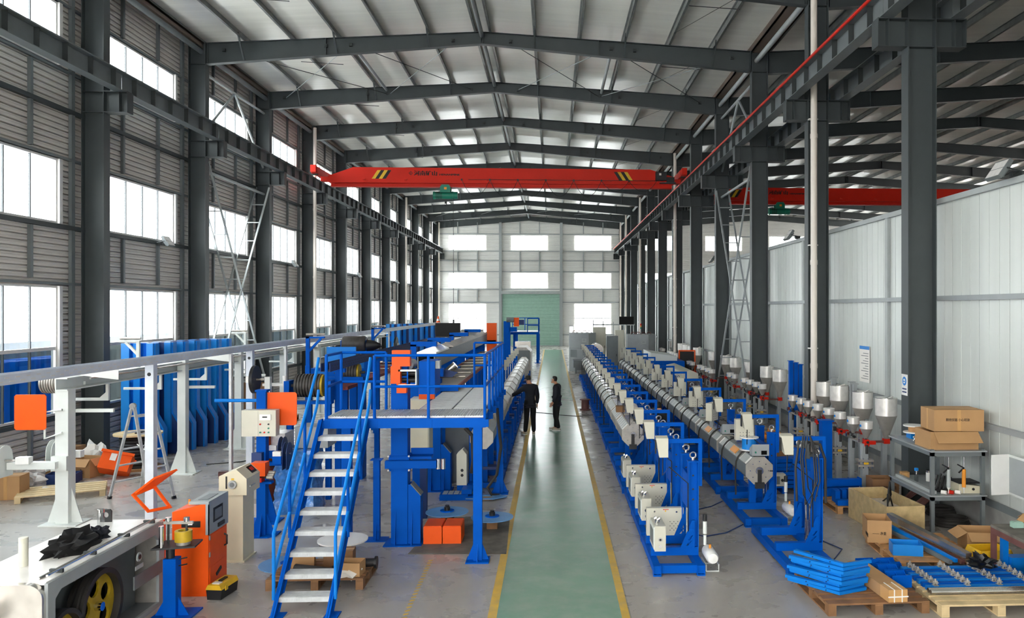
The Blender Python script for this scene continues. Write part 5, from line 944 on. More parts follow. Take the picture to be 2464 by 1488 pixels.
# ================================================================ control post and reels left of the stairs
t = thing('control_post', 'blue post with beige push-button panel and orange plate', 'control post', (-5.08, 14.5, 0))
B().box(-.08, .08, -.08, .08, .02, 2.30).ob('post', 'blue', t); B().box(-.1, .1, -.1, .1, 2.30, 2.33).ob('cap_plate', 'blue', t); B().box(-.25, .3, -.2, .25, 0, .02).ext([(.08, .02), (.26, .02), (.08, .7)], 'y', -.01, .01).ob('base_plate', 'blue', t)
pn = B().box(-.26, .32, -.28, -.085, 1.55, 2.0).ob('button_panel', 'beige', t); B().box(.02, .022, -.283, -.28, 1.56, 1.99).ob('panel_seam', 'grey_dark', pn)
B().box(.05, .24, -.30, -.28, 1.83, 1.93).ob('meter', 'white', pn); B().box(.1, .18, -.303, -.30, 1.875, 1.895).ob('meter_display', 'screen', pn)
for x, z, m in ((.06, 1.76, 'red'), (.2, 1.76, 'black'), (.2, 1.69, 'green'), (.06, 1.62, 'green'), (.13, 1.62, 'red'), (.2, 1.62, 'green')): B().cyl((x, -.30, z), (x, -.28, z), .014, 10).ob('button', m, pn)
B().ext([(.06 + a, 1.70 + c) for a, c in ((0, 0), (.50, 0), (.53, .03), (.53, .55), (.5, .58), (0, .58))], 'y', .0, .015).ob('guard_plate', 'orange', t); B().cyl((-.82, 0, 2.14), (-.08, 0, 2.14), .03, 12).ob('side_rod', 'blue_light', t)
B().box(-.12, .05, -.2, -.08, 1.05, 1.25).ob('valve_block', 'blue_dark', t)
def reel_guard(x, y, z, par):
    pl = [(y - .17, z - .26), (y + .17, z - .26), (y + .17, z)] + [(y + .17 * math.cos(a), z + .2 * math.sin(a)) for a in [R(15 * k) for k in range(1, 12)]] + [(y - .17, z)]
    for dx in (0, .07): B().ext(pl, 'x', x + dx, x + dx + .008).ob('reel_guard', 'blue_dark', par)
    B().cyl((x - .15, y, z), (x + .1, y, z), .018, 10).ob('axle', 'stainless', par); B().box(x - .2, x - .06, y - .05, y + .05, z - .04, z + .04).ob('bearing_block', 'white', par); B().box(x - .2, x - .05, y - .06, y + .06, z - .18, z - .042).ob('bearing_seat', 'blue', par)
reel_guard(.42, -.1, 1.22, t); reel_guard(.26, .15, 1.28, t); B().box(.08, .5, -.06, .06, 1.0, 1.06).ob('reel_arm', 'blue', t)
t = thing('roller_post', 'blue post with small orange box and wire rollers on top', 'machine stand', (-4.78, 13.65, 0)); B().box(-.065, .065, -.065, .065, .02, .86).ob('post', 'blue', t); B().add([(-.2, -.18, 0), (.14, -.18, 0), (.24, -.08, 0), (.24, .2, 0), (-.2, .2, 0), (-.2, -.18, .02), (.14, -.18, .02), (.24, -.08, .02), (.24, .2, .02), (-.2, .2, .02)], [(4,3,2,1,0),(5,6,7,8,9),(0,1,6,5),(1,2,7,6),(2,3,8,7),(3,4,9,8),(4,0,5,9)]).ob('base_plate', 'blue', t)
B().ext([(.065, .02), (.2, .02), (.065, .38)], 'y', -.008, .008).ob('gusset', 'blue', t); B().ext([(-.065, .02), (-.2, .02), (-.065, .38)], 'y', -.008, .008).ob('gusset', 'blue', t); B().ext([(-.065, .02), (-.17, .02), (-.065, .38)], 'x', -.008, .008).ob('gusset', 'blue', t)
B().box(-.12, .16, -.06, .06, .86, .9).ob('bracket', 'blue', t); B().box(-.1, .02, -.12, .04, .90, .97).ob('slide', 'red', t); B().box(-.15, .08, -.12, .08, 1.0, 1.22).ob('orange_box', 'orange', t); B().box(-.12, .14, -.04, .06, .95, 1.0).ob('box_seat', 'steel_dark', t)
for z in (.93, .99): B().cyl((-.22, -.08, z), (-.02, -.08, z), .02, 10).ob('wire_roller', 'chrome', t)
for k in range(3): B().cyl((.1, -.1 + k * .05, .98 + .03 * k), (.2, -.1 + k * .05, .98 + .03 * k), .03, 12).ob('wire_roller', 'stainless_dull', t)
t = thing('wrapped_machine', 'machine wrapped in clear film with blue base behind the stairs', 'machine', (-4.72, 15.4, 0)); 
bm = bmesh.new(); bmesh.ops.create_grid(bm, x_segments=1, y_segments=1, size=.1); bm.free()
wr = B(); n_ = 14; rings = []
for k in range(n_): 
    z = 1.15 * k / (n_ - 1); 
    for q in range(24):
        a = 2 * PI * q / 24; r_ = .36 / max(abs(math.cos(a)), abs(math.sin(a))) ** .85 * (1 + .05 * math.sin(5 * a + 3 * z * 6) + .04 * math.sin(9 * a - 11 * z)) * (1.12 if z < .2 else 1); wr.v.append((r_ * math.cos(a), r_ * math.sin(a), z))
for k in range(n_ - 1):
    for q in range(24): wr.f.append((k*24+q, k*24+(q+1) % 24, (k+1)*24+(q+1) % 24, (k+1)*24+q))
wr.f.append(tuple(range((n_-1)*24, n_*24))); wr.ob('film_wrapped_base', 'wrap_blue', t); B().box(-.05, .55, -.1, .5, 1.16, 1.55).ob('grey_housing', 'grey', t); B().box(-.5, -.47, -.3, .3, .0, 1.5).ob('orange_side', 'orange', t); B().box(-.46, -.2, -.2, .3, 1.16, 1.45).ob('film_bundle', 'bag_clear', t)
# ================================================================ second machine line (left of the platform)
def drumroll(loc, lab, r, ln, ribs, grp='ribbed capstan drums'):
    t = thing('capstan_drum', lab, 'capstan drum', loc, 0, grp); pr = []; p = ln / ribs
    for k in range(ribs): pr += [(r * .9, k * p), (r * .9, k * p + p * .25), (r, k * p + p * .35), (r, k * p + p * .9)]
    B().lathe([(.05, 0)] + pr + [(r * .9, ln), (.05, ln)], 28, (0, 0, 0), 'x').ob('ribbed_drum', 'drum', t); B().lathe([(.06, 0), (r * .93, 0), (r * .93, .04), (.06, .04)], 24, (ln, 0, 0), 'x').ob('yellow_hub', 'wheel_yellow', t); B().cyl((-.1, 0, 0), (ln + .15, 0, 0), .03, 10).ob('axle', 'steel_dark', t)
    return t
d1 = drumroll((-5.02, 16.2, 2.24), 'big ribbed capstan drum with yellow hub above the orange plate', .23, .5, 9); B().box(-.2, -.1, -.15, .15, -.3, .1).box(.6, .7, -.15, .15, -.3, .1).box(-.2, .7, -.1, .1, -.36, -.3).ob('bearing_frame', 'blue', d1); B().box(-.17, -.07, -.06, .06, -2.24, -.36).box(.57, .67, -.06, .06, -2.24, -.36).ob('leg', 'blue', d1)
B().box(-.62, -.12, -.12, .05, .0, .05).ob('guide_plate', 'white', d1); B().cyl((-.2, -.1, .05), (-.2, -.1, .2), .04, 12).ob('guide_pin', 'white', d1)
d2 = drumroll((-4.72, 18.2, 2.34), 'smaller ribbed capstan drum behind the stair rail', .2, .42, 7); B().box(-.3, .6, .12, .22, -.2, .0).box(-.3, .6, -.3, -.2, -.2, -.08).box(.46, .56, -.2, .2, -2.34, -.2).ob('bearing_frame', 'blue', d2); B().box(-.35, .3, .3, .34, .1, .55).ob('back_plate', 'blue_light', d2)
t = thing('idler_wheel', 'black idler wheel seen edge on beside the ribbed drum', 'wheel', (-5.75, 16.0, 2.38)); B().lathe([(.04, -.03), (.27, -.03), (.27, .03), (.04, .03)], 28, (0, 0, 0), 'x').ob('wheel_disc', 'black', t); B().cyl((-.12, 0, 0), (.3, 0, 0), .025, 10).ob('axle', 'stainless', t); B().box(-.16, -.08, -.05, .05, -.06, .06).ob('bearing', 'white', t); B().box(.2, .3, -.06, .06, -2.38, .05).ob('post', 'white_metal', t)
t = thing('idler_wheel', 'black idler wheel farther along beside the motor drum', 'wheel', (-5.9, 31.0, 2.35)); B().lathe([(.04, -.03), (.34, -.03), (.34, .03), (.04, .03)], 24, (0, 0, 0), 'x').ob('wheel_disc', 'black', t); B().box(-.1, .1, .0, .1, -2.35, .1).ob('post', 'white_metal', t)
t = thing('slotted_trough', 'dark slotted cable trough crossing behind the stair rails', 'trough', (-4.3, 15.6, 2.55)); B().box(-.09, -.08, 0, 14, 0, .16).box(.08, .09, 0, 14, 0, .16).box(-.08, .08, 0, 14, 0, .01).ob('channel', 'blue_dark', t); s3 = B()
for k in range(70): s3.box(.09, .092, .1 + k * .2, .2 + k * .2, .10, .115).box(.09, .092, .18 + k * .2, .28 + k * .2, .05, .065)
tag(s3.ob('slots', 'black', t), kind='stuff')
for y in (.9, 4.5, 8.5, 12.5): B().box(-.14, .14, y, y + .12, -.08, 0).box(-.06, .06, y, y + .12, -2.55, -.08).ob('post', 'blue', t)
t = thing('red_tray', 'rusty red tray with steel rollers on the second machine line', 'conveyor tray', (-4.95, 17.9, 1.98)); B().box(-.5, -.46, 0, 11.5, 0, .07).ob('side_rail', 'red_tray', t); B().box(.46, .5, 0, 11.5, 0, .07).ob('side_rail', 'red_tray', t); B().box(-.46, .46, 0, 11.5, 0, .015).ob('tray_plate', 'red_tray', t); rm2 = B().cyl((-.42, 0, .1), (.42, 0, .1), .022, 10).mesh('roller', 'stainless')
for k in range(8): put(rm2, 'roller', t, (0, .8 + k * 1.35, 0))
for y in (0.2, 3.4, 6.8, 10): 
    for x in (-.44, .34): B().box(x, x + .1, y, y + .1, -1.98, 0).ob('leg', 'blue', t)
for k, (x, y, z, d, lab) in enumerate([(-5.25, 19.6, 2.3, (.9, .35, .3), 'blue gear housing on the second machine line behind the drums'), (-5.3, 22.8, 2.3, (.9, .4, .35), 'blue housing block under the black motor drum'), (-5.2, 26.2, 2.3, (1.1, .4, .4), 'blue housing block with roller bracket farther along the second line')]):
    z = 2.0 + d[2]/2 + .04
    t = thing('drive_housing', lab, 'machine housing', (x, y, z), 0, 'blue housings on the second line'); B().cb((0, 0, 0), d).ob('block', 'blue', t); B().cb((-.1, -d[1]/2 - .01, .0), (d[0] * .5, .02, d[2] * .6)).ob('cover', 'blue_light', t); B().cb((0, 0, -d[2]/2 - .02), (d[0] * .8, d[1] * .6, .04)).ob('foot_plate', 'blue', t)
    B().cyl((d[0]/2, 0, .05), (d[0]/2 + .15, 0, .05), .06, 12).ob('shaft', 'stainless', t)
def tbracket(x, y, z, lab):
    t = thing('roller_bracket', lab, 'roller bracket', (x, y, z), 0, 'blue roller brackets on the second line'); B().box(-.04, .04, -.04, .04, 0, .66).bar((0, 0, .3), (.3, 0, .62), .05).box(-.04, .38, -.04, .04, .62, .66).ob('bracket', 'blue', t); B().cyl((-.04, 0, .71), (.38, 0, .71), .03, 10).ob('roller', 'stainless', t); B().box(-.05, .05, -.05, .05, -z, 0).ob('post', 'blue', t); return t
tbracket(-5.6, 18.9, 2.45, 'blue roller bracket above the ribbed drums'); tbracket(-5.55, 25.4, 2.5, 'blue roller bracket beside the black motor drum')
t = thing('motor_drum', 'black motor drum on blue posts behind the stair landing', 'motor', (-5.95, 23.4, 2.75)); B().lathe([(.05, 0), (.2, 0), (.22, .03), (.22, .62), (.2, .65), (.05, .65)], 24, (0, 0, 0), 'x').ob('drum', 'drum', t); B().lathe([(.04, 0), (.17, .02), (.15, .2), (.05, .4)], 18, (.66, 0, -.05), 'x').ob('motor', 'black', t); B().box(-.06, .0, -.05, .05, -.55, .1).box(.64, .7, -.05, .05, -.55, .1).box(-.1, 1.0, -.15, .15, -.6, -.5).box(.2, .4, -.1, .1, -2.75, -.6).ob('cradle', 'blue', t)
# ================================================================ screens and far equipment
def screen(loc, wd, ht, lab):
    t = thing('monitor', lab, 'monitor', loc, 0, 'hanging screens'); B().box(0, wd, 0, .05, 0, ht).ob('case', 'black', t); B().box(.02, wd - .02, -.003, 0, .03, ht - .02).ob('screen', 'screen', t); B().box(wd/2 - .03, wd/2 + .03, .06, .12, -loc[2], ht * .5).ob('pole', 'grey', t); B().box(wd/2 - .3, wd/2 + .3, .02, .3, -loc[2], -loc[2] + .03).ob('pole_base', 'grey', t)
screen((-3.72, 26, 2.84), .8, .46, 'black flat screen on a pole above the machine trough'); screen((4.14, 50, 2.77), .91, .5, 'black flat screen on a pole by the far grey machines')
t = thing('grey_console', 'grey sloped console desk left of the black screen', 'console', (-5.0, 29.5, 0)); B().ext([(0, 0), (1.6, 0), (1.6, 2.2), (1.1, 2.2), (0, 1.75)], 'y', 0, .7).ob('desk', 'grey', t); B().cb((.55, .3, 2.02), (1.1, .66, .02), (0, R(-22), 0)).ob('desk_top', 'beige', t)
t = thing('work_platform', 'small blue work platform with railing in front of the roller door', 'platform', (-2, 56, 0))
for x, y in ((-1.0, 56), (-1.0, 59.5), (-2.6, 56.2), (-2.6, 59.5)): B().box(x - .09, x + .09, y - .09, y + .09, .02, 2.0).box(x - .2, x + .2, y - .2, y + .2, 0, .02).ob('leg', 'blue', t, True)
B().box(-2.9, -.9, 55.9, 59.6, 1.98, 2.14).ob('deck', 'blue', t, True); B().box(-2.7, -1.0, 56.0, 59.5, 2.14, 2.17).ob('grating', 'galv', t, True)
for z in (2.6, 3.08): vrail(B(), [(-1.7, 56, z), (-.95, 56, z), (-.95, 59.5, z), (-2.9, 59.5, z)], .03).ob('rail', 'blue', t, True)
for x, y in ((-1.7, 56), (-.95, 56), (-.95, 57.7), (-.95, 59.5), (-2.0, 59.5), (-2.9, 59.5)): vrail(B(), [(x, y, 2.1), (x, y, 3.08)], .03).ob('rail_post', 'blue', t, True)
t = thing('machine_tower', 'blue machine tower with orange drive in front of the roller door', 'machine', (-3.1, 55.5, 0)); B().box(-.2, .25, -.3, .3, 0, 2.9).box(-.35, .35, -.4, .4, 0, .05).ob('tower', 'blue', t); B().box(.5, .85, -.4, -.2, 2.55, 3.15).ob('belt_cover', 'orange', t); B().cyl((-.0, -.3, 3.0), (.5, -.3, 3.0), .17, 14).ob('motor', 'grey_dark', t); B().box(.85, 1.2, -.4, .0, 2.65, 3.0).ob('drive_box', 'blue_dark', t); B().box(.2, .7, -.3, .3, 2.2, 2.5).ob('bracket', 'blue', t)
t = thing('end_machine', 'white topped machine with orange front under the small platform', 'machine', (-1.9, 52.5, 0)); B().box(-.45, .45, 0, 1.2, .9, 1.2).ob('orange_front', 'orange', t); B().box(-.5, .5, -.05, 1.2, 1.2, 1.62).ob('hood', 'stainless', t); B().box(-.5, .1, -.08, .9, 1.15, 1.3).ob('blue_band', 'blue', t); B().box(-.4, .4, .1, 1.1, 0, .9).ob('base', 'blue', t)
t = thing('take_up_unit', 'stainless housing at the far end of the left barrel line', 'machine', (-1.5, 42, 0)); B().ext([(-.35, 0), (.4, 0), (.4, 1.5), (.15, 1.75), (-.35, 1.75)], 'y', 0, 2.6).ob('housing', 'stainless_dull', t); B().box(-.3, .35, -.05, 0, 1.1, 1.6).ob('end_cover', 'grey_dark', t)
def extruder(loc, sc, lab, mesh_=True):
    t = thing('extruder_hood', lab, 'machine', loc, 0, 'grey far machines'); w_ = 1.6 * sc
    B().prism([(0, .35, 0), (.55, 0, 0), (1.15, 0, 0), (1.6, .5, 0), (1.6, 1.6, 0), (0, 1.6, 0)], (0, 0, 2.3)).ob('hood', 'grey', t); B().box(.74, 1.02, -.012, 0, 1.75, 1.98).ob('badge_plate', 'steel_light', t); B().ext([(.88 + .08 * math.cos(a), 1.84 + .08 * math.sin(a)) for a in [R(20 * k) for k in range(10)]], 'y', -.018, -.012).ob('badge', 'grey', t); B().prism([(-.005, .35, 1.38), (.55, -.005, 1.38), (1.15, -.005, 1.38), (1.605, .5, 1.38)], (0, 0, .015)).ob('seam', 'grey_dark', t)
    for k in range(4): B().tube([(.2 + k * .3, .5, 2.3), (.25 + k * .3, .5, 2.42), (.4 + k * .3, .5, 2.42), (.45 + k * .3, .5, 2.3)], .025, 6).ob('hoist_ring', 'brown_metal', t)
    if mesh_:
        o = B().box(-.0, .42, -.012, 0, .85, 1.3).ob('mesh_door', 'grey_dark', t); o.rotation_euler = (0, 0, R(-32)); o.location = (.08, .295, 0)
        B().box(.2, 1.1, -1.6, -.1, .35, .75).box(.3, 1.0, -1.5, -.2, .2, .35).ob('gear_box', 'grey_dark', t); B().box(.3, .4, -1.5, -1.4, 0, .2).ob('foot', 'grey_dark', t)
        for k in range(4): B().tube([(.9 + .1 * k, -1.2, .75), (1.0 + .1 * k, -1.3, 1.15 - .1 * k), (1.05 + .1 * k, -1.8, 1.0), (.9 + .12 * k, -2.3, .5)], .04, 8).ob('flexible_pipe', 'stainless_dull', t)
    return t
extruder((1.02, 48.3, 0), 1, 'grey faceted machine hood with mesh door beside the far walkway'); e2 = extruder((4.24, 45.2, 0), 1, 'grey faceted machine hood with signal lamp by the middle columns', False)
t = thing('signal_lamp', 'red yellow green signal lamp on the grey machine hood', 'signal lamp', (5.0, 45.6, 2.31)); B().cyl((0, 0, 0), (0, 0, .3), .02, 8).ob('stem', 'grey', t)
for k, m in enumerate(('green', 'amber', 'red')): B().cyl((0, 0, .3 + .1 * k), (0, 0, .4 + .1 * k), .045, 12).ob('lens', m, t)
for x0, x1, y, h, m, lab in ((2.55, 3.35, 50.5, 2.6, 'beige', 'tall beige cabinet between the grey machine hoods'), (3.0, 3.62, 44.5, 2.25, 'grey_dark', 'tall dark grey cabinet beside the middle barrel line'), (3.66, 4.2, 47, 2.5, 'beige', 'beige cabinet with louvred top beside the grey hood')):
    t = thing('control_cabinet', lab, 'cabinet', ((x0 + x1)/2, y, 0)); B().box(x0, x1, y, y + .6, .05, h).ob('case', m, t, True); B().box(x0 + .03, x1 - .03, y - .015, y, .1, h - .06).ob('door', m, t, True); B().box(x1 - .1, x1 - .07, y - .03, y - .015, h * .5, h * .56).ob('handle', 'black', t, True); B().box(x0, x1, y, y + .6, 0, .05).ob('plinth', 'black', t, True)
t = thing('strut_frame', 'tall galvanised strut frame behind the dark grey cabinet', 'frame', (4.2, 56, 0))
for k in range(5): B().box(-1.4 + k * .7, -1.34 + k * .7, 0, .06, 0, 3.0 - .08 * k).ob('upright', 'galv', t)
B().box(-1.4, 1.5, 0, .06, 2.6, 2.7).ob('top_bar', 'galv', t)
t = thing('quench_tank', 'stainless round tank between the far cabinets', 'tank', (2.45, 44.6, 0)); B().cyl((0, 0, 1.45), (0, 1.2, 1.45), .38, 20).ob('shell', 'stainless', t); B().box(-.3, .3, .1, 1.1, 0, 1.2).ob('stand', 'grey', t)
t = thing('blue_feeder', 'blue machine with white hood and orange frame by the middle columns', 'machine', (4.75, 33.8, 0)); B().box(-.5, .8, 0, 3.0, 0, 1.55).ob('body', 'blue', t); B().ext([(-.6, 1.56), (.5, 1.56), (.5, 1.74), (-.6, 1.9)], 'y', .1, 3.0).ob('hood', 'white_metal', t); B().box(.9, .95, 2.2, 2.26, .6, 1.9).box(1.6, 1.65, 2.2, 2.26, .6, 1.9).box(.95, 1.6, 2.2, 2.26, 1.84, 1.9).box(.9, 1.65, 2.3, 3.0, .0, .6).ob('orange_frame', 'orange', t); B().box(.96, 1.6, 2.28, 2.9, .62, 1.82).ob('dark_case', 'black', t)
t = thing('acrylic_hood', 'pale cover with clear acrylic hood on the middle barrel line', 'machine cover', (4.55, 26.5, 0)); B().ext([(-.3, 1.45), (.25, 1.45), (.25, 1.62), (.0, 1.72), (-.3, 1.66)], 'y', 0, 3.6).ob('cover', 'beige', t); B().ext([(-.3, 1.0), (.35, 1.0), (.35, 1.3), (.1, 1.44), (-.3, 1.44)], 'y', -1.2, -.05).ob('hood', 'film', t); B().box(-.2, .2, -1.1, 3.5, 0, 1.0).ob('base', 'blue', t); B().box(-.25, .2, 0.05, 3.5, 1.0, 1.45).ob('frame', 'blue_dark', t)
t = thing('gas_cylinder', 'blue gas cylinder with valve beside the narrow glazed door', 'gas cylinder', (1.55, 62, 0)); B().lathe([(.15, 0), (.16, .02), (.16, 1.3), (.08, 1.48), (.04, 1.5), (.04, 1.6), (0, 1.6)], 16).ob('body', 'blue', t); B().cyl((-.1, 0, 1.62), (.12, 0, 1.62), .04, 8).ob('valve', 'red', t)
t = thing('traffic_cone', 'small orange and white cone on the far end of the cable tray', 'cone', (-6.3, 45.2, 2.89)); B().lathe([(.16, 0), (.13, .03), (.09, .18), (.06, .3), (.03, .45), (0, .46)], 14).ob('cone', 'orange', t); B().lathe([(.092, .17), (.065, .3)], 14).ob('white_band', 'white', t)
for k, (x, y, r_, lab) in enumerate([(-4.5, 31.7, .2, 'white wrapped bundle under the black screen'), (-3.85, 31.9, .24, 'white wrapped bundle beside the machine trough')]): heap('wrapped_bundle', lab, 'bundle', (x, y, 2.2), (r_, r_, r_ * 1.2), 'paper', 50 + k); tag(B().cb((x, y, 1.1), (.5, .4, 2.19)).ob('pedestal', 'grey'), ['grey pedestal under the white bundle by the screen', 'grey pedestal under the white bundle by the trough'][k], 'pedestal')
# ================================================================ right foreground: shelf, pallets, cartons
t = thing('steel_shelf', 'grey steel shelf stacked with cartons beside the first middle column', 'shelf', (6.75, 14, 0))
sx0, sx1, sy0, sy1 = 6.3, 7.22, 13.2, 14.85
for x in (sx0, sx1 - .06):
    for y in (sy0, sy1 - .06): B().box(x, x + .06, y, y + .06, 0, 1.4).ob('upright', 'grey_dark', t, True)
for z in (.62, 1.36):
    B().box(sx0, sx1, sy0 + .0, sy0 + .05, z - .07, z).box(sx0, sx1, sy1 - .05, sy1, z - .07, z).ob('cross_rail', 'grey_dark', t, True); B().box(sx0, sx0 + .05, sy0 + .05, sy1 - .05, z - .07, z).box(sx1 - .05, sx1, sy0 + .05, sy1 - .05, z - .07, z).ob('side_rail', 'grey_dark', t, True); B().box(sx0 - .02, sx1 + .02, sy0 - .03, sy1 + .02, z, z + .02).ob('shelf_board', 'grey', t, True)
SZ = 1.381
carton('cardboard_box', 'lower open cardboard box on the grey shelf with a hanging flap', (6.75, 13.6, SZ), R(0), (.82, .6, .3), 'card', 40, flaps=False)
o = B().box(-.38, .38, -.24, 0, -.006, 0).ob('flap', 'card', bpy.data.objects['cardboard_box.008'] if 'cardboard_box.008' in bpy.data.objects else None)
fl = [x for x in COL.objects if x.get('label', '').startswith('lower open cardboard')][0]; o.parent = fl; o.location = (.02, -.3, .3); o.rotation_euler = (R(42), 0, 0)
carton('cardboard_box', 'upper taped cardboard box with printed characters on the grey shelf', (6.86, 13.62, SZ + .302), R(-3), (.84, .56, .36), 'card', 0, [('精密仪器 小心轻放', -.22, .17, .40, .05, 'f')])
t = thing('cable_reel', 'white reel with blue tape on the grey shelf', 'cable reel', (6.62, 14.55, SZ)); B().cyl((0, 0, .1), (0, 0, .12), .19, 24).ob('flange', 'white', t); B().cyl((0, 0, .22), (0, 0, .24), .19, 24).ob('flange', 'white', t); B().cyl((0, 0, .12), (0, 0, .22), .1, 18).ob('core', 'wood', t); B().box(-.1, .0, -.1, .1, 0, .1).ob('blue_block', 'blue_bright', t); B().box(.06, .16, -.1, .1, 0, .1).ob('blue_block', 'blue_bright', t)
t = thing('steel_ring', 'bent stainless tube ring lying on the grey shelf', 'steel ring', (6.62, 14.1, SZ + .02)); B().tube([(.2 * math.cos(a), .17 * math.sin(a), 0) for a in [2 * PI * k / 24 for k in range(24)]], .012, 7, closed=True).tube([(.2 * math.cos(a), .17 * math.sin(a), .06) for a in [2 * PI * k / 24 for k in range(24)]], .012, 7, closed=True).ob('ring', 'chrome', t)
for k in range(4): a = PI / 4 + k * PI / 2; B().cyl((.2 * math.cos(a), .17 * math.sin(a), 0), (.2 * math.cos(a), .17 * math.sin(a), .06), .01, 6).ob('spacer', 'chrome', t)
MZ = .641
bottle('clear water bottle with blue cap on the middle shelf', (6.55, 14.3, MZ), 'acrylic', .035, .24, 'blue_bright'); bottle('white squeeze bottle with steel cap on the middle shelf', (6.78, 14.3, MZ), 'white', .05, .2, 'chrome'); bottle('small clear jar on the middle shelf behind the upright', (6.72, 13.75, MZ), 'acrylic', .04, .14, 'paper')
tag(B().box(6.36, 6.44, 13.3, 14.75, MZ, MZ + .05).ob('aluminium_profile', 'steel_light'), 'long aluminium profile lying along the middle shelf edge', 'profile')
carton('small_carton', 'small brown carton at the end of the middle shelf', (6.5, 14.68, MZ), 0, (.14, .12, .1), 'card'); 
t = thing('meter_case', 'beige metal case with a round knob on the middle shelf', 'case', (7.02, 13.5, MZ)); B().ext([(-.19, 0), (.19, 0), (.19, .12), (-.19, .16)], 'y', -.18, .18).ob('case', 'cream', t); B().box(-.19, .19, -.18, .18, .161, .18).ob('black_lid', 'black', t); B().cyl((.06, -.19, .07), (.06, -.18, .07), .022, 12).ob('knob', 'black', t)
def caulk(x, y, m, lab):
    t = thing('caulking_gun', lab, 'caulking gun', (x, y, .0)); z = 1.28; B().cyl((0, 0, z), (0, 0, z - .17), .006, 6).ob('hook_rod', 'chrome', t); B().cyl((0, 0, z - .2), (0, 0, z - .5), .032, 14).ob('tube', m, t); B().lathe([(.032, 0), (.008, -.04), (.005, -.1)], 10, (0, 0, z - .5)).ob('nozzle', 'white', t); B().bar((0, 0, z - .18), (-.11, 0, z - .02 - .1), .02).bar((0, 0, z - .18), (-.09, 0, z - .26), .02).ob('trigger', 'black', t)
caulk(6.58, 13.17, 'steel_light', 'white caulking gun hanging from the shelf'); caulk(6.84, 13.17, 'amber', 'orange caulking gun hanging from the shelf')
for k in range(7):
    x = 6.5 + (k % 4) * .06; y = 13.45 + (k // 4) * .1; tag(B().cyl((x, y, MZ + .04), (x + .1, y + .05, MZ + .24 + .02 * (k % 3)), .02, 8).cb((x, y, MZ + .03), (.06, .06, .05)).ob('power_tool', 'black'), 'black hand tool heaped on the middle shelf', 'tool', 'black tools heaped on the middle shelf')
for k, m in enumerate(('paper', 'red', 'paper')): tag(B().cyl((6.52 + .12 * k, 13.3, MZ + .035), (6.58 + .12 * k, 13.24, MZ + .035), .032, 12).ob('sealant_tube', m), ['white sealant tube lying at the shelf front', 'red and white sealant tube lying at the shelf front', 'short white sealant tube beside the beige case'][k], 'tube')
# floor heap of hoses under the shelf
for k, (x, y, r_, lab) in enumerate([(6.55, 14.3, .34, 'thick dark hose coil standing under the grey shelf'), (6.9, 13.7, .3, 'black cable coil lying under the grey shelf'), (7.05, 14.4, .26, 'black cable coil by the kerb under the shelf')]):
    pts = [(x + (r_ - .012 * (j // 24)) * math.cos(2 * PI * j / 24), y + .8 * (r_ - .012 * (j // 24)) * math.sin(2 * PI * j / 24), .03 + .028 * (j // 24) + (.25 * (1 + math.cos(2 * PI * j / 24)) if k == 0 else 0)) for j in range(24 * 5)]
    tag(B().tube(pts, .02, 6).ob('hose_coil', 'rubber' if k else 'brown_metal'), lab, 'hose')
carton('cardboard_box', 'brown carton with printed characters between the crate and the shelf', (6.36, 15.35, 0), R(-4), (.5, .4, .5), 'card_dark', 95, [('机电零部件专用箱', -.14, .3, .34, .07, 'f')], flaps=False)
t = thing('wrapped_crate', 'open wooden crate wrapped in film with hoses inside', 'crate', (5.72, 13.7, 0), R(4)); x, y, z = .33, .72, .52
for q in ((-x, x, -y, -y + .02), (-x, x, y - .02, y), (-x, -x + .02, -y + .02, y - .02), (x - .02, x, -y + .02, y - .02)): B().box(*q, 0, z).ob('side_board', 'wrap_wood', t)
B().box(-x + .02, x - .02, -y + .02, y - .02, 0, .02).ob('bottom', 'wood_pale', t); B().box(-x + .02, x - .02, -y + .02, y - .02, .2, .32).ob('wrapped_contents', 'bag_clear', t)
for k in range(3): B().tube([(-.1 + .1 * k, -.3 + .2 * k, .3), (-.05 + .12 * k, -.2 + .2 * k, .6 + .06 * k), (.1 + .06 * k, .0 + .1 * k, .5), (.2, .1 + .2 * k, .3)], .014, 7).ob('hose', 'black', t)
# blue beams on a pallet
pallet('wooden_pallet', 'pale pallet under the stacked blue steel beams', (5.2, 14.55, 0), R(1), .82, 2.1, .14, 'wood', 9)
for k, (y, z, x0, x1) in enumerate([(15.3, .15, 5.15, 6.0), (15.7, .15, 5.15, 6.05), (16.1, .15, 5.17, 6.05), (15.5, .29, 5.15, 6.02)]):
    t = thing('blue_beam', 'blue steel box beam stacked on the pallet by the hoppers', 'beam', (x0, y, z), R(4), 'blue beams on the pallet by the hoppers'); B().box(0, x1 - x0, 0, .14, 0, .13).ob('beam', 'blue', t); B().box(x1 - x0, x1 - x0 + .012, -.02, .16, -.005, .15).ob('end_plate', 'blue', t)
for k in range(5): tag(B().cb((5.3 + .14 * k, 14.92 + .06 * (k % 2), .252), (.09, .2, .22), (0, 0, .08 * k)).cb((5.3 + .14 * k, 14.92 + .06 * (k % 2), .367), (.11, .08, .01)).ob('blue_bracket', 'blue'), 'small blue bracket standing on the pallet by the crate', 'bracket', 'small blue brackets on the pallet by the crate')
tag(B().box(5.22, 5.98, 14.6, 14.72, .142, .24).ob('blue_channel', 'blue'), 'blue steel channel lying on the pallet beside the wrapped crate', 'channel')
tag(B().box(4.55, 4.63, 14.3, 14.38, 0, 1.05).box(4.3, 4.55, 14.3, 14.38, .97, 1.05).box(4.45, 4.72, 14.2, 14.5, 0, .02).ob('blue_upright', 'blue'), 'blue angled upright standing beside the pallet of beams', 'post')
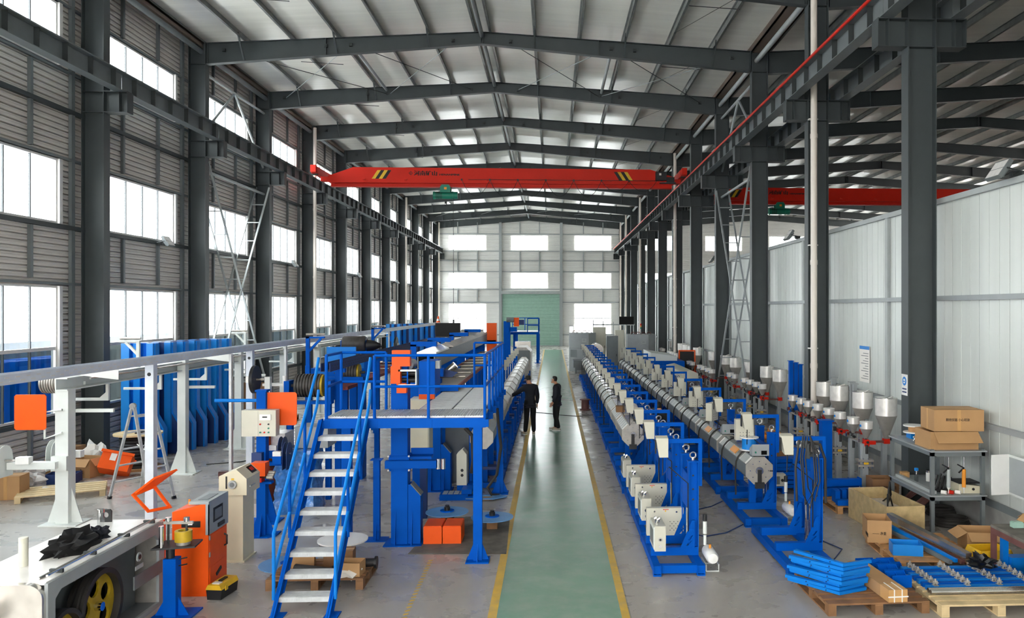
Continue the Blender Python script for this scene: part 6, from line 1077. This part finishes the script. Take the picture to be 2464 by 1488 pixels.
t = thing('blue_cabinet_post', 'tall blue square post with bolted cap by the hoppers', 'post', (5.95, 17.4, 0)); B().box(-.11, .11, -.11, .11, .02, 1.3).ob('post', 'blue', t); B().box(-.14, .14, -.14, .14, 1.3, 1.33).ob('cap', 'blue', t); B().box(-.2, .2, -.2, .2, 0, .02).ob('base', 'blue', t)
for k in range(3): tag(B().box(6.52 + .13 * k, 6.62 + .13 * k, 22.0, 22.12, 0, 2.3 - .05 * k).box(6.50 + .13 * k, 6.64 + .13 * k, 21.97, 22.15, 2.3 - .05 * k, 2.32 - .05 * k).ob('blue_upright', 'blue'), 'tall blue upright leaning group beside the white drain pipe', 'post', 'tall blue uprights by the drain pipe')
for k, y in enumerate((18.4, 18.85, 19.85, 20.05)): tag(B().box(6.95 + .1 * (k % 2), 7.03 + .1 * (k % 2), y, y + .08, 0, 2.0).box(6.92 + .1 * (k % 2), 7.06 + .1 * (k % 2), y - .03, y + .11, 2.0, 2.03).ob('grey_upright', 'grey'), 'tall grey square upright behind the big hoppers', 'post', 'tall grey uprights behind the hoppers')
# blue parts pile behind the front stand
pallet('wooden_pallet', 'pallet with blue parts and a grey box behind the front lift stand', (4.3, 16.2, 0), 0, .8, 1.0, .14, 'blue', 6)
for k in range(6): tag(B().cb((4.7 + .03 * (k % 3), 16.6 + .04 * (k % 2), .19 + .085 * k), (.74, .3, .07), (0, 0, .1 * (k - 3))).cb((4.45 + .03 * k, 16.55, .19 + .085 * k), (.08, .2, .082)).ob('blue_part', 'blue'), 'blue steel part piled on the pallet behind the front lift stand', 'steel part', 'blue parts piled behind the front lift stand')
t = thing('meter_case', 'grey gauge box lying at the front of the blue parts pile', 'case', (4.55, 16.33, .15)); B().box(-.18, .18, -.1, .1, 0, .24).ob('case', 'beige', t); B().box(-.15, .06, -.104, -.1, .04, .2).ob('window', 'grey_dark', t); B().cyl((.11, -.11, .12), (.11, -.1, .12), .03, 12).ob('knob', 'black', t)
heap('orange_bag', 'orange and clear plastic bag on the stool by the drain pipe', 'bag', (5.3, 19.3, .62), (.2, .25, .2), 'amber', 61); tag(B().cb((5.3, 19.3, .3), (.5, .6, .58)).cb((5.3, 19.3, .6), (.56, .66, .03)).ob('wooden_stool', 'card_dark'), 'brown box stool under the orange plastic bag', 'box')
# front pallets
P1o = pallet('wooden_pallet', 'brown pallet with bent blue bars and a strapped carton', (3.36, 9.72, 0), R(2), 1.28, 1.25, .15, 'wood_brown', 7)
def chevron(k):
    t = thing('bent_bar', 'blue bent flat bar in the fanned stack on the brown pallet', 'steel bar', (3.60 + .008 * k, 10.0 + .03 * (k % 3), .155 + k * .042), R(4 + 5 * math.sin(k * 2.1)), 'bent blue bars on the brown pallet')
    a = B().prism([(-.45, .62, 0), (-.40, .66, 0), (.04, .05, 0), (.0, 0, 0)], (0, 0, .038)); a.prism([(.0, 0, 0), (.04, .05, 0), (.42, .2, 0), (.42, .14, 0)], (0, 0, .038)); a.ob('bar', 'blue_light', t)
    for q in (.25, .6): x, y = -.45 * q + .02, .62 * q + .02; B().cyl((x - .03, y - .03, .019), (x - .012, y - .012, .019), .008, 6).ob('hole', 'blue_dark', t)
for k in range(9): chevron(k)
t = thing('strapped_carton', 'long cardboard carton tied with white string on the brown pallet', 'carton', (4.2, 10.15, .155), R(4)); B().box(-.12, .12, -.42, .75, 0, .15).ob('carton', 'card', t); B().box(-.121, .121, -.423, -.2, .0005, .152).ob('tape_wrap', 'tape', t)
for x in (-.05, .05): B().box(x - .006, x + .006, -.428, -.15, -.0, .156).ob('string', 'white', t)
B().box(-.13, .13, -.43, -.425, .06, .075).ob('string', 'white', t)
t = thing('blue_tray', 'blue welded bracket tray in the stack behind the strapped carton', 'steel tray', (0, 0, 0), 0, 'blue bracket trays behind the carton'); B().box(0, .26, 0, .012, 0, .16).box(0, .26, .2, .212, 0, .16).box(0, .26, .012, .2, 0, .012).ob('tray', 'blue', t)
for x in (.0, .125, .248): B().ext([(.012, .012), (.2, .012), (.2, .15)], 'x', x, x + .01).ob('rib', 'blue', t)
spots = [(4.36, 10.72, .155), (4.37, 10.47, .155), (4.36, 10.98, .005), (4.36, 11.24, .005), (4.66, 11.24, .005), (4.66, 10.98, .005), (4.37, 10.22, .155)]
t.location = spots[0]
for p in spots[1:]: tree(t, p, R(3))
P2o = pallet('wooden_pallet', 'pale new pallet carrying the blue clamp bars', (4.72, 9.62, 0), R(0), 1.5, 1.3, .15, 'wood_pale', 8)
for k in range(7):
    t = thing('clamp_bar', 'blue bar with four steel clamps on the pale pallet', 'clamp bar', (4.78, 10.12 + .123 * k, .155), 0, 'blue clamp bars on the pale pallet'); B().box(0, 1.55, 0, .07, 0, .05).ob('bar', 'blue_light' if k % 2 == 0 else 'blue', t)
    for j in range(4):
        cx = .12 + j * .42; c_ = B().box(cx - .03, cx + .03, .0, .07, .05, .06).cyl((cx - .02, .035, .06), (cx - .02, .035, .11), .009, 6).cyl((cx + .02, .035, .06), (cx + .02, .035, .11), .009, 6).box(cx - .035, cx + .035, .015, .055, .08, .092).cyl((cx, .035, .092), (cx, .035, .135), .012, 8).ob('clamp', 'stainless_dull', t)
for k in range(2): tag(B().cyl((4.75, 10.04 - .07 * k, .185), (6.25, 10.04 - .07 * k, .185), .032, 14).ob('stainless_tube', 'stainless'), ['stainless tube lying along the front of the blue clamp bars', 'outermost stainless tube on the pale pallet'][k], 'tube', 'stainless tubes on the pale pallet')
heap('black_bag', 'black plastic bag tied up on the blue clamp bars', 'plastic bag', (5.75, 10.62, .30), (.16, .14, .14), 'bag_black', 71)
t = thing('blue_upright', 'blue square post standing at the end of the clamp bars', 'post', (6.3, 11.02, 0)); B().box(-.04, .04, -.04, .04, .0, .62).box(.05, .45, -.1, .08, .0, .3).ob('post', 'blue_light', t)
# middle pallet with stainless channel and cartons
pallet('wooden_pallet', 'brown pallet under the stainless channels and blue carton', (4.95, 11.35, 0), R(-3), 1.2, 1.45, .15, 'wood', 7)
def longbar(p, q, wd, ht, m, name, lab, cat, tube_=False):
    b = B().bar(p, q, wd, ht) if not tube_ else B().cyl(p, q, wd, 14); return tag(b.ob(name, m), lab, cat)
longbar((5.42, 12.8, .42), (5.86, 11.15, .26), .1, .09, 'stainless', 'stainless_channel', 'long stainless channel lying across the middle pallet', 'channel'); longbar((5.34, 12.75, .3), (5.68, 11.15, .20), .05, .05, 'blue_light', 'blue_bar', 'long blue bar lying beside the stainless channel', 'bar'); longbar((5.32, 12.7, .24), (5.6, 11.15, .18), .05, .05, 'grey_dark', 'dark_bar', 'dark steel bar lying under the blue bar', 'bar'); longbar((5.5, 12.6, .25), (5.78, 11.15, .18), .06, .06, 'brown_metal', 'dark_bar', 'brown steel bar under the stainless channel', 'bar')
carton('cardboard_box', 'open brown carton with printing on the middle pallet', (5.07, 12.45, .151), R(-12), (.36, .45, .34), 'card', 90, [('—— 净重', -.1, .12, .2, .05, 'f'), ('小心轻放', .1, .1, .22, .06, 'l')], flaps=False); carton('cardboard_box', 'small open blue carton on the middle pallet', (5.2, 11.7, .151), R(-12), (.42, .3, .16), 'blue_bright', 90, flaps=False, inner='card'); carton('cardboard_box', 'open carton with spread flaps beside the brown bench', (6.55, 12.15, .0), R(-8), (.5, .42, .36), 'card', 30); carton('cardboard_box', 'open carton with yellow tape under the brown bench', (6.3, 11.42, 0), R(5), (.46, .34, .3), 'yellow', 60)
# brown bench
t = thing('steel_bench', 'brown steel bench with worn top beside the panel partition', 'bench', (6.5, 10.4, 0)); B().box(6.12, 7.3, 9.45, 11.05, .70, .74).ob('bench_top', 'mat_dark', t, True)
for x in (6.12, 7.24):
    for y in (9.45, 10.99): B().box(x, x + .06, y, y + .06, 0, .70).ob('leg', 'brown_metal', t, True)
B().box(6.12, 6.16, 9.51, 10.99, .62, .70).box(6.18, 7.24, 10.99, 11.05, .62, .70).ob('apron', 'brown_metal', t, True)
t = thing('heater_unit', 'dark finned unit with latch under the brown bench', 'machine part', (6.75, 10.2, 0)); B().box(-.4, .4, -.5, .4, 0, .3).ob('case', 'grey_dark', t)
for k in range(12): B().box(-.38, .38, -.48 + k * .07, -.46 + k * .07, .3, .34).ob('fin', 'black', t)
carton('cardboard_box', 'open carton on the brown bench top', (6.72, 10.85, .741), R(10), (.36, .26, .16), 'card', 35); carton('small_carton', 'blue and white carton on the brown bench', (6.72, 10.42, .741), R(-10), (.34, .26, .16), 'blue_bright', 90, flaps=False); tag(B().cb((6.38, 10.85, .78), (.14, .1, .07)).cb((6.38, 10.85, .82), (.12, .08, .01)).ob('green_box', 'shutter'), 'small green box on the brown bench corner', 'box'); heap('white_scraps', 'white crumpled scraps on the brown bench', 'scraps', (6.45, 10.25, .741), (.14, .12, .05), 'paper', 81)
# panel board with open door on the partition
t = thing('distribution_box', 'white electrical box with open door on the panel partition', 'electrical box', (7.3, 12.35, 0)); B().box(.0, .14, -.3, .3, .78, 1.42).ob('box', 'white_metal', t); o = B().box(-.32, 0, -.02, .0, .78, 1.42).ob('door', 'white', t); o.location = (0, .3, 0); o.rotation_euler = (0, 0, R(10)); B().box(-.01, .0, -.26, .26, .82, 1.38).ob('inside_panel', 'grey', t)
# notices
t = thing('notice_sheet', 'white printed notice with blue heading on the panel partition', 'notice', (PX - .008, 19.0, 2.0)); B().box(-.004, .004, -.3, .3, 0, .86).ob('sheet', 'paper', t); B().box(-.006, -.004, -.3, .3, .78, .86).ob('heading', 'blue_bright', t); tb = B()
for k in range(11): tb.box(-.006, -.004, -.24, .2 - .12 * (k % 3), .08 + k * .06, .095 + k * .06)
tag(tb.ob('text_lines', 'grey_dark', t), kind='stuff')
t = thing('safety_sign', 'white safety sign with blue round symbol on the middle column', 'sign', (XR - .004, 15.153, 2.1)); B().box(-.003, .003, -.13, .13, 0, .4).ob('plate', 'white', t); B().cyl((-.006, 0, .27), (-.003, 0, .27), .085, 20).ob('symbol', 'blue_bright', t); B().cyl((-.009, 0, .27), (-.006, 0, .27), .045, 16).ob('symbol', 'white', t); B().box(-.012, -.009, -.04, .04, .255, .275).ob('symbol', 'blue_bright', t)
for z in (.05, .11): B().box(-.006, -.003, -.09, .09, z, z + .025).ob('text_line', 'blue_dark', t)
# thin air hoses on the floor
for k, pts in enumerate([[(2.1, 13.6), (2.5, 13.2), (2.9, 13.4), (3.3, 13.9)], [(2.1, 15.2), (2.6, 14.9), (3.0, 15.2), (3.3, 15.6)], [(4.0, 13.4), (4.3, 13.0), (4.5, 12.4), (4.2, 11.9)], [(.2, 28.6), (.9, 28.2), (1.6, 28.6), (2.2, 30)], [(-.7, 29.4), (.0, 28.9), (.2, 28.6)]]):
    tag(B().tube([(x, y, .012) for x, y in pts], .009, 6).ob('air_hose', 'blue_dark' if k < 3 else 'rubber'), ['blue air hose between the two stand rows, nearest piece', 'blue air hose between the two stand rows under the barrels', 'blue air hose on the floor by the air tank', 'thin dark cable crossing toward the stands', 'thin dark cable lying across the green walkway'][k], 'hose')
tag(B().tube([(-8.3, 19.9, .01), (-7.6, 20.2, .01), (-6.9, 21.3, .01), (-6.4, 22.5, .01)], .012, 6).ob('floor_cable', 'rubber'), 'black cable lying on the floor by the blue frames', 'cable')
# ================================================================ people
def skin_mesh(joints, bones, lv=2):
    """joints name -> (xyz, rx, ry); grows a continuous surface over the bones"""
    names = list(joints); ix = {n: i for i, n in enumerate(names)}
    me = bpy.data.meshes.new('sk'); me.from_pydata([joints[n][0] for n in names], [(ix[a], ix[b_]) for a, b_ in bones], [])
    o = bpy.data.objects.new('sk', me); COL.objects.link(o); o.modifiers.new('s', 'SKIN'); ss = o.modifiers.new('u', 'SUBSURF'); ss.levels = ss.render_levels = lv
    for i, n in enumerate(names): me.skin_vertices[0].data[i].radius = joints[n][1:3]; me.skin_vertices[0].data[i].use_root = n == 'pelvis'
    dg = bpy.context.evaluated_depsgraph_get(); dg.update(); m2 = bpy.data.meshes.new_from_object(o.evaluated_get(dg)); bpy.data.objects.remove(o)
    return [v.co[:] for v in m2.vertices], [tuple(p.vertices) for p in m2.polygons]
def person(lab, loc, rz, J, look=0, sleeves='cloth_navy', stoop=0):
    """J: joint positions in the person's own frame, x right, y ahead, z up"""
    t = thing('person', lab, 'person', loc, rz)
    j = {}
    def s(n, p, a, b_=None): j[n] = (p, a, b_ or a)
    s('pelvis', J['pelvis'], .13, .10); s('waist', J['waist'], .12, .09); s('chest', J['chest'], .15, .105); s('collar', J['collar'], .10, .07); s('neck', J['neck'], .05); s('head', J['head'], .07, .075); s('crown', J['crown'], .068, .075)
    bones = [('pelvis', 'waist'), ('waist', 'chest'), ('chest', 'collar'), ('collar', 'neck'), ('neck', 'head'), ('head', 'crown')]
    for d in 'LR':
        s('sh' + d, J['sh' + d], .06); s('el' + d, J['el' + d], .042); s('wr' + d, J['wr' + d], .028, .022); s('hip' + d, J['hip' + d], .085); s('kn' + d, J['kn' + d], .055); s('an' + d, J['an' + d], .038); s('toe' + d, J['toe' + d], .035, .025)
        bones += [('collar', 'sh' + d), ('sh' + d, 'el' + d), ('el' + d, 'wr' + d), ('pelvis', 'hip' + d), ('hip' + d, 'kn' + d), ('kn' + d, 'an' + d), ('an' + d, 'toe' + d)]
    b = B().add(*skin_mesh(j, bones))
    H = Vector(J['head']); C = Vector(J['crown']); up = (C - H).normalized(); fw = Vector((math.sin(look), math.cos(look), -.25)).normalized(); fw = (fw - up * fw.dot(up)).normalized(); sd = fw.cross(up)
    # face: nose, brow, ears, chin joined to the head; hands with five fingers
    b.lathe([(.0, 0), (.014, .006), (.009, .04), (.004, .05)], 8, (0, 0, 0)); n0 = len(b.v) - 32; m = Matrix((sd, fw, up)).transposed().to_4x4(); b.xf(Matrix.Translation(H + fw * .075 - up * .01) @ m, n0)
    for k in (-1, 1): n0 = len(b.v); b.lathe([(.0, -.02), (.016, -.012), (.018, .01), (.0, .03)], 8); b.xf(Matrix.Translation(H + sd * .078 * k + up * .02) @ m, n0)
    n0 = len(b.v); b.lathe([(0, -.03), (.035, -.02), (.04, .02), (0, .04)], 10); b.xf(Matrix.Translation(H + fw * .045 - up * .06) @ m, n0)
    for d in 'LR':
        w0, e0 = Vector(J['wr' + d]), Vector(J['el' + d]); dr = (w0 - e0).normalized(); sx = 1 if d == 'R' else -1; ac = dr.cross(Vector((0, 1, 0))); ac = (ac if ac.length > .1 else Vector((1, 0, 0))).normalized(); th = Vector((0, 1, 0)) - dr * dr.y; th = (th if th.length > .2 else Vector((0, 0, 1))).normalized()
        b.bar(w0 - dr * .01, w0 + dr * .09, .035, .075, th)
        for q, ln in enumerate((.065, .078, .072, .055)):
            o_ = w0 + dr * .085 + th * (.028 - .019 * q); mid = o_ + dr * ln * .55 + ac * sx * .006; b.tube([o_, mid, mid + dr * ln * .4 + ac * sx * .02], .0085, 6)
        o_ = w0 + dr * .03 + th * .034; b.tube([o_, o_ + th * .022 + dr * .03, o_ + th * .026 + dr * .06], .010, 6)
    b.ob('body', 'skin', t)
    # hair cap
    hb = B(); hb.lathe([(.0, .10), (.05, .092), (.078, .06), (.086, .02), (.084, -.02), (.075, -.05)], 16); 
    for i in range(len(hb.v)):
        x, y, z = hb.v[i]; 
        if y > .02 and z < .03: hb.v[i] = (x, y * .55, max(z, .025))
    hb.xf(Matrix.Translation(H + up * .045 - fw * .01) @ m); hb.ob('hair', 'hair', t)
    for k in (-1, 1): n = B(); n.lathe([(0, -.006), (.008, 0), (0, .006)], 8); n.xf(Matrix.Translation(H + fw * .082 + sd * .03 * k + up * .015)); n.ob('eye', 'hair', t)
    # jacket and trousers follow the body a little wider
    jj = {k: (v[0], v[1] + (.032 if k in ('waist', 'pelvis') else .028), v[2] + .03) for k, v in j.items() if k in ('waist', 'chest', 'collar', 'shL', 'elL', 'wrL', 'shR', 'elR', 'wrR')}
    P_ = Vector(j['pelvis'][0]); jj['pelvis'] = (tuple(P_), .165, .135); jj['hem'] = (tuple(P_ - Vector((0, 0, .07))), .168, .138); jj['band'] = (tuple(Vector(j['collar'][0]).lerp(Vector(j['neck'][0]), .6)), .075, .075); bj = bones + [('pelvis', 'hem'), ('collar', 'band')]
    for d in 'LR': jj['wr' + d] = (tuple(Vector(j['el' + d][0]).lerp(Vector(j['wr' + d][0]), .92)), .05, .045)
    B().add(*skin_mesh(jj, [x for x in bj if x[0] in jj and x[1] in jj])).ob('jacket', sleeves, t)
    tj = {k: (v[0], v[1] + .03, v[2] + .03) for k, v in j.items() if k in ('pelvis', 'waist', 'hipL', 'knL', 'anL', 'hipR', 'knR', 'anR')}
    for d in 'LR': tj['an' + d] = (tuple(Vector(j['kn' + d][0]).lerp(Vector(j['an' + d][0]), 1.06)), .068, .068)
    B().add(*skin_mesh(tj, [x for x in bones if x[0] in tj and x[1] in tj])).ob('trousers', 'cloth_black', t)
    for d in 'LR':
        a, to = Vector(j['an' + d][0]), Vector(j['toe' + d][0]); f = (to - a); f.z = 0; f.normalize(); q = a - f * .06; q.z = 0; r_ = Vector((f.y, -f.x, 0))
        pts = [q - r_ * .035, q + f * .1 - r_ * .045, q + f * .22 - r_ * .045, q + f * .27, q + f * .22 + r_ * .045, q + f * .1 + r_ * .045, q + r_ * .035]
        B().prism([(p.x, p.y, .0) for p in pts], (0, 0, .025)).ob('sole', 'white', t); B().prism([(p.x, p.y, .026) for p in pts], (0, 0, .05)).ob('shoe', 'shoe', t)
    return t
def stand(h=1.74, **kw):
    k = h / 1.74; J = dict(pelvis=(0, 0, .95), waist=(0, .0, 1.1), chest=(0, .0, 1.28), collar=(0, -.01, 1.43), neck=(0, .0, 1.5), head=(0, .03, 1.6), crown=(0, .02, 1.67), shL=(-.17, -.01, 1.40), shR=(.17, -.01, 1.40), elL=(-.22, -.03, 1.12), elR=(.22, -.03, 1.12), wrL=(-.22, .05, .88), wrR=(.22, .05, .88), hipL=(-.09, 0, .90), hipR=(.09, 0, .90), knL=(-.10, .03, .5), knR=(.10, .03, .5), anL=(-.11, -.01, .09), anR=(.11, -.01, .09), toeL=(-.13, .12, .04), toeR=(.13, .12, .04))
    J.update(kw); return {a: (x * k, y * k, z * k) for a, (x, y, z) in J.items()}
person('man in dark navy work clothes with his back turned, reaching to the barrel', (-.66, 24.2, 0), R(12), stand(1.76, head=(-.04, .08, 1.6), crown=(-.05, .09, 1.67), neck=(-.01, .03, 1.5), elL=(-.38, .1, 1.22), wrL=(-.56, .2, 1.12), anL=(-.14, .02, .09), toeL=(-.2, .14, .04)), look=R(-35))
person('man in dark navy work clothes standing on the walkway, seen from the side', (.14, 25.0, 0), R(78), stand(1.68, head=(0, .09, 1.59), crown=(0, .08, 1.66), neck=(0, .03, 1.5), elR=(.21, -.02, 1.12), wrR=(.18, .09, .9), wrL=(-.18, .1, .9), anR=(.1, .05, .09), toeR=(.1, .18, .04), anL=(-.1, -.08, .09), toeL=(-.1, .05, .04)), look=0)
person('worker with dark hair bending between the two barrel lines', (2.46, 18.15, 0), R(40), stand(1.68, head=(0, .12, 1.56), crown=(0, .13, 1.63), neck=(0, .05, 1.49)), look=0)
person('worker in dark blue behind the far machines by the window wall', (-8.65, 57, 0), R(-60), stand(1.72, head=(0, .1, 1.58), crown=(0, .11, 1.65), wrR=(.2, .25, 1.05), wrL=(-.2, .25, 1.05)), look=0)
